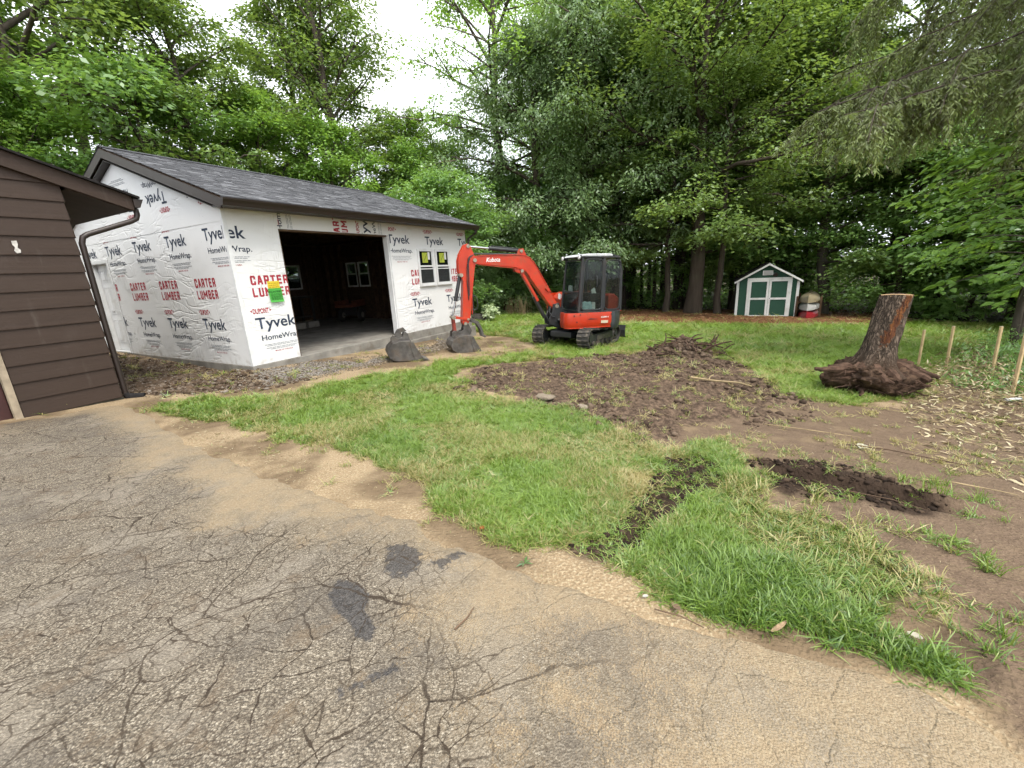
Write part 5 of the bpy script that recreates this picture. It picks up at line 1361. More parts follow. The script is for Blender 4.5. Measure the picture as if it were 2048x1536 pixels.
for a, b in ((D0, mid - 0.006), (mid + 0.006, D1)):
    d_ = MB().box(a, b, -0.016, -0.001, 0.03, DH).build('door', M_GREEN, shed)
    for r_ in ((a, a + 0.09, 0.03, DH), (b - 0.09, b, 0.03, DH), (a + 0.0905, b - 0.0905, 0.03, 0.11), (a + 0.0905, b - 0.0905, DH - 0.09, DH), (a + 0.0905, b - 0.0905, 0.86, 0.95)):
        MB().box(r_[0], r_[1], -0.036, -0.0165, r_[2], r_[3]).build('door_rail', M_WTRIM, d_)
    if a > D0: MB().tube([(a + 0.05, -0.037, 0.92), (a + 0.05, -0.07, 0.92)], 0.02, 8).build('knob', M_BLACK, d_)
vn = MB().box(SW / 2 - 0.24, SW / 2 + 0.19, -0.03, -0.001, SP - 0.52, SP - 0.31).build('gable_vent', M_WTRIM, shed)
for k in range(5): MB().box(SW / 2 - 0.21, SW / 2 + 0.16, -0.036, -0.0305, SP - 0.50 + k * 0.036, SP - 0.485 + k * 0.036).build('louvre', M_CONC, vn)
lmp = MB().tube([(SW / 2 + 0.27, -0.001, SP - 0.46), (SW / 2 + 0.27, -0.08, SP - 0.46), (SW / 2 + 0.28, -0.18, SP - 0.52)], [0.06, 0.06, 0.10], 12).build('flood_lamp', M_BLACK, shed, smooth=True)
for k, xx in enumerate((0.05, SW * 0.5, SW - 0.15)):
    MB().box(xx - 0.1, xx + 0.2, 0.02, 0.35, -0.25, -0.002).build('footing_block', M_CONC, shed)
M_RAMPW = plain('grey_ramp_boards', (0.17, 0.155, 0.135), 0.9, var=0.25, scale=4)
rampz = -0.22
for k in range(6):
    f0, f1 = k / 6, (k + 1) / 6 - 0.008
    y0, y1, z0, z1 = -0.05 - 1.5 * f0, -0.05 - 1.5 * f1, rampz * f0, rampz * f1
    MB().add([(D0 - 0.1, y0, z0), (D1 + 0.1, y0, z0), (D1 + 0.1, y1, z1), (D0 - 0.1, y1, z1), (D0 - 0.1, y0, z0 - 0.04), (D1 + 0.1, y0, z0 - 0.04), (D1 + 0.1, y1, z1 - 0.04), (D0 - 0.1, y1, z1 - 0.04)],
             [(0, 1, 2, 3), (7, 6, 5, 4), (0, 4, 5, 1), (1, 5, 6, 2), (2, 6, 7, 3), (3, 7, 4, 0)]).build('ramp_plank', M_RAMPW, shed)

# canoes stacked on a rack beside the shed
def canoe_mesh(L, w, h):
    V, F = [], []
    n, k = 15, 11
    for i in range(n):
        t = i / (n - 1) * 2 - 1
        ww = w / 2 * (1 - abs(t) ** 2.4) ** 0.75 + 0.012
        sheer = 0.18 * h * abs(t) ** 3
        for j in range(k):
            a = math.pi * j / (k - 1)
            y_ = -ww * math.cos(a); z_ = h - (h + sheer) * math.sin(a) ** 0.75 if True else 0
            V.append((t * L / 2, y_, z_ - h + (h + sheer) * math.sin(a) ** 0.75 * 2 if False else (h + sheer) * math.sin(a) ** 0.75))
    for i in range(n - 1):
        for j in range(k - 1): F.append((i * k + j, (i + 1) * k + j, (i + 1) * k + j + 1, i * k + j + 1))
    for i in range(n - 1): F.append((i * k, i * k + k - 1, (i + 1) * k + k - 1, (i + 1) * k))
    F.append(tuple(range(k))); F.append(tuple(range((n - 1) * k + k - 1, (n - 1) * k - 1, -1)))
    mb = MB(); mb.add(V, F); return mb
def sp(x, y, z): 
    return (SA.x + math.cos(srz) * x - math.sin(srz) * y, SA.y + math.sin(srz) * x + math.cos(srz) * y, -1.24 + z)
for (nm, col, z, lab, cat, hgt) in (('canoe', (0.32, 0.02, 0.03), 0.06, 'red canoe lying upturned at the bottom of the stack beside the shed', 'canoe', 0.30),
                               ('canoe', (0.50, 0.50, 0.49), 0.42, 'silver grey canoe upturned in the middle of the stack beside the shed', 'canoe', 0.28),
                               ('canoe', (0.33, 0.28, 0.18), 0.76, 'tan canoe upturned on top of the stack beside the shed', 'canoe', 0.30)):
    c_ = empty(nm, sp(SW + 0.62, 0.9, z), srz + R(80), lab, cat)
    cm = plain('hull_%d' % int(z * 100), col, 0.35, 0.5, var=0.12, grime=tuple(x * 0.5 for x in col))
    canoe_mesh(3.8, 0.80, hgt).build('hull', cm, c_, smooth=True)
    MB().bar((-1.75, 0, hgt * 1.1), (1.75, 0, hgt * 1.0), 0.03, 0.03).build('keel', cm, c_)
rk_ = empty('boat_rack', sp(SW + 0.62, 0.9, 0), srz + R(80), 'timber rack holding the stacked canoes beside the shed', 'rack')
for xx in (-1.0, 1.0):
    for yy in (-0.46, 0.46): MB().box(xx - 0.04, xx + 0.04, yy - 0.04, yy + 0.04, -0.3, 1.0).build('post', M_STUD, rk_)
    for zz in (0.05, 0.41, 0.75): MB().box(xx - 0.03, xx + 0.03, -0.42, 0.42, zz - 0.05, zz - 0.006).build('rail', M_STUD, rk_)

# ================================================================== STUMP torn out with its roots
def bark_mat():
    m = NT('stump_bark', 0.95, 0.2)
    o = m.obj
    q_ = m.vadd(m.mapv(o, (1, 1, 0.26)), m.noisec(o, 9, 2), 0.05)
    fis = m.math('ABSOLUTE', m.math('SUBTRACT', m.noise(q_, 21, 3, 0.6), 0.5))
    fis = m.math('MULTIPLY', fis, 1.7)
    c = m.mix(m.step(fis, 0.02, 0.24), (0.040, 0.030, 0.022), (0.23, 0.175, 0.13))
    c = m.mix(m.step(m.noise(o, 7, 4), 0.4, 0.7, 0, 0.5), c, (0.145, 0.11, 0.082))
    low = m.step(m.n('ShaderNodeSeparateXYZ', Vector=o).outputs[2], 0.42, 0.75, 1, 0)
    c = m.mix(m.math('MULTIPLY', low, 0.8), c, m.mix(m.noise(o, 12, 5, 0.7), (0.03, 0.018, 0.012), (0.13, 0.08, 0.05)))
    sc = m.step(m.math('ADD', m.attr('scar'), m.math('MULTIPLY', m.math('SUBTRACT', m.noise(o, 10, 5, 0.75), 0.5), 2.4)), 0.40, 0.72)
    wood = m.ramp(m.noise(m.mapv(o, (30, 30, 6)), 1.0, 4), [(0.3, (0.06, 0.028, 0.017)), (0.5, (0.14, 0.055, 0.026)), (0.64, (0.26, 0.105, 0.034)), (0.8, (0.42, 0.21, 0.065))])
    c = m.mix(sc, c, wood)
    m.base(c)
    m.bump(m.math('ADD', m.step(fis, 0, 0.3), m.math('MULTIPLY', m.noise(o, 30, 4), 0.5)), 0.9, 0.03)
    return m.m
MBARK = bark_mat()
SX, SY = 5.72, 6.50
stump = empty('tree_stump', (SX, SY, gz(SX, SY) - 0.03), 0, 'uprooted tree stump with torn bark and a wide muddy root plate', 'stump')
def make_stump():
    rng = np.random.default_rng(5)
    na, nh = 96, 60
    V, sc = [], []
    _A, _Z = np.meshgrid(2 * np.pi * np.arange(na) / na, 0.36 + 1.19 * np.arange(nh) / (nh - 1))
    N1, N2 = vnoise(_A * 6, _Z * 5, 0, 3), vnoise(_A * 22, _Z * 7, 0, 8)
    for i in range(nh):
        z = 0.36 + 1.19 * i / (nh - 1)
        for j in range(na):
            a = 2 * math.pi * j / na
            flare = 0.66 * math.exp(-(z - 0.36) / 0.13) * max(0, 0.45 + 0.55 * math.cos(5 * a + 0.6) + 0.2 * math.cos(3 * a))
            r = 0.205 - 0.012 * (z - 0.5) + 0.07 * math.exp(-(z - 0.36) / 0.25) + flare * 0.42
            r *= 1 + 0.03 * math.sin(7 * a + z * 3) + 0.035 * (N1[i, j] - 0.5) * 2
            r += 0.014 * (N2[i, j] - 0.5)
            lean = 0.15 * (z - 0.36)
            V.append((lean + r * math.cos(a), r * math.sin(a), z + 0.012 * math.sin(a * 2) * (i == nh - 1)))
            da = (a - R(247) + math.pi) % (2 * math.pi) - math.pi        # torn strip facing the drive
            s = math.exp(-((da + (z - 1.0) * -0.9) / 0.36) ** 2) * min(1, max(0, (z - 0.66) / 0.25))
            sc.append(s)
    Q = [(i * na + j, i * na + (j + 1) % na, (i + 1) * na + (j + 1) % na, (i + 1) * na + j) for i in range(nh - 1) for j in range(na)]
    return np_mesh('trunk', V, Q, smooth=True, pattr={'scar': sc})
tr_ = link('trunk', make_stump(), MBARK, stump)
cutm = NT('sawn_end', 0.85, 0.2); _o = cutm.obj
_rg = cutm.n('ShaderNodeVectorMath', {'operation': 'LENGTH'}); cutm.set(_rg.inputs[0], cutm.mapv(_o, (1, 1, 0)))
cutm.base(cutm.mix(cutm.step(cutm.math('SINE', cutm.math('MULTIPLY', _rg.outputs['Value'], 260.0)), -1, 1), (0.30, 0.19, 0.10), (0.42, 0.29, 0.16)))
MB().prism([(0.178 + 0.187 * math.cos(2 * math.pi * k / 40), 0.187 * math.sin(2 * math.pi * k / 40)) for k in range(40)], 1.50, 1.546, 'z').build('cut_face', cutm.m, tr_)
M_ROOTSOIL = NT('muddy_roots', 0.97, 0.15); _o = M_ROOTSOIL.obj
M_ROOTSOIL.base(M_ROOTSOIL.mix(M_ROOTSOIL.step(M_ROOTSOIL.noise(_o, 9, 6, 0.75), 0.3, 0.72), (0.022, 0.014, 0.010), (0.15, 0.095, 0.062)))
M_ROOTSOIL.bump(M_ROOTSOIL.noise(_o, 25, 5, 0.7), 0.9, 0.03)
M_ROOTSOIL = M_ROOTSOIL.m
M_ROOT = plain('root_bark', (0.085, 0.052, 0.036), 0.95, 0.15, var=0.45, scale=14, bump=0.5)
def root_plate():
    na, nh = 120, 48
    a, f = np.meshgrid(2 * np.pi * np.arange(na) / na, np.pi * np.arange(nh + 1) / nh)
    a, f = a.ravel(), f.ravel()
    k = 1 + 0.42 * (fbm(np.cos(a) * 2.2 + 7, np.sin(a) * 2.2, f, 11, 3) - 0.5) * 2
    n2 = fbm(np.cos(a) * 5 + 3, np.sin(a) * 5, f * 3.5, 13, 5) - 0.5
    n2 = n2 + 0.5 * (fbm(np.cos(a) * 17, np.sin(a) * 17, f * 12, 14, 3) - 0.5)
    r = 0.66 * np.clip(np.sin(f), 0, 1) ** 0.75 * k + n2 * 0.30
    z = 0.25 - 0.23 * np.cos(f) + n2 * 0.15
    V = np.stack([r * np.cos(a) * 1.02, r * np.sin(a) * 0.78, z + 0.05 * np.cos(a * 3 + 1)], 1)
    Q = [(i * na + j, i * na + (j + 1) % na, (i + 1) * na + (j + 1) % na, (i + 1) * na + j) for i in range(nh) for j in range(na)]
    return np_mesh('root_plate', V, Q, smooth=True)
link('root_plate', root_plate(), M_ROOTSOIL, stump)
rg = random.Random(11)
def root(a, r0, L, z0, dz, rad, name='root', sides=7):
    P, d = [], 0
    aa = a
    p = Vector((math.cos(a) * r0 * 0.85, math.sin(a) * r0 * 0.7, z0))
    n = 8
    for i in range(n):
        P.append(p.copy()); aa += rg.uniform(-0.35, 0.35)
        p = p + Vector((math.cos(aa), math.sin(aa), dz + rg.uniform(-0.25, 0.25))) * (L * 0.72 / n)
    return MB().tube(P, [rad * (1 - 0.75 * i / n) * rg.uniform(0.85, 1.15) for i in range(n)], sides).build(name, M_ROOT, stump, smooth=True)
for (a, r0, L, z0, dz, rad) in ((R(186), 0.5, 0.95, 0.44, 0.04, 0.085), (R(205), 0.35, 0.7, 0.46, -0.25, 0.11), (R(240), 0.3, 0.55, 0.46, -0.4, 0.10), (R(-30), 0.3, 0.8, 0.46, -0.3, 0.12), (R(280), 0.3, 0.5, 0.45, -0.4, 0.10), (R(200), 0.5, 0.5, 0.30, -0.1, 0.06), (R(222), 0.5, 0.55, 0.16, -0.12, 0.045), (R(250), 0.5, 0.35, 0.35, -0.3, 0.06),
                                (R(-20), 0.55, 0.6, 0.40, -0.25, 0.08), (R(-45), 0.5, 0.5, 0.25, -0.2, 0.06), (R(290), 0.5, 0.35, 0.38, -0.35, 0.05), (R(270), 0.5, 0.4, 0.2, -0.1, 0.04),
                                (R(20), 0.5, 0.5, 0.4, -0.2, 0.07), (R(150), 0.5, 0.5, 0.4, 0.0, 0.06), (R(90), 0.5, 0.5, 0.35, -0.1, 0.06)):
    root(a, r0, L, z0, dz, rad)
for k in range(26):
    root(R(rg.uniform(150, 380)), rg.uniform(0.45, 0.72), rg.uniform(0.25, 0.6), rg.uniform(0.1, 0.5), rg.uniform(-0.3, 0.2), rg.uniform(0.006, 0.014), 'rootlet', 5)

# ================================================================== SURVEY STAKES and pipe
M_STAKE = plain('pale_pine', (0.55, 0.41, 0.22), 0.8, 0.2, var=0.2, scale=6)
for i, (x, y, h, lx, lab) in enumerate(((8.37, 8.44, 0.76, -0.05, 'pale wooden stake nearest the uprooted stump'), (8.43, 7.94, 0.90, -0.08, 'second pale wooden stake from the uprooted stump'),
                                        (8.38, 7.10, 0.98, -0.10, 'third pale wooden stake from the uprooted stump'), (7.43, 5.97, 1.05, -0.12, 'tallest pale wooden stake by the white pipe'))):
    z = gz(x, y)
    s_ = empty('wooden_stake', (x, y, z), rg.uniform(-0.4, 0.4), lab, 'stake', 'survey stakes by the dead leaves')
    b = MB().bar((0, 0, -0.15), (lx * 0.4, 0, h), 0.036, 0.036)
    b.build('shaft', M_STAKE, s_, bevel=0.003, seg=1)
    MB().prism([(lx * 0.4 - 0.018, -0.018), (lx * 0.4 + 0.018, -0.018), (lx * 0.4 + 0.018, 0.018), (lx * 0.4 - 0.018, 0.018)], h + 0.0005, h + 0.006, 'z').build('end_grain', M_CREAM, s_)
pz = gz(7.6, 5.8)
pp = MB().tube([(7.2, 5.85, pz + 0.06), (7.6, 5.86, pz + 0.07), (8.6, 5.9, pz + 0.05)], 0.022, 10).build('plastic_pipe', M_WHITE, None, smooth=True)
tag(pp, 'thin white plastic pipe lying among dead leaves by the stakes', 'pipe')
# ================================================================== TREES
def leaf_mat(name, dark, light, trans=0.42, gloss=0.05, per_obj=0.25):
    m = NT(name); nt = m.t; out = nt.nodes['Material Output']
    nt.nodes.remove(m.p)
    v = m.attr('var')
    oi = m.n('ShaderNodeObjectInfo').outputs['Random']
    f = m.math('ADD', m.math('MULTIPLY', v, 1 - per_obj), m.math('MULTIPLY', oi, per_obj), True)
    dark, light = tuple(x * 1.45 for x in dark), tuple(x * 1.45 for x in light)
    c = m.mix(f, dark, light)
    d = m.n('ShaderNodeBsdfDiffuse', Color=c)
    tcol = m.mix(0.35, c, tuple(min(1, x * k) for x, k in zip(light, (1.9, 1.7, 0.6))))
    t = m.n('ShaderNodeBsdfTranslucent', Color=tcol)
    a = nt.nodes.new('ShaderNodeMixShader'); a.inputs[0].default_value = trans
    nt.links.new(d.outputs[0], a.inputs[1]); nt.links.new(t.outputs[0], a.inputs[2])
    g = m.n('ShaderNodeBsdfGlossy', Color=(0.8, 0.85, 0.85), Roughness=0.42)
    b = nt.nodes.new('ShaderNodeMixShader'); b.inputs[0].default_value = gloss
    nt.links.new(a.outputs[0], b.inputs[1]); nt.links.new(g.outputs[0], b.inputs[2])
    nt.links.new(b.outputs[0], out.inputs['Surface'])
    return m.m
L_MAPLE = leaf_mat('maple_leaf', (0.055, 0.105, 0.034), (0.16, 0.235, 0.055))
L_BRIGHT = leaf_mat('bright_leaf', (0.085, 0.165, 0.035), (0.20, 0.33, 0.065))
L_DARK = leaf_mat('deep_green_leaf', (0.058, 0.105, 0.046), (0.15, 0.225, 0.080), 0.40, 0.07)
L_UNDER = leaf_mat('understory_leaf', (0.060, 0.125, 0.038), (0.16, 0.275, 0.065), 0.48, 0.07)
L_SPRUCE = leaf_mat('spruce_needles', (0.060, 0.054, 0.036), (0.145, 0.195, 0.060), 0.25, 0.03, 0.0)
L_HEDGE = leaf_mat('hedge_leaf', (0.035, 0.060, 0.018), (0.085, 0.115, 0.035), 0.25, 0.03)
def bark(name, a, b):
    m = NT(name, 0.95, 0.15)
    o = m.obj
    c = m.mix(m.noise(m.mapv(o, (9, 9, 1.6)), 1.0, 5, 0.65), a, b)
    c = m.mix(m.step(m.noise(o, 1.3, 3), 0.5, 0.75, 0, 0.5), c, (0.10, 0.11, 0.07))
    m.base(c); m.bump(m.noise(m.mapv(o, (14, 14, 2.5)), 1.0, 4), 0.9, 0.04)
    return m.m
BK_GREY = bark('grey_bark', (0.06, 0.05, 0.04), (0.17, 0.145, 0.12))
BK_BROWN = bark('brown_bark', (0.036, 0.029, 0.023), (0.125, 0.097, 0.074))
BK_DARK = bark('dark_bark', (0.038, 0.030, 0.024), (0.125, 0.10, 0.078))

def tube_np(P, rad, n):
    P = np.asarray(P, float); k = len(P)
    D = np.gradient(P, axis=0); D /= np.linalg.norm(D, axis=1)[:, None] + 1e-9
    ref = np.array([0.31, 0.27, 0.9]) if abs(D[0][2]) < 0.9 else np.array([1.0, 0.1, 0.0])
    A = np.cross(D, ref); A /= np.linalg.norm(A, axis=1)[:, None] + 1e-9
    B = np.cross(D, A)
    th_ = 2 * np.pi * np.arange(n) / n
    V = P[:, None] + (A[:, None] * np.cos(th_)[None, :, None] + B[:, None] * np.sin(th_)[None, :, None]) * np.asarray(rad)[:, None, None]
    i = np.arange(k - 1)[:, None] * n; j = np.arange(n)[None]; j2 = (j + 1) % n
    Q = np.stack([i + j, i + j2, i + n + j2, i + n + j], -1).reshape(-1, 4)
    return V.reshape(-1, 3), Q
def join_np(parts):
    V, Q, b = [], [], 0
    for v, q in parts:
        V.append(v); Q.append(q + b); b += len(v)
    return np.concatenate(V), np.concatenate(Q)
def leaves_np(C, axis, nrm, ln, wd):
    """Pointed four-cornered leaves, one quad each."""
    axis = axis / (np.linalg.norm(axis, axis=1)[:, None] + 1e-9)
    s = np.cross(axis, nrm); s /= np.linalg.norm(s, axis=1)[:, None] + 1e-9
    ln, wd = ln[:, None], wd[:, None]
    V = np.stack([C - axis * ln * 0.5, C + s * wd * 0.5 - axis * ln * 0.06, C + axis * ln * 0.5, C - s * wd * 0.5 - axis * ln * 0.06], 1)
    N = len(C)
    return V.reshape(-1, 3), np.arange(N * 4).reshape(N, 4)

def sprays_to_leaves(rng, S, out, rs, per, leaf, droop, aspect, flat=0.16, hang=0.35):
    """S spray centres, out outward directions (horizontal); a flattish, drooping fan of leaves round each."""
    n = len(S); N = n * per
    idx = np.repeat(np.arange(n), per)
    a = rng.uniform(0, 2 * np.pi, N); r = np.sqrt(rng.uniform(0.02, 1, N)) * rs[idx]
    off = np.stack([np.cos(a) * r, np.sin(a) * r, rng.normal(0, flat, N) * rs[idx] - droop * r * r / np.maximum(rs[idx], 0.1)], 1)
    C = S[idx] + off + out[idx] * (rs[idx] * 0.25)[:, None]
    ax_ = np.stack([np.cos(a), np.sin(a), np.full(N, -hang)], 1) + out[idx] * 0.6 + rng.normal(0, 0.35, (N, 3))
    nr = np.stack([np.zeros(N), np.zeros(N), np.ones(N)], 1) + out[idx] * 0.35 + rng.normal(0, 0.38, (N, 3))
    ln = leaf * rng.uniform(0.7, 1.3, N); wd = ln * aspect * rng.uniform(0.8, 1.15, N)
    V, Q = leaves_np(C, ax_, nr, ln, wd)
    sv = rng.uniform(0, 1, n)[idx]
    var = np.clip(0.5 * sv + 0.5 * rng.uniform(0, 1, N), 0, 1)
    return V, Q, var

def grow(seed, H, base, R0, r0, nl=22, subs=6, per=34, leaf=0.16, droop=0.5, aspect=0.62, lowel=5, topel=62, rs=(0.45, 0.85), gap=0.0, bare=0, lean=(0, 0), hang=0.35, power=0.7, limb_droop=0.12):
    rng = np.random.default_rng(seed)
    wood, S, O = [], [], []
    k = 12
    tz = np.linspace(0, 1, k)
    drift = np.cumsum(rng.normal(0, 0.012, (k, 2)), 0) * H * 0.5
    T = np.stack([drift[:, 0] + lean[0] * tz * H, drift[:, 1] + lean[1] * tz * H, tz * H * 0.97 - 0.3 * (tz == 0)], 1)
    rad = r0 * (1 - tz) ** 0.85 + 0.018; rad[0] *= 1.35
    wood.append(tube_np(T, rad, 9))
    def trunk_at(t): return np.array([np.interp(t, tz, T[:, i]) for i in range(3)])
    tb = base / H
    for i in range(nl):
        tt = ((i + 0.5) / nl) ** 0.92
        t = tb + (0.97 - tb) * tt
        prof = max(0.12, math.sin(math.pi * (0.14 + 0.82 * tt))) ** power
        L = R0 * prof * rng.uniform(0.75, 1.2)
        az_ = i * 2.399 + rng.uniform(-0.4, 0.4); el = math.radians(lowel + (topel - lowel) * tt + rng.uniform(-10, 10))
        d = np.array([math.cos(az_), math.sin(az_), 0])
        s = np.linspace(0, 1, 6)[:, None]
        st = trunk_at(t)
        wig = np.cumsum(rng.normal(0, 0.03 * L, (6, 3)), 0)
        P = st + d * (L * math.cos(el) * s) + np.array([0, 0, 1.0]) * (L * (math.sin(el) * s - limb_droop * s * s)) + wig * s
        rl = min(r0 * 0.45, 0.02 + 0.018 * L) * (1 - t * 0.4)
        wood.append(tube_np(P, rl * (1 - 0.85 * s[:, 0]) + 0.006, 5))
        dead = i >= nl - bare
        for q in range(subs):
            u = rng.uniform(0.22, 1.0)
            p0 = np.array([np.interp(u, s[:, 0], P[:, c]) for c in range(3)])
            az2 = az_ + rng.choice([-1, 1]) * rng.uniform(0.35, 1.25); L2 = L * rng.uniform(0.28, 0.5) * (1.15 - 0.5 * u)
            e2 = el * 0.5 + rng.uniform(-0.3, 0.35)
            d2 = np.array([math.cos(az2) * math.cos(e2), math.sin(az2) * math.cos(e2), math.sin(e2)])
            s2 = np.linspace(0, 1, 4)[:, None]
            P2 = p0 + d2 * L2 * s2 - np.array([0, 0, 1.0]) * (limb_droop * L2 * s2 * s2)
            wood.append(tube_np(P2, rl * 0.4 * (1 - 0.8 * s2[:, 0]) + 0.005, 3))
            if dead: continue
            for w in (0.35, 0.7, 1.0):
                S.append(p0 + d2 * L2 * w + rng.normal(0, 0.12, 3) * (1, 1, 1.4)); O.append([math.cos(az2), math.sin(az2), 0])
        if not dead:
            for w in (0.6, 0.85, 1.0): S.append(P[0] + (P[-1] - P[0]) * w + rng.normal(0, 0.2, 3)); O.append(d)
    S, O = np.array(S), np.array(O)
    if gap:
        f = fbm(S[:, 0] * 0.55, S[:, 1] * 0.55, S[:, 2] * 0.55, seed, 2)
        keep = f > np.quantile(f, gap); S, O = S[keep], O[keep]
    V, Q, var = sprays_to_leaves(rng, S, O, rng.uniform(*rs, len(S)), per, leaf, droop, aspect, hang=hang)
    wv, wq = join_np(wood)
    return np_mesh('trunk', wv, wq, smooth=True), np_mesh('crown', V, Q, fattr={'var': var})

PROTO = {}
def proto(key, lm, bk, **kw):
    t, c = grow(**kw); t.materials.append(bk); c.materials.append(lm); PROTO[key] = (t, c)
proto('maple', L_MAPLE, BK_GREY, seed=1, H=15, base=2.6, R0=5.6, r0=0.32, nl=30, subs=7, per=58, leaf=0.165, droop=0.5, rs=(0.5, 1.0), gap=0.06)
proto('maple2', L_MAPLE, BK_GREY, seed=2, H=14, base=1.8, R0=4.8, r0=0.26, nl=28, subs=7, per=54, leaf=0.16, rs=(0.45, 0.9), gap=0.10)
proto('bright', L_BRIGHT, BK_GREY, seed=3, H=10, base=1.0, R0=3.4, r0=0.18, nl=24, subs=6, per=54, leaf=0.145, lowel=20, topel=70, gap=0.08)
proto('tall', L_MAPLE, BK_DARK, seed=4, H=19, base=6.5, R0=4.4, r0=0.26, nl=24, subs=6, per=36, leaf=0.20, rs=(0.5, 1.0), gap=0.15)
proto('oak', L_BRIGHT, BK_GREY, seed=5, H=21, base=7, R0=6.6, r0=0.36, nl=26, subs=7, per=40, leaf=0.17, rs=(0.45, 0.9), gap=0.14)
proto('droop', L_DARK, BK_DARK, seed=6, H=14.5, base=2.4, R0=4.9, r0=0.30, nl=32, subs=8, per=56, leaf=0.185, droop=1.0, aspect=0.42, rs=(0.55, 1.0), hang=0.9, limb_droop=0.28, power=0.5)
proto('under', L_UNDER, BK_DARK, seed=7, H=7.5, base=0.9, R0=3.0, r0=0.09, nl=20, subs=6, per=50, leaf=0.15, droop=0.25, lowel=-5, topel=45, rs=(0.5, 0.95), gap=0.05)
proto('under2', L_UNDER, BK_DARK, seed=8, H=5.5, base=0.5, R0=2.8, r0=0.07, nl=17, subs=6, per=40, leaf=0.17, droop=0.3, lowel=0, topel=50, rs=(0.45, 0.9))
proto('airy', L_MAPLE, BK_GREY, seed=9, H=19, base=3.0, R0=3.6, r0=0.26, nl=36, subs=7, per=40, leaf=0.15, lowel=25, topel=68, rs=(0.4, 0.85), gap=0.12, bare=5)
proto('pole', L_UNDER, BK_DARK, seed=10, H=16, base=8.5, R0=2.8, r0=0.13, nl=14, subs=5, per=34, leaf=0.20, rs=(0.45, 0.9))
proto('shrub', L_DARK, BK_DARK, seed=11, H=2.6, base=0.15, R0=1.7, r0=0.05, nl=16, subs=6, per=34, leaf=0.12, lowel=5, topel=75, rs=(0.25, 0.5))

TREE_NO = 0
def tree(key, x, y, s=1.0, rz=0.0, label='', group=None, name=None, sz=None):
    t, c = PROTO[key]
    z = float(base_z(np.array(x), np.array(y))) - 0.02
    o = empty(name or {'shrub': 'shrub', 'under': 'sapling', 'under2': 'sapling', 'pole': 'slim_tree', 'oak': 'oak_tree'}.get(key, 'broadleaf_tree'), (x, y, z), rz, label, 'shrub' if key == 'shrub' else 'tree', group)
    o.scale = (s, s, sz or s)
    link('trunk', t, None, o); link('crown', c, None, o)
    return o
GW_ = 'trees of the wood behind the lawn'; GG_ = 'trees standing behind the garage'
# behind the garage, left to right
tree('maple', -15.2, 15.5, 1.0, 0.3, 'broad full maple at the far left above the brown outbuilding', GG_)
tree('maple2', -20.5, 14.0, 1.05, 1.7, 'maple whose crown is cut by the left edge of the picture', GG_)
tree('maple2', -11.8, 18.2, 0.88, 2.9, 'rounded maple rising over the garage gable peak', GG_)
tree('maple', -19.0, 22.0, 1.1, 4.0, 'tall maple farther back behind the leftmost maples', GG_)
tree('bright', -10.2, 20.0, 0.90, 0.9, 'light green tree just right of the gable peak', GG_)
tree('airy', -7.5, 23.0, 1.02, 1.2, 'tall thin-crowned tree with bare twigs at its top', GG_)
tree('airy', -10.6, 25.0, 0.92, 3.2, 'thin-crowned tree left of the one with bare twigs', GG_)
tree('maple2', -9.4, 25.5, 1.02, 5.5, 'full tree behind the thin-crowned one with bare twigs', GG_)
tree('bright', -7.6, 20.5, 0.82, 2.2, 'low leafy tree directly above the middle of the garage roof', GG_)
tree('maple2', -5.4, 25.0, 0.72, 0.4, 'small rounded tree beside the open gap of sky', GG_)
tree('bright', -4.5, 23.0, 0.80, 3.6, 'pale green tree behind the right end of the garage roof', GG_)
tree('bright', -3.2, 27.0, 0.92, 5.0, 'pointed pale tree under the open gap of sky', GG_)
tree('under', -2.6, 20.5, 0.85, 1.0, 'dark sapling just beyond the garage corner', GG_)
tree('bright', -14.5, 21.0, 0.9, 5.2, 'light tree between the big left maples', GG_)
tree('under2', -1.3, 24.6, 0.9, 2.0, 'low sapling behind the raised excavator arm', GG_)
tree('bright', -14.2, 13.6, 0.72, 2.0, 'low light green tree just over the outbuilding roof', GG_)
tree('under', -17.5, 13.2, 1.15, 0.2, 'sapling at the left edge over the outbuilding roof', GG_)
tree('under', -12.2, 16.2, 1.15, 4.4, 'sapling peeping between the outbuilding roof and the gable', GG_)
tree('bright', -18.2, 17.0, 1.2, 3.1, 'leafy tree filling in behind the leftmost maple', GG_)
# the gap and the great dark tree
tree('oak', -0.2, 27.5, 0.98, 0.8, 'tall airy oak reaching its branches into the gap of sky', GW_)
tree('droop', 1.9, 24.2, 0.95, 0.2, 'great dark drooping tree above the excavator boom', GW_)
tree('droop', 5.0, 25.2, 1.05, 2.4, 'second dark drooping tree above the excavator cab', GW_)
tree('under', 0.3, 26.0, 1.0, 3.0, 'dark green sapling seen under the excavator boom', GW_)
tree('under2', 2.6, 25.8, 1.0, 4.2, 'low sapling behind the clipped hedge', GW_)
tree('maple', 7.5, 30.0, 1.15, 1.0, 'tall maple topping the wood right of the great dark tree', GW_)
tree('oak', 3.5, 33.0, 1.05, 4.1, 'pale oak crown showing above the great dark tree', GW_)
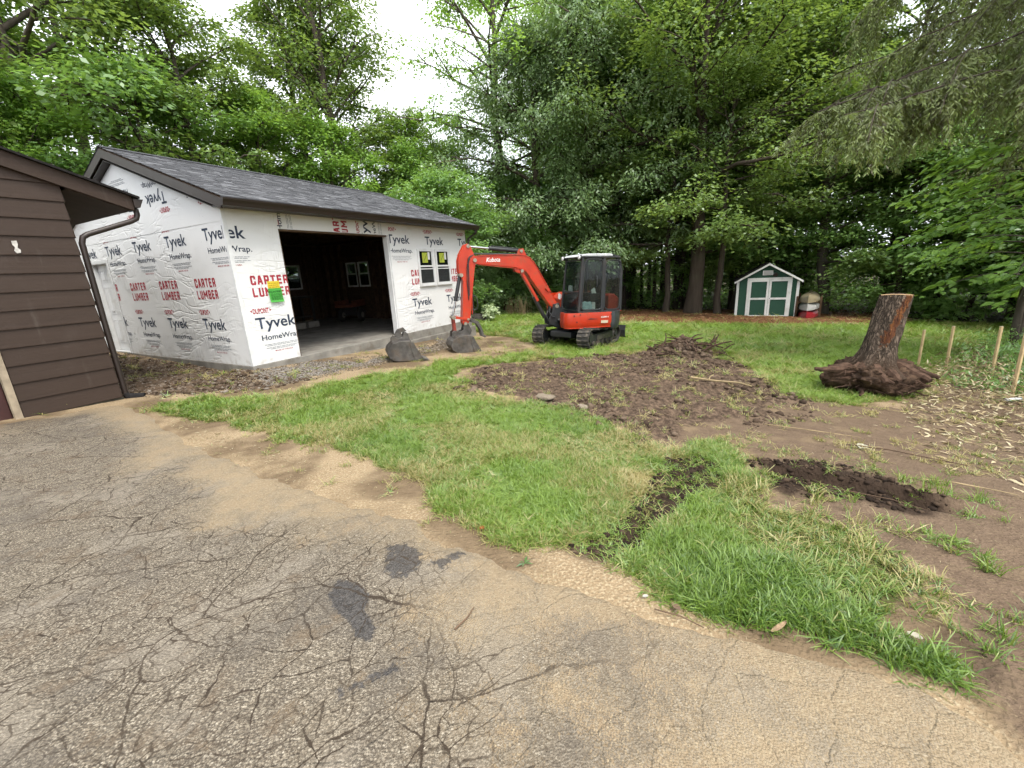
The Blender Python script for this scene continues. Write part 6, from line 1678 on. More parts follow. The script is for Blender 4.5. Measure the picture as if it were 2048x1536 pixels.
# the wood on the right
bt = tree('maple', 9.76, 22.64, 1.12, 0.5, 'thick brown trunked tree standing on the mulch left of the shed', GW_)
for ch in list(bt.children):
    if ch.name.startswith('trunk'): bpy.data.objects.remove(ch)
bigt = PROTO['maple'][0].copy(); bigt.materials.clear(); bigt.materials.append(BK_BROWN)
co = np.empty(len(bigt.vertices) * 3, np.float32); bigt.vertices.foreach_get('co', co); co = co.reshape(-1, 3)
_n = 12 * 9
ctr = co[:_n].reshape(12, 9, 3).mean(1, keepdims=True); co[:_n] = (ctr + (co[:_n].reshape(12, 9, 3) - ctr) * 1.05).reshape(-1, 3)
bigt.vertices.foreach_set('co', co.ravel()); bigt.update()
link('trunk', bigt, None, bt)
tree('tall', 10.9, 22.3, 0.62, 1.9, 'slender tree just right of the thick brown trunk', GW_)
tree('tall', 8.6, 23.4, 0.60, 4.9, 'slender tree just left of the thick brown trunk', GW_)
t2 = tree('maple2', 16.3, 22.3, 1.05, 2.0, 'leaning grey trunked tree just right of the stacked canoes', GW_)
t2.rotation_euler = (R(1), R(4), 2.0)
tree('maple2', 13.4, 25.5, 1.1, 1.1, 'tall tree directly behind the shed', GW_)
tree('maple', 11.2, 28.0, 1.1, 2.7, 'full maple behind the thick brown trunk', GW_)
tree('maple', 17.5, 27.5, 1.1, 0.6, 'full maple behind and right of the shed', GW_)
tree('maple2', 20.5, 23.0, 1.15, 3.9, 'tall tree right of the leaning grey trunk', GW_)
tree('maple2', 23.5, 19.5, 1.05, 5.0, 'maple at the wood edge beyond the stump', GW_)
tree('maple', 27.5, 21.5, 1.1, 2.2, 'maple deep in the wood at the right', GW_)
tree('maple2', 24.0, 14.5, 1.0, 0.9, 'maple at the far right behind the stakes', GW_)
tree('maple', 29.0, 14.0, 1.1, 3.0, 'maple cut by the right edge of the picture', GW_)
for (x, y, k, s, r, lab) in ((8.4, 31.5, 'under', 1.0, 0.3, 'sapling leaning over the mulch beside the thick brown trunk'), (5.6, 29.5, 'under2', 1.1, 1.9, 'sapling right of the excavator cab'),
                          (10.6, 26.4, 'under', 1.1, 2.5, 'bright sapling over the left slope of the shed roof'), (15.9, 25.6, 'under', 1.15, 4.4, 'sapling over the right slope of the shed roof'),
                          (18.6, 20.6, 'under', 1.15, 0.8, 'layered sapling at the wood edge right of the canoes'), (20.6, 19.0, 'under2', 1.25, 3.3, 'low sapling in the shade behind the stump'),
                          (22.0, 16.6, 'under', 1.15, 5.1, 'layered sapling above the stump top'), (21.5, 21.5, 'under', 1.3, 1.4, 'taller sapling behind the wood edge'),
                          (25.5, 17.0, 'under', 1.25, 2.8, 'sapling behind the first two stakes'), (20.0, 13.2, 'under2', 1.1, 0.5, 'low sapling behind the third stake'),
                          (23.0, 12.0, 'under', 1.1, 4.0, 'sapling behind the tallest stake'), (17.2, 25.5, 'under2', 1.3, 2.2, 'low sapling in deep shade behind the canoes')):
    tree(k, x, y, s, r, lab, GW_)
rg = random.Random(5)
for i in range(44):
    x = rg.uniform(4.2, 20); y = rg.uniform(25, 37) + (x - 10) * 0.05
    tree('pole', x, y, rg.uniform(0.8, 1.25), rg.uniform(0, 6), 'slim dark trunk among many in the shaded wood behind the shed', 'slim trunks in the shaded wood')
for i, (x, y, s) in enumerate(((-1.2, 22.3, 0.75), (-0.2, 23.4, 0.9), (4.9, 24.2, 0.55), (-2.4, 18.6, 0.55))):
    tree('shrub', x, y, s, i * 1.3, ['dark shrub left of the clipped hedge', 'leafy shrub at the lawn edge under the boom', 'small shrub by the excavator rear', 'shrub at the garage corner beside the boulder'][i], 'shrubs along the lawn edge')

# far mass of the wood that closes the view between the trunks
def far_mass():
    rng = np.random.default_rng(77)
    n = 2600
    a = np.radians(rng.uniform(-12, 66, n)); r = rng.uniform(40, 52, n)
    hmax = np.where(np.degrees(a) < 4, 9.5, 15.0)
    z = rng.uniform(-1.2, 1, n) ** 1 * hmax * 0.5 + hmax * 0.45
    S = np.stack([np.sin(a) * r, np.cos(a) * r, z - 1.0], 1)
    n2 = 900
    a2 = np.radians(rng.uniform(-64, -12, n2)); r2 = rng.uniform(34, 46, n2)
    S2 = np.stack([np.sin(a2) * r2, np.cos(a2) * r2, rng.uniform(-0.5, 8, n2)], 1)
    S = np.concatenate([S, S2])
    O = -S * (1, 1, 0); O = O / np.linalg.norm(O, axis=1)[:, None]
    V, Q, var = sprays_to_leaves(rng, S, O, rng.uniform(1.2, 2.2, len(S)), 26, 0.42, 0.5, 0.6)
    return np_mesh('far_woods', V, Q, fattr={'var': var})
tag(link('far_woods', far_mass(), L_BRIGHT), 'distant mass of green foliage closing the view beyond the trunks', 'woods', kind='stuff')

# low ground cover and brush under the trees
def ground_brush():
    rng = np.random.default_rng(78)
    P = []
    for _ in range(900):
        x, y = rng.uniform(-3, 30), rng.uniform(12, 34)
        m_ = y - np.interp(x, [-3, 2, 4, 8, 14, 17, 19.5, 22, 30], [25.6, 25.2, 26, 27, 27, 24.5, 19.2, 15.0, 9.5])
        if m_ > 0: P.append((x, y, float(base_z(np.array(x), np.array(y))) + rng.uniform(0.02, 0.55) * min(1, m_)))
    S = np.array(P); a = rng.uniform(0, 6.28, len(S)); O = np.stack([np.cos(a), np.sin(a), 0 * a], 1)
    V, Q, var = sprays_to_leaves(rng, S, O, rng.uniform(0.35, 0.8, len(S)), 46, 0.13, 0.3, 0.6, flat=0.3)
    return np_mesh('undergrowth', V, Q, fattr={'var': var})
tag(link('undergrowth', ground_brush(), L_UNDER), 'low leafy undergrowth covering the shaded wood floor', 'undergrowth', kind='stuff')

# clipped hedge beyond the boom
def hedge(x0, y0, x1, y1, h, w, seed):
    rng = np.random.default_rng(seed); n = 420
    t = rng.uniform(0, 1, n); a = rng.uniform(0, 2 * np.pi, n); el = np.arcsin(rng.uniform(0.0, 1, n))
    L = math.hypot(x1 - x0, y1 - y0); dx, dy = (x1 - x0) / L, (y1 - y0) / L
    z0 = float(base_z(np.array((x0 + x1) / 2), np.array((y0 + y1) / 2)))
    k = rng.uniform(0.72, 1.0, n) * (1 + 0.12 * np.sin(t * 17))
    off = np.cos(el) * np.sin(a) * w * k; up = np.sin(el) * h * k
    ends = np.cos(el) * np.cos(a) * 0.3
    S = np.stack([x0 + dx * (t * L + ends) - dy * off, y0 + dy * (t * L + ends) + dx * off, z0 + 0.05 + up], 1)
    O = np.stack([-dy * np.sign(off), dx * np.sign(off), 0 * off], 1)
    V, Q, var = sprays_to_leaves(rng, S, O, rng.uniform(0.12, 0.24, n), 44, 0.06, 0.1, 0.5, flat=0.4, hang=0.0)
    stems = [tube_np([(x0 + dx * L * q, y0 + dy * L * q, z0 - 0.1), (x0 + dx * L * q + 0.05, y0 + dy * L * q, z0 + h * 0.4), (x0 + dx * L * q + 0.15, y0 + dy * L * q + 0.1, z0 + h * 0.8)], [0.04, 0.03, 0.01], 5) for q in np.linspace(0.05, 0.95, 9)]
    wv, wq = join_np(stems)
    return np_mesh('foliage', V, Q, fattr={'var': var}), np_mesh('stems', wv, wq)
for i, (a, lab) in enumerate((((1.0, 23.6, 2.7, 22.9, 1.0, 0.75, 3), 'rounded brownish hedge at the lawn edge seen under the boom'), ((3.0, 22.7, 4.3, 22.0, 0.95, 0.7, 4), 'rounded brownish hedge half hidden by the boom foot'))):
    h_ = empty('hedge', (0, 0, 0), 0, lab, 'hedge', 'clipped hedges at the lawn edge')
    f_, s_ = hedge(*a); link('foliage', f_, L_HEDGE, h_); link('stems', s_, BK_DARK, h_)

# ---------------------------------------------------------------- spruce overhanging from the right
def spruce(x, y):
    rng = np.random.default_rng(21)
    z0 = float(base_z(np.array(x), np.array(y)))
    wood, C, AX, LN, WD, VR = [], [], [], [], [], []
    H = 16.0
    tz = np.linspace(0, 1, 12)
    wood.append(tube_np(np.stack([0 * tz, 0 * tz, tz * H - 0.2], 1), 0.30 * (1 - tz) + 0.03, 10))
    nb = 50
    UPZ = np.array([0, 0, 1.0])
    for i in range(nb):
        h = 5.4 + (H - 5.9) * (i / nb) ** 1.3
        L = (6.2 if h < 9.5 else 6.2 * (1 - (h - 9.5) / 7.4)) * rng.uniform(0.55, 1.1)
        if L < 0.6: continue
        az_ = i * 2.399 + rng.uniform(-0.4, 0.4)
        near = math.cos(az_ + 0.4 - 3.5) > -0.1 and h < 12       # boughs over the yard carry the full curtain of twigs
        d = np.array([math.cos(az_), math.sin(az_), 0]); side = np.array([-d[1], d[0], 0])
        s = np.linspace(0, 1, 12)
        wig = np.cumsum(rng.normal(0, 0.05, 12)); wz = np.cumsum(rng.normal(0, 0.02, 12))
        P = np.array([0, 0, h]) + d * (L * s)[:, None] + side * (wig * L * 0.3)[:, None] + UPZ * (L * (0.12 * s - rng.uniform(0.35, 0.55) * s ** 2 + 0.16 * s ** 4 + wz * 0.4))[:, None]
        wood.append(tube_np(P, 0.022 * (1 - 0.8 * s) + 0.004, 5))
        carriers = [(P, L, 0.45)]
        for k in range(int(2 + L * 1.7)):
            u = rng.uniform(0.2, 0.95); l2 = L * rng.uniform(0.16, 0.38) * (1.25 - 0.7 * u)
            p0 = np.array([np.interp(u, s, P[:, c]) for c in range(3)])
            a2 = az_ + rng.choice([-1, 1]) * rng.uniform(0.5, 1.15); d2 = np.array([math.cos(a2), math.sin(a2), 0])
            s2 = np.linspace(0, 1, 6)
            P2 = p0 + d2 * (l2 * s2)[:, None] + UPZ * (l2 * (0.10 * s2 - rng.uniform(0.5, 1.0) * s2 ** 2))[:, None]
            wood.append(tube_np(P2, 0.010 * (1 - 0.75 * s2) + 0.003, 4)); carriers.append((P2, l2, 0.05))
        for (CP, CL, u0) in carriers:
            sc_ = np.linspace(0, 1, len(CP)); cdir = CP[-1] - CP[0]; cdir = cdir / (np.linalg.norm(cdir) + 1e-6)
            cs = np.cross(cdir, UPZ); cs = cs / (np.linalg.norm(cs) + 1e-6)
            for k in range(int(CL * (1 - u0) / (0.025 if near else 0.2)) + 1):
                u = rng.uniform(u0, 1)
                p0 = np.array([np.interp(u, sc_, CP[:, c]) for c in range(3)])
                Lh = (0.12 + 0.95 * rng.uniform(0, 1) ** 2) * (1.15 - 0.55 * u); sg = rng.choice([-1, 1]); spread = rng.uniform(0.02, 0.28)
                q = np.linspace(0, 1, 4)[:, None]
                B = p0 + cs * sg * spread * q ** 0.8 + cdir * spread * 0.7 * q - UPZ * (Lh * q ** 1.4)
                if k % 4 == 0: wood.append(tube_np(B, 0.004 * (1 - 0.6 * q[:, 0]), 3))
                m_ = int(12 + 30 * Lh)
                w = rng.uniform(0.0, 1, m_)
                cpt = np.stack([np.interp(w, q[:, 0], B[:, c]) for c in range(3)], 1)
                bd = (B[-1] - B[0]) / (np.linalg.norm(B[-1] - B[0]) + 1e-6)
                a = rng.uniform(0, 6.28, m_)
                ax_ = np.stack([np.cos(a), np.sin(a), np.full(m_, -0.3)], 1) * 0.8 + bd * 0.8
                ln = rng.uniform(0.06, 0.13, m_)
                axn = ax_ / np.linalg.norm(ax_, axis=1)[:, None]
                C.append(cpt + axn * (ln * 0.45)[:, None]); AX.append(axn); LN.append(ln); WD.append(rng.uniform(0.016, 0.028, m_))
                brown = rng.uniform() < 0.14
                VR.append(np.clip((0.0 if brown else 0.30 + 0.5 * w ** 2) + rng.uniform(0, 0.22, m_), 0, 1))
    C, AX = np.concatenate(C), np.concatenate(AX)
    V, Q = leaves_np(C, AX, np.random.default_rng(2).normal(0, 1, C.shape), np.concatenate(LN), np.concatenate(WD))
    wv, wq = join_np(wood)
    o = empty('spruce_tree', (x, y, z0), 0.4, 'drooping spruce hanging its boughs into the top right of the view', 'tree')
    link('trunk', np_mesh('trunk', wv, wq, smooth=True), BK_DARK, o)
    link('crown', np_mesh('crown', V, Q, fattr={'var': np.concatenate(VR)}), L_SPRUCE, o)
spruce(12.2, 8.3)

# ---------------------------------------------------------------- broad-leaved tree close at the right edge
def near_tree(x, y):
    rng = np.random.default_rng(31)
    z0 = float(base_z(np.array(x), np.array(y)))
    wood, S, D = [], [], []
    for (bx, by, hh) in ((0, 0, 5.5), (0.35, 0.2, 4.8)):
        tz = np.linspace(0, 1, 8)
        T = np.stack([bx - 0.3 * tz, by - 0.2 * tz * tz, tz * hh - 0.2], 1)
        wood.append(tube_np(T, 0.075 * (1 - tz) + 0.015, 7))
        for i in range(13):
            t = 0.32 + 0.66 * i / 13
            st = np.array([np.interp(t, tz, T[:, c]) for c in range(3)])
            az_ = math.pi + rng.uniform(-1.3, 1.3) if i % 3 else rng.uniform(0, 6.28)
            d = np.array([math.cos(az_), math.sin(az_), 0]); L = rng.uniform(1.4, 2.6)
            s = np.linspace(0, 1, 7)[:, None]
            P = st + d * L * s + np.array([0, 0, 1.0]) * L * (0.32 * s - 0.42 * s * s)
            wood.append(tube_np(P, 0.018 * (1 - 0.85 * s[:, 0]) + 0.003, 4))
            for k in range(15):
                u = 0.2 + 0.8 * k / 14
                p = np.array([np.interp(u, s[:, 0], P[:, c]) for c in range(3)])
                for _ in range(4):
                    a = az_ + rng.choice([-1, 1]) * rng.uniform(0.3, 1.3); l2 = rng.uniform(0.12, 0.5)
                    S.append(p + np.array([math.cos(a) * l2, math.sin(a) * l2, -0.18 * l2 + rng.normal(0, 0.04)])); D.append([math.cos(a), math.sin(a), -0.45])
    S, D = np.array(S), np.array(D); N = len(S)
    ax_ = D / np.linalg.norm(D, axis=1)[:, None] + rng.normal(0, 0.15, (N, 3)); ax_ /= np.linalg.norm(ax_, axis=1)[:, None]
    nr = np.array([0, 0, 1.0]) + rng.normal(0, 0.3, (N, 3))
    sd_ = np.cross(ax_, nr); sd_ /= np.linalg.norm(sd_, axis=1)[:, None]; nn = np.cross(sd_, ax_)
    ln = rng.uniform(0.15, 0.24, N)[:, None]; wd = ln * 0.30
    # folded leaf: midrib with two blades of four corners each
    V = np.stack([S, S + ax_ * ln * 0.5 - nn * ln * 0.03, S + ax_ * ln, S + ax_ * ln * 0.25 + sd_ * wd * 0.9 + nn * 0.02, S + ax_ * ln * 0.62 + sd_ * wd * 0.85 + nn * 0.015,
                  S + ax_ * ln * 0.25 - sd_ * wd * 0.9 + nn * 0.02, S + ax_ * ln * 0.62 - sd_ * wd * 0.85 + nn * 0.015], 1).reshape(-1, 3)
    b = np.arange(N)[:, None] * 7
    Q = np.concatenate([b + np.array([[0, 3, 4, 1]]), b + np.array([[0, 1, 6, 5]])]); T3 = np.concatenate([b + np.array([[1, 4, 2]]), b + np.array([[1, 2, 6]])])
    v = rng.uniform(0, 1, N)
    o = empty('leafy_tree', (x, y, z0), 0, 'small tree with large bright leaves at the right edge above the stakes', 'tree')
    wv, wq = join_np(wood)
    link('trunk', np_mesh('trunk', wv, wq, smooth=True), BK_GREY, o)
    link('crown', np_mesh('crown', V, Q, T3, fattr={'var': np.concatenate([v, v, v, v])}), L_BRIGHT, o)
near_tree(12.0, 9.9)
# ================================================================== GRASS (stuff, scattered tufts)
def grass_mat(name, c0, c1, dry):
    m = NT(name); nt = m.t; out = nt.nodes['Material Output']; nt.nodes.remove(m.p)
    v = m.attr('var'); 
    ti = m.n('ShaderNodeAttribute', {'attribute_name': 'tint', 'attribute_type': 'INSTANCER'}).outputs['Fac']
    dr_ = m.n('ShaderNodeAttribute', {'attribute_name': 'dryness', 'attribute_type': 'INSTANCER'}).outputs['Fac']
    c = m.mix(m.math('ADD', m.math('MULTIPLY', v, 0.62), m.math('MULTIPLY', ti, 0.38)), c0, c1)
    dd = m.step(m.math('ADD', dr_, m.math('MULTIPLY', m.math('SUBTRACT', v, 0.5), 0.8)), 0.35, 0.75)
    c = m.mix(dd, c, dry)
    d = m.n('ShaderNodeBsdfDiffuse', Color=c); t = m.n('ShaderNodeBsdfTranslucent', Color=m.mix(0.4, c, (0.30, 0.40, 0.05)))
    a = nt.nodes.new('ShaderNodeMixShader'); a.inputs[0].default_value = 0.35
    nt.links.new(d.outputs[0], a.inputs[1]); nt.links.new(t.outputs[0], a.inputs[2])
    g = m.n('ShaderNodeBsdfGlossy', Color=(0.8, 0.85, 0.8), Roughness=0.45)
    b = nt.nodes.new('ShaderNodeMixShader'); b.inputs[0].default_value = 0.05
    nt.links.new(a.outputs[0], b.inputs[1]); nt.links.new(g.outputs[0], b.inputs[2]); nt.links.new(b.outputs[0], out.inputs['Surface'])
    return m.m
M_GRASS = grass_mat('grass_blade', (0.040, 0.105, 0.012), (0.24, 0.36, 0.052), (0.37, 0.31, 0.13))

def tuft(seed, n, h, spread, bend, w, flat=0.0):
    rng = np.random.default_rng(seed)
    V, Q, T, var = [], [], [], []
    for i in range(n):
        a = rng.uniform(0, 6.28); r = spread * math.sqrt(rng.uniform(0, 1))
        p = np.array([math.cos(a) * r, math.sin(a) * r, -0.006])
        hh = h * rng.uniform(0.55, 1.2); az_ = rng.uniform(0, 6.28); bb = bend * rng.uniform(0.4, 1.4)
        d = np.array([math.cos(az_), math.sin(az_), 0]); s = np.array([-d[1], d[0], 0]); ww = w * rng.uniform(0.7, 1.3)
        k = len(V)
        for t_, wk in ((0, 1.0), (0.5, 0.85), (0.82, 0.55)):
            q = p + d * hh * bb * t_ ** 1.7 + np.array([0, 0, hh * t_ * (1 - flat * t_)])
            V += [q - s * ww * wk / 2, q + s * ww * wk / 2]
        V.append(p + d * hh * bb * 1.05 + np.array([0, 0, hh * (1 - flat) * (1 - 0.22 * bb)]))
        Q += [(k, k + 1, k + 3, k + 2), (k + 2, k + 3, k + 5, k + 4)]; T.append((k + 4, k + 5, k + 6))
        v = rng.uniform(0, 1); var.append(v)
    me = np_mesh('tuft', np.array(V), Q, T, fattr={'var': np.concatenate([np.repeat(var, 2), var])})
    me.materials.append(M_GRASS)
    return me
tufts = bpy.data.collections.new('grass_tufts')
for i, a in enumerate(((1, 18, 0.085, 0.035, 0.75, 0.0045), (2, 18, 0.065, 0.04, 0.9, 0.0045), (3, 16, 0.055, 0.04, 1.3, 0.005, 0.35), (4, 16, 0.11, 0.03, 0.8, 0.0055), (5, 14, 0.045, 0.04, 1.6, 0.0045, 0.5), (6, 10, 0.05, 0.04, 1.8, 0.004, 0.6))):
    o = bpy.data.objects.new('tuft_%d' % i, tuft(*a)); tufts.objects.link(o)

def scatter(name, P, rot, scl, idx, tint, dry, label, cat, coll=tufts):
    me = bpy.data.meshes.new(name); n = len(P)
    me.vertices.add(n); me.vertices.foreach_set('co', np.asarray(P, np.float32).ravel())
    def at_(nm, typ, data, key):
        a = me.attributes.new(nm, typ, 'POINT'); a.data.foreach_set(key, np.asarray(data, np.int32 if typ == 'INT' else np.float32).ravel())
    at_('rot', 'FLOAT_VECTOR', rot, 'vector'); at_('scl', 'FLOAT_VECTOR', scl, 'vector'); at_('pick', 'INT', idx, 'value')
    at_('tint', 'FLOAT', tint, 'value'); at_('dryness', 'FLOAT', dry, 'value')
    me.update()
    ng = bpy.data.node_groups.new(name, 'GeometryNodeTree')
    ng.interface.new_socket('Geometry', in_out='INPUT', socket_type='NodeSocketGeometry'); ng.interface.new_socket('Geometry', in_out='OUTPUT', socket_type='NodeSocketGeometry')
    N, L = ng.nodes, ng.links
    gi, go = N.new('NodeGroupInput'), N.new('NodeGroupOutput')
    ci = N.new('GeometryNodeCollectionInfo'); ci.inputs['Collection'].default_value = coll; ci.inputs['Separate Children'].default_value = True; ci.inputs['Reset Children'].default_value = True
    ip = N.new('GeometryNodeInstanceOnPoints'); ip.inputs['Pick Instance'].default_value = True
    def na(nm, typ):
        q = N.new('GeometryNodeInputNamedAttribute'); q.data_type = typ; q.inputs['Name'].default_value = nm
        return next(s for s in q.outputs if s.name == 'Attribute' and s.enabled)
    e2r = N.new('FunctionNodeEulerToRotation')
    m2p = N.new('GeometryNodeMeshToPoints')
    L.new(gi.outputs[0], m2p.inputs['Mesh']); L.new(m2p.outputs['Points'], ip.inputs['Points']); L.new(ci.outputs[0], ip.inputs['Instance'])
    L.new(na('pick', 'INT'), ip.inputs['Instance Index']); L.new(na('rot', 'FLOAT_VECTOR'), e2r.inputs[0]); L.new(e2r.outputs[0], ip.inputs['Rotation'])
    L.new(na('scl', 'FLOAT_VECTOR'), ip.inputs['Scale']); L.new(ip.outputs[0], go.inputs[0])
    o = link(name, me); md = o.modifiers.new('scatter', 'NODES'); md.node_group = ng
    tag(o, label, cat, kind='stuff')
    return o

rng = np.random.default_rng(99)
def lawn_points():
    n1, n2 = 34000, 150000
    th_ = np.radians(rng.uniform(-58, 61, n1 + n2))
    r = np.concatenate([np.sqrt(rng.uniform(1.2 ** 2, 3.3 ** 2, n1)), np.exp(rng.uniform(math.log(3.3), math.log(27), n2))])
    x, y = np.sin(th_) * r, np.cos(th_) * r
    M = masks(x, y)
    thin = fbm(x * 2.6, y * 2.6, 0, 61, 3)
    g = M['grass'] * (1 - 0.93 * M['mud']) * (1 - 0.55 * M['straw']) * (1 - M['mulch'])
    g = g * np.where(r < 7, 0.55 + 0.45 * sst(0.30, 0.48, thin), 1.0)
    g = g * (1 - 0.78 * sst(-0.15, 0.15, poly_sd(THIN, x, y)))
    sparse = 0.012 * M['patch'] * sst(0.45, 0.6, fbm(x * 3, y * 3, 0, 63, 3)) + 0.014 * M['dirt'] * (1 - M['patch']) * sst(0.5, 0.7, fbm(x * 2, y * 2, 0, 67, 3))
    gap = poly_sd(DRIVE, x, y)
    sparse = sparse + 0.07 * sst(0.0, -0.5, gap) * sst(0.50, 0.62, fbm(x * 4, y * 4, 0, 65, 3)) * (gap < 0)
    acc = rng.uniform(0, 1, len(x)) < np.maximum(g, sparse)
    acc &= ~in_garage(x, y, 0.15)
    x, y, r = x[acc], y[acc], r[acc]
    M = {k: v[acc] for k, v in M.items()}
    return x, y, r, M
lx, ly, lr, LM = lawn_points()
n = len(lx)
lz = ground_z(lx, ly, LM)
big = fbm(lx * 0.8, ly * 0.8, 0, 71, 3); med = fbm(lx * 2.4, ly * 2.4, 0, 73, 3)
# long uncut fringe next to the drive, worn strips where machines rolled
fringe = sst(0.8, 0.15, poly_sd(LAWN, lx, ly)) * sst(0.6, 1.0, lx) * sst(3.6, 2.6, ly)
worn = np.exp(-(((lx * 0.86 + ly * 0.5) - 2.55) / 0.22) ** 2) + np.exp(-(((lx * 0.86 + ly * 0.5) - 1.35) / 0.2) ** 2)
worn = np.clip(worn, 0, 1) * sst(1.6, 1.0, lx) * (lr < 9)
thn = sst(-0.15, 0.15, poly_sd(THIN, lx, ly))
hgt = (0.27 + 0.62 * med + 0.14 * fringe * (0.5 + med)) * (1 - 0.25 * thn) * (1 - 0.5 * worn) * np.where(lr > 9, 0.75, 1.0)
pick = np.where(fringe > 0.45, rng.choice([0, 3, 1, 2], n), rng.choice([0, 1, 1, 2, 4], n))
pick = np.where((worn > 0.5) | (LM['mud'] > 0.3), rng.choice([2, 4, 4], n), pick)
edge = sst(0.55, 0.0, poly_sd(LAWN, lx, ly) + 0.0)
dry = np.clip(0.02 + 0.42 * sst(0.52, 0.68, fbm(lx * 1.5, ly * 1.5, 0, 75, 4)) + 0.22 * edge * (1 - fringe) + 0.55 * LM['straw'] + 0.25 * (LM['grass'] < 0.3) + 0.42 * thn, 0, 1)
dry = np.where(rng.uniform(0, 1, n) < 0.06, dry + 0.45, dry) * (1 - 0.5 * fringe)
tint = np.clip(0.62 + 1.5 * (big - 0.5) + 0.6 * (med - 0.5) + sst(6, 12, lr) * 0.30 - 0.35 * fringe, 0, 1)
wsc = np.clip(lr / 5.0, 0.95, 3.4) * rng.uniform(0.8, 1.25, n)
scatter('lawn_grass', np.stack([lx, ly, lz], 1), np.stack([rng.normal(0, 0.3, n), rng.normal(0, 0.3, n), rng.uniform(0, 6.28, n)], 1),
        np.stack([wsc, wsc, hgt * np.clip(lr / 8, 1, 1.25)], 1), pick, tint, dry, 'patchy green lawn grass with worn strips and dry ends', 'grass')

# ================================================================== LOOSE MATERIAL
def ico(sub):
    bm = bmesh.new(); bmesh.ops.create_icosphere(bm, subdivisions=sub, radius=1.0)
    v = np.array([q.co[:] for q in bm.verts]); f = np.array([[q.index for q in p.verts] for p in bm.faces]); bm.free()
    return v, f
IV, IF = ico(1)
IV2, IF2 = ico(2)
def lumps(name, P, size, mat, squash=(0.55, 0.9), seed=0, sub=1, sink=0.25):
    r = np.random.default_rng(seed); n = len(P)
    iv, if_ = (IV, IF) if sub == 1 else (IV2, IF2)
    k = len(iv)
    jit = 1 + r.normal(0, 0.20 if sub == 1 else 0.14, (n, k, 1))
    sc = np.stack([r.uniform(0.75, 1.25, n), r.uniform(0.75, 1.25, n), r.uniform(*squash, n)], 1) * np.asarray(size)[:, None]
    a = r.uniform(0, 6.28, n); ca, sa = np.cos(a)[:, None], np.sin(a)[:, None]
    v = iv[None] * jit * sc[:, None]
    v = np.stack([v[..., 0] * ca - v[..., 1] * sa, v[..., 0] * sa + v[..., 1] * ca, v[..., 2]], -1)
    v = v + np.asarray(P)[:, None] + np.array([0, 0, 1.0]) * (sc[:, 2] * (1 - sink * 2))[:, None, None] * 0.6
    f = if_[None] + (np.arange(n) * k)[:, None, None]
    return np_mesh(name, v.reshape(-1, 3), None, f.reshape(-1, 3), smooth=sub == 2, fattr={'var': np.repeat(r.uniform(0, 1, n), len(if_))})
def var_mat(name, stops, rough=0.95, bump=True):
    m = NT(name, rough, 0.15)
    c = m.ramp(m.attr('var'), stops)
    if bump:
        f = m.noise(m.pos, 40, 3, 0.7)
        c = m.mix(m.step(f, 0.3, 0.7, 0.35, 0), c, (0.04, 0.028, 0.02)); m.bump(f, 0.7, 0.01)
    m.base(c); return m.m
M_CLOD = var_mat('earth_clod', [(0, (0.05, 0.034, 0.024)), (0.5, (0.12, 0.082, 0.056)), (1, (0.21, 0.155, 0.112))])
M_STONE = var_mat('grey_stone', [(0, (0.10, 0.078, 0.055)), (0.5, (0.22, 0.178, 0.13)), (0.85, (0.32, 0.27, 0.205)), (1, (0.43, 0.38, 0.31))])

M_RUB = var_mat('earthy_rubble', [(0, (0.05, 0.034, 0.022)), (0.55, (0.13, 0.09, 0.06)), (0.85, (0.20, 0.155, 0.115)), (1, (0.34, 0.30, 0.255))])
def pts_in(poly, n, seed, m=0.0):
    r = np.random.default_rng(seed); a = np.array(poly); lo, hi = a.min(0), a.max(0)
    out = np.zeros((0, 2))
    while len(out) < n:
        q = r.uniform(lo, hi, (n * 2, 2)); q = q[poly_sd(poly, q[:, 0], q[:, 1]) > m]; out = np.concatenate([out, q])
    return out[:n]
def on_ground(q, dz=0.0): return np.stack([q[:, 0], q[:, 1], ground_z(q[:, 0], q[:, 1]) + dz], 1)
r_ = np.random.default_rng(123)
q = pts_in(PATCH, 7500, 1, -0.25)
q = q[(fbm(q[:, 0] * 2, q[:, 1] * 2, 0, 81, 3) > 0.47)]
tag(link('earth_clods', lumps('earth_clods', on_ground(q), 0.008 + 0.045 * r_.uniform(0, 1, len(q)) ** 5, M_CLOD, seed=2), M_CLOD), 'loose brown clods over the turned earth patch', 'soil', kind='stuff')
q = np.concatenate([pts_in(MUD, 900, 3, -0.10), pts_in(MUD2, 420, 4, -0.02)])
M_MUDC = var_mat('dark_mud_clod', [(0, (0.015, 0.010, 0.007)), (0.6, (0.045, 0.029, 0.02)), (1, (0.10, 0.068, 0.045))])
tag(link('mud_clods', lumps('mud_clods', on_ground(q), 0.004 + 0.022 * r_.uniform(0, 1, len(q)) ** 3, M_MUDC, seed=5), M_MUDC), 'dark wet clods along the torn trench', 'soil', kind='stuff')
q = np.concatenate([pts_in(DARKDIRT, 1500, 6, -0.2), pts_in([(-5.6, 6.2), (-4.0, 6.6), (-3.4, 7.6), (-4.4, 7.5), (-5.0, 7.6)], 500, 7)])
q = q[~in_garage(q[:, 0], q[:, 1], 0.05)]
tag(link('rubble', lumps('rubble', on_ground(q), 0.008 + 0.036 * r_.uniform(0, 1, len(q)) ** 4, M_RUB, seed=8), M_RUB), 'broken stones and rubble between the two buildings', 'rubble', kind='stuff')
q = np.concatenate([pts_in(GRAVEL, 5200, 9, -0.15), pts_in([(-2.4, 10.4), (-1.5, 12.4), (-1.2, 12.2), (-2.0, 10.2)], 500, 10)])
q = q[~in_garage(q[:, 0], q[:, 1], 0.02)]
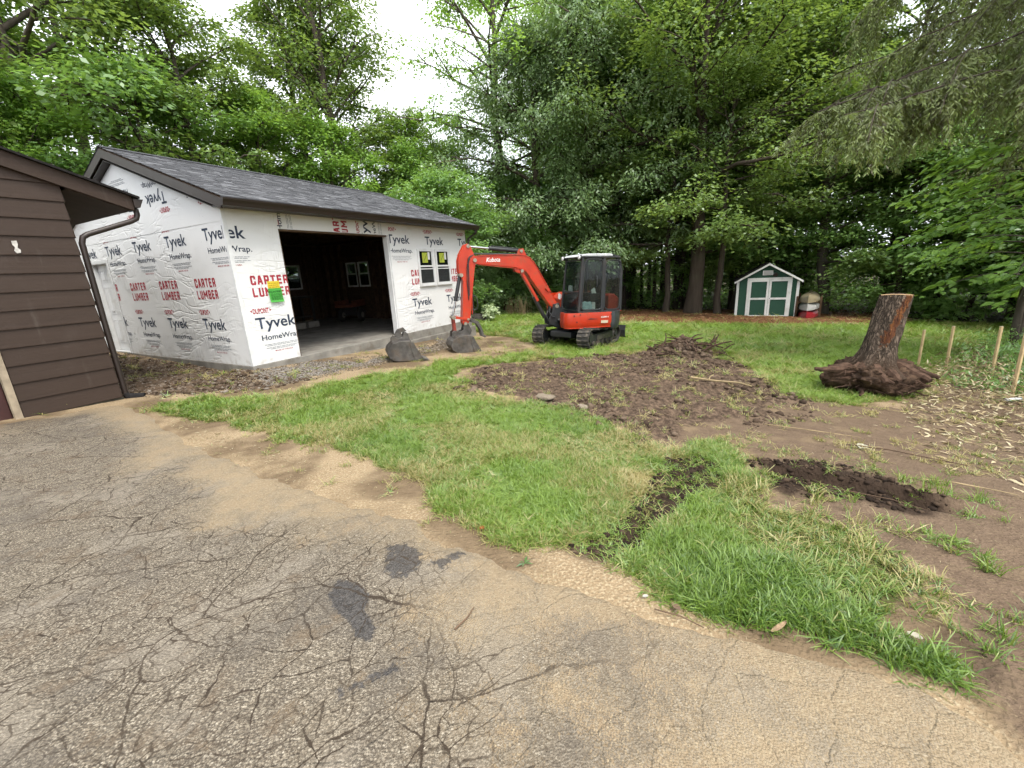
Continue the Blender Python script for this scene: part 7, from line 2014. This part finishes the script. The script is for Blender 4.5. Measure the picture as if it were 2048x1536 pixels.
sz_ = 0.006 + 0.013 * r_.uniform(0, 1, len(q)) ** 2; sz_[-400:] *= 2.2
tag(link('gravel', lumps('gravel', on_ground(q), sz_, M_STONE, seed=11), M_STONE), 'grey gravel strip in front of the garage slab', 'gravel', kind='stuff')

# dead leaves and stalks on the right
def litter_mesh(name, q, ln, seed, lift=0.0, aspect=0.25, curl=0.25, slope=0.22):
    r = np.random.default_rng(seed); n = len(q)
    P = on_ground(q); P[:, 2] += 0.008 + lift
    a = r.uniform(0, 6.28, n); tilt = r.normal(0, 1, n) * slope
    ax_ = np.stack([np.cos(a), np.sin(a), tilt], 1); ax_ /= np.linalg.norm(ax_, axis=1)[:, None]
    nr = np.array([0, 0, 1.0]) + r.normal(0, 0.45, (n, 3)); s = np.cross(ax_, nr); s /= np.linalg.norm(s, axis=1)[:, None]; u = np.cross(s, ax_)
    L = (np.asarray(ln) * r.uniform(0.6, 1.4, n))[:, None]; W = L * aspect * r.uniform(0.6, 1.3, n)[:, None]
    c = r.uniform(-curl, curl, n)[:, None]
    V = np.stack([P - ax_ * L / 2, P - ax_ * L * 0.12 + s * W / 2 + u * L * c * 0.5, P - ax_ * L * 0.12 - s * W / 2 + u * L * c * 0.5,
                  P + ax_ * L * 0.22 + s * W * 0.4 + u * L * c * 0.4, P + ax_ * L * 0.22 - s * W * 0.4 + u * L * c * 0.4, P + ax_ * L / 2], 1).reshape(-1, 3)
    b = np.arange(n)[:, None] * 6
    T = np.concatenate([b + np.array([[0, 1, 2]]), b + np.array([[3, 5, 4]])]); Q = b + np.array([[1, 3, 4, 2]])
    v = r.uniform(0, 1, n)
    return np_mesh(name, V, Q, T, fattr={'var': np.concatenate([v, v, v])})
M_LITTER = var_mat('dead_leaf', [(0, (0.11, 0.075, 0.045)), (0.3, (0.25, 0.19, 0.10)), (0.65, (0.42, 0.34, 0.20)), (0.9, (0.56, 0.49, 0.33)), (1, (0.24, 0.28, 0.10))], 0.8, False)
q = pts_in(LITTER, 17000, 12, -0.2)
dens = sst(3.3, 5.8, q[:, 0] + 0.35 * (q[:, 1] - 5) + 1.2 * (fbm(q[:, 0] * 2, q[:, 1] * 2, 0, 83, 3) - 0.5))
q = q[r_.uniform(0, 1, len(q)) < np.maximum(dens, 0.10)]
hump = 0.42 * sst(5.2, 7.8, q[:, 0] + 0.25 * (q[:, 1] - 6)) * r_.uniform(0, 1, len(q)) ** 1.3
tag(link('leaf_litter', litter_mesh('leaf_litter', q, 0.085, 13, hump, 0.2, 0.3, 0.2 + 1.3 * hump), M_LITTER), 'tan dead leaves and stalks heaped beside the stakes', 'leaf litter', kind='stuff')
# straw, clippings and small bits over earth and sand
q = np.concatenate([pts_in(DIRT, 4200, 14, -0.1), pts_in([(-4.6, 5.3), (-3.3, 4.6), (-1.5, 3.5), (-0.6, 2.6), (0.2, 2.0), (1.2, 1.45), (1.0, 1.2), (0, 1.6), (-1.2, 2.6), (-3.4, 4.2)], 1500, 15), pts_in(PATCH, 100, 16)])
q = q[np.hypot(q[:, 0], q[:, 1]) < 11]
rr3 = np.hypot(q[:, 0], q[:, 1])
tag(link('straw_bits', litter_mesh('straw_bits', q, np.clip(0.008 * rr3, 0.018, 0.045), 17, 0, 0.10, 0.15), M_LITTER), 'pale straw and dry clippings scattered over the bare earth', 'straw', kind='stuff')
M_CHIP = var_mat('wood_chip', [(0, (0.12, 0.055, 0.028)), (0.5, (0.27, 0.135, 0.065)), (1, (0.42, 0.25, 0.13))], 0.9, False)
q = pts_in(MULCH, 9000, 18, 0.0); q = q[q[:, 1] < 25]
tag(link('mulch_chips', litter_mesh('mulch_chips', q, 0.10, 19, 0, 0.35, 0.2), M_CHIP), 'reddish bark mulch spread round the shed and trees', 'mulch', kind='stuff')

# weeds and young growth along the right edge
def weeds():
    r = np.random.default_rng(91)
    x = r.uniform(7.4, 13.5, 620); y = 2.8 + (x - 5) * 0.75 + r.uniform(-1.4, 2.4, 620)
    k = (y > 3.2); x, y = x[k], y[k]
    S = on_ground(np.stack([x, y], 1)); S[:, 2] += r.uniform(0.05, 0.6, len(S)) * sst(7.2, 9, x)
    a = r.uniform(0, 6.28, len(S)); O = np.stack([np.cos(a), np.sin(a), 0 * a], 1)
    V, Q, var = sprays_to_leaves(r, S, O, r.uniform(0.12, 0.34, len(S)), 26, 0.11, 0.35, 0.22, flat=0.45, hang=0.5)
    return np_mesh('weeds', V, Q, fattr={'var': var})
tag(link('weeds', weeds(), L_UNDER), 'narrow leaved green weeds growing through the dead leaves', 'weeds', kind='stuff')
def brush():
    r = np.random.default_rng(92); parts = []
    for i in range(260):
        x = r.uniform(7.2, 12.5); y = 2.8 + (x - 5) * 0.75 + r.uniform(-1.3, 1.9)
        z = gz(x, y); a = r.uniform(0, 6.28); el = r.uniform(0.1, 1.1); L = r.uniform(0.3, 1.0)
        d = np.array([math.cos(a) * math.cos(el), math.sin(a) * math.cos(el), math.sin(el)])
        p = np.array([x, y, z]); b = r.normal(0, 0.08, 3)
        parts.append(tube_np([p, p + d * L * 0.5 + b, p + d * L + b * 0.4 - [0, 0, 0.12 * L]], [0.006, 0.005, 0.002], 3))
    v, q_ = join_np(parts); return np_mesh('brush', v, q_)
M_DRYG = plain('dry_stalk', (0.34, 0.26, 0.14), 0.9, var=0.3)
tag(link('brush', brush(), M_DRYG), 'tangle of dry stems standing in the dead leaves round the stakes', 'brush', kind='stuff')
# tall dry grass under the boom
def dry_clump(x, y, n, h, seed):
    r = np.random.default_rng(seed); z = gz(x, y); parts = []
    for i in range(n):
        a = r.uniform(0, 6.28); d = r.uniform(0.05, 0.35); hh = h * r.uniform(0.6, 1.1)
        p = np.array([x + r.normal(0, 0.15), y + r.normal(0, 0.1), z])
        parts.append(tube_np([p, p + [math.cos(a) * d * 0.3, math.sin(a) * d * 0.3, hh * 0.6], p + [math.cos(a) * d, math.sin(a) * d, hh]], [0.008, 0.007, 0.002], 3))
    v, q_ = join_np(parts); return np_mesh('dry_grass', v, q_)
M_DRYG = plain('dry_stalk', (0.34, 0.26, 0.14), 0.9, var=0.3)
for i, (x, y) in enumerate(((0.1, 22.6), (0.75, 22.2))):
    o = empty('dry_grass_clump', (0, 0, 0), 0, ['tall tan dry grass clump nearer the garage side', 'tall tan dry grass clump next to the clipped hedge'][i], 'grass clump', 'dry grass clumps')
    link('stalks', dry_clump(x, y, 46, 1.0, i), M_DRYG, o)

# ---------------------------------------------------------------- root and branch pile beyond the earth patch
pile = empty('root_pile', (4.25, 9.95, gz(4.25, 9.95)), 0, 'heap of muddy roots and broken sticks behind the earth patch', 'root pile')
rg = random.Random(23)
for i in range(64):
    a = rg.uniform(0, 6.28); d = rg.uniform(0, 0.95)
    x, y = math.cos(a) * d * 1.15, math.sin(a) * d * 0.7
    zz = gz(4.25 + x, 9.95 + y) - pile.location.z
    yaw_ = rg.uniform(0, 6.28); el = rg.uniform(-0.2, 0.6); L = rg.uniform(0.3, 0.95)
    P = []; p = Vector((x, y, zz - 0.03))
    for k in range(5):
        P.append(p.copy()); yaw_ += rg.uniform(-0.35, 0.35)
        p = p + Vector((math.cos(yaw_) * math.cos(el), math.sin(yaw_) * math.cos(el), math.sin(el))) * (L / 4); el -= 0.12
    rd = rg.uniform(0.010, 0.035)
    MB().tube(P, [rd * (1 - 0.16 * k) for k in range(5)], 6).build('root', M_ROOT, pile, smooth=True)
q = np.stack([r_.normal(0, 0.42, 500), r_.normal(0, 0.28, 500)], 1) + (4.25, 9.95)
cl = lumps('soil', on_ground(q), 0.03 + 0.05 * r_.uniform(0, 1, 500) ** 2, M_CLOD, seed=24)
so = link('soil', cl, M_CLOD, pile); so['kind'] = 'stuff'; so.location = -pile.location

# ---------------------------------------------------------------- single small things
def twig(pts, rad, label, mat=None, name='twig'):
    P = [(x, y, gz(x, y) + h) for x, y, h in pts]
    o = MB().tube(P, [rad * (1 - 0.5 * i / (len(P) - 1)) for i in range(len(P))], 6).build(name, mat or M_DRYG, None, smooth=True)
    tag(o, label, 'stick'); return o
M_TWIG = plain('brown_twig', (0.12, 0.075, 0.045), 0.9, var=0.3)
twig([(-0.32, 1.60, 0.02), (-0.27, 1.66, 0.022), (-0.24, 1.73, 0.02)], 0.005, 'thin dark twig lying on the sandy asphalt', M_TWIG)
twig([(3.05, 7.0, 0.06), (3.35, 6.85, 0.08), (3.65, 6.55, 0.05), (3.8, 6.45, 0.05)], 0.022, 'pale broken stick lying across the earth patch')
twig([(3.3, 6.86, 0.09), (3.4, 7.02, 0.13), (3.48, 7.08, 0.12)], 0.012, 'short pale side branch on the earth patch', name='twig')
twig([(2.25, 2.88, 0.02), (2.42, 2.74, 0.03), (2.62, 2.63, 0.02), (2.75, 2.51, 0.02)], 0.005, 'thin stalk lying along the torn trench', M_TWIG)
twig([(3.3, 3.9, 0.03), (3.6, 3.75, 0.04), (4.0, 3.4, 0.03)], 0.010, 'dark stalk on the dirt left of the dead leaves', M_TWIG)
twig([(3.25, 3.05, 0.02), (3.42, 2.97, 0.03), (3.6, 2.83, 0.03), (3.72, 2.8, 0.02)], 0.007, 'grey stick on the dirt near the right edge')
twig([(2.9, 4.6, 0.03), (3.3, 4.35, 0.04), (3.7, 4.2, 0.03)], 0.007, 'short pale stalk on the bare dirt beyond the trench')
twig([(0.62, 1.66, 0.02), (0.72, 1.60, 0.03), (0.80, 1.54, 0.02)], 0.004, 'fine dark twig on the sand below the grass point', M_TWIG)
def scrap(x, y, L, W, rz, col, label, name='dry_leaf', cat='leaf', bend=0.25):
    V, F = [], []
    n = 7
    for i in range(n):
        t = i / (n - 1); w = W * math.sin(math.pi * (0.08 + 0.86 * t)) ** 0.8
        for j in (-1, 0, 1):
            V.append(((t - 0.5) * L, j * w / 2, 0.012 + bend * L * (t - 0.5) ** 2 + 0.18 * w * abs(j)))
    for i in range(n - 1):
        for j in (0, 1): F.append((i * 3 + j, i * 3 + j + 1, i * 3 + j + 4, i * 3 + j + 3))
    me = bpy.data.meshes.new(name); me.from_pydata(V, [], F); me.update()
    mt = plain('scrap_%d' % int(abs(x * 100 + y * 10)), col, 0.8, var=0.25, scale=30)
    o = link(name, me, mt, None, (x, y, gz(x, y) + 0.012), (0.1, 0.05, rz)); o.modifiers.new('thick', 'SOLIDIFY').thickness = 0.0012
    tag(o, label, cat); return o
scrap(0.60, 1.74, 0.032, 0.018, 0.3, (0.40, 0.38, 0.33), 'pale curled leaf scrap on the sand below the grass')
scrap(0.72, 1.66, 0.05, 0.035, 1.9, (0.17, 0.11, 0.07), 'small brown leaf on the sand below the grass')
scrap(1.12, 1.52, 0.12, 0.022, 0.5, (0.34, 0.23, 0.14), 'long tan bark strip at the grass edge', 'bark_strip', 'bark')
scrap(1.50, 1.46, 0.05, 0.03, 0.9, (0.42, 0.35, 0.22), 'light leaf at the tip of the grass nearest the dirt')
scrap(1.585, 1.44, 0.055, 0.024, 0.2, (0.45, 0.40, 0.29), 'cream leaf right beside the dark bare patch')
scrap(1.655, 1.445, 0.05, 0.04, 2.2, (0.42, 0.38, 0.30), 'whitish crumpled leaf on the dark bare patch')
scrap(3.42, 3.85, 0.15, 0.09, 0.7, (0.33, 0.32, 0.24), 'large grey-white leaf lying on the bare dirt', bend=0.1)
scrap(-0.24, 2.40, 0.035, 0.03, 0.7, (0.45, 0.10, 0.03), 'small orange scrap at the edge of the grass', 'plastic_scrap', 'scrap')
sprig = empty('weed_sprig', (0.02, 2.05, gz(0.02, 2.05)), 0.4, 'small green weed sprig pressed on the sand', 'weed')
for k in range(6):
    a = (0.2, 0.9, 2.4, 3.3, 3.9, 5.6)[k]; sc_ = (0.7, 1.0, 0.55, 0.95, 0.6, 0.8)[k]
    V = [(0, 0, 0.008), (0.03 * math.cos(a - 0.25), 0.03 * math.sin(a - 0.25), 0.016), (0.062 * math.cos(a), 0.062 * math.sin(a), 0.012), (0.03 * math.cos(a + 0.25), 0.03 * math.sin(a + 0.25), 0.016)]
    V = [(p_[0] * sc_, p_[1] * sc_, p_[2]) for p_ in V]; me = bpy.data.meshes.new('leaf'); me.from_pydata(V, [], [(0, 1, 2, 3)]); me.update()
    lo = link('leaf', me, L_UNDER, sprig); lo.modifiers.new('thick', 'SOLIDIFY').thickness = 0.001
def clump(x, y, s, label, mat, name='earth_clod', cat='clod', sq=(0.7, 0.8), sub=2, seed=1):
    me = lumps(name, np.array([[0, 0, 0.0]]), np.array([s]), mat, sq, seed, sub)
    o = link(name, me, mat, None, (x, y, gz(x, y) - s * 0.1)); tag(o, label, cat); return o
clump(-0.62, 6.45, 0.09, 'dark clod alone on the grass left of the earth patch', M_CLOD, seed=31)
clump(0.95, 9.75, 0.10, 'round dark clod on the grass in front of the excavator track', M_CLOD, seed=32)
clump(0.45, 5.90, 0.13, 'flat tan slab of earth at the near edge of the patch', M_STONE, 'earth_slab', 'slab', (0.25, 0.3), seed=33)
clump(0.9, 5.35, 0.10, 'second flat slab of earth nearer the grass', M_STONE, 'earth_slab', 'slab', (0.3, 0.35), seed=34)
clump(-1.3, 18.9, 0.45, 'dark rounded boulder beyond the garage corner', plain('boulder_stone', (0.05, 0.045, 0.04), 0.9, var=0.4, bump=0.5), 'boulder', 'boulder', (0.65, 0.7), seed=35)
hosta = empty('leafy_plant', (-0.75, 18.6, gz(-0.75, 18.6)), 0, 'pale edged leafy plant growing beside the boulder', 'plant')
r5 = np.random.default_rng(5)
S = np.stack([r5.normal(0, 0.16, 26), r5.normal(0, 0.16, 26), r5.uniform(0.1, 0.75, 26)], 1); O = S * (1, 1, 0); O /= np.linalg.norm(O, axis=1)[:, None] + 1e-6
V, Q, var = sprays_to_leaves(r5, S, O, r5.uniform(0.1, 0.25, 26), 12, 0.15, 0.4, 0.5, hang=0.6)
link('foliage', np_mesh('foliage', V, Q, fattr={'var': var}), leaf_mat('pale_leaf', (0.16, 0.24, 0.10), (0.50, 0.55, 0.38), 0.3), hosta)
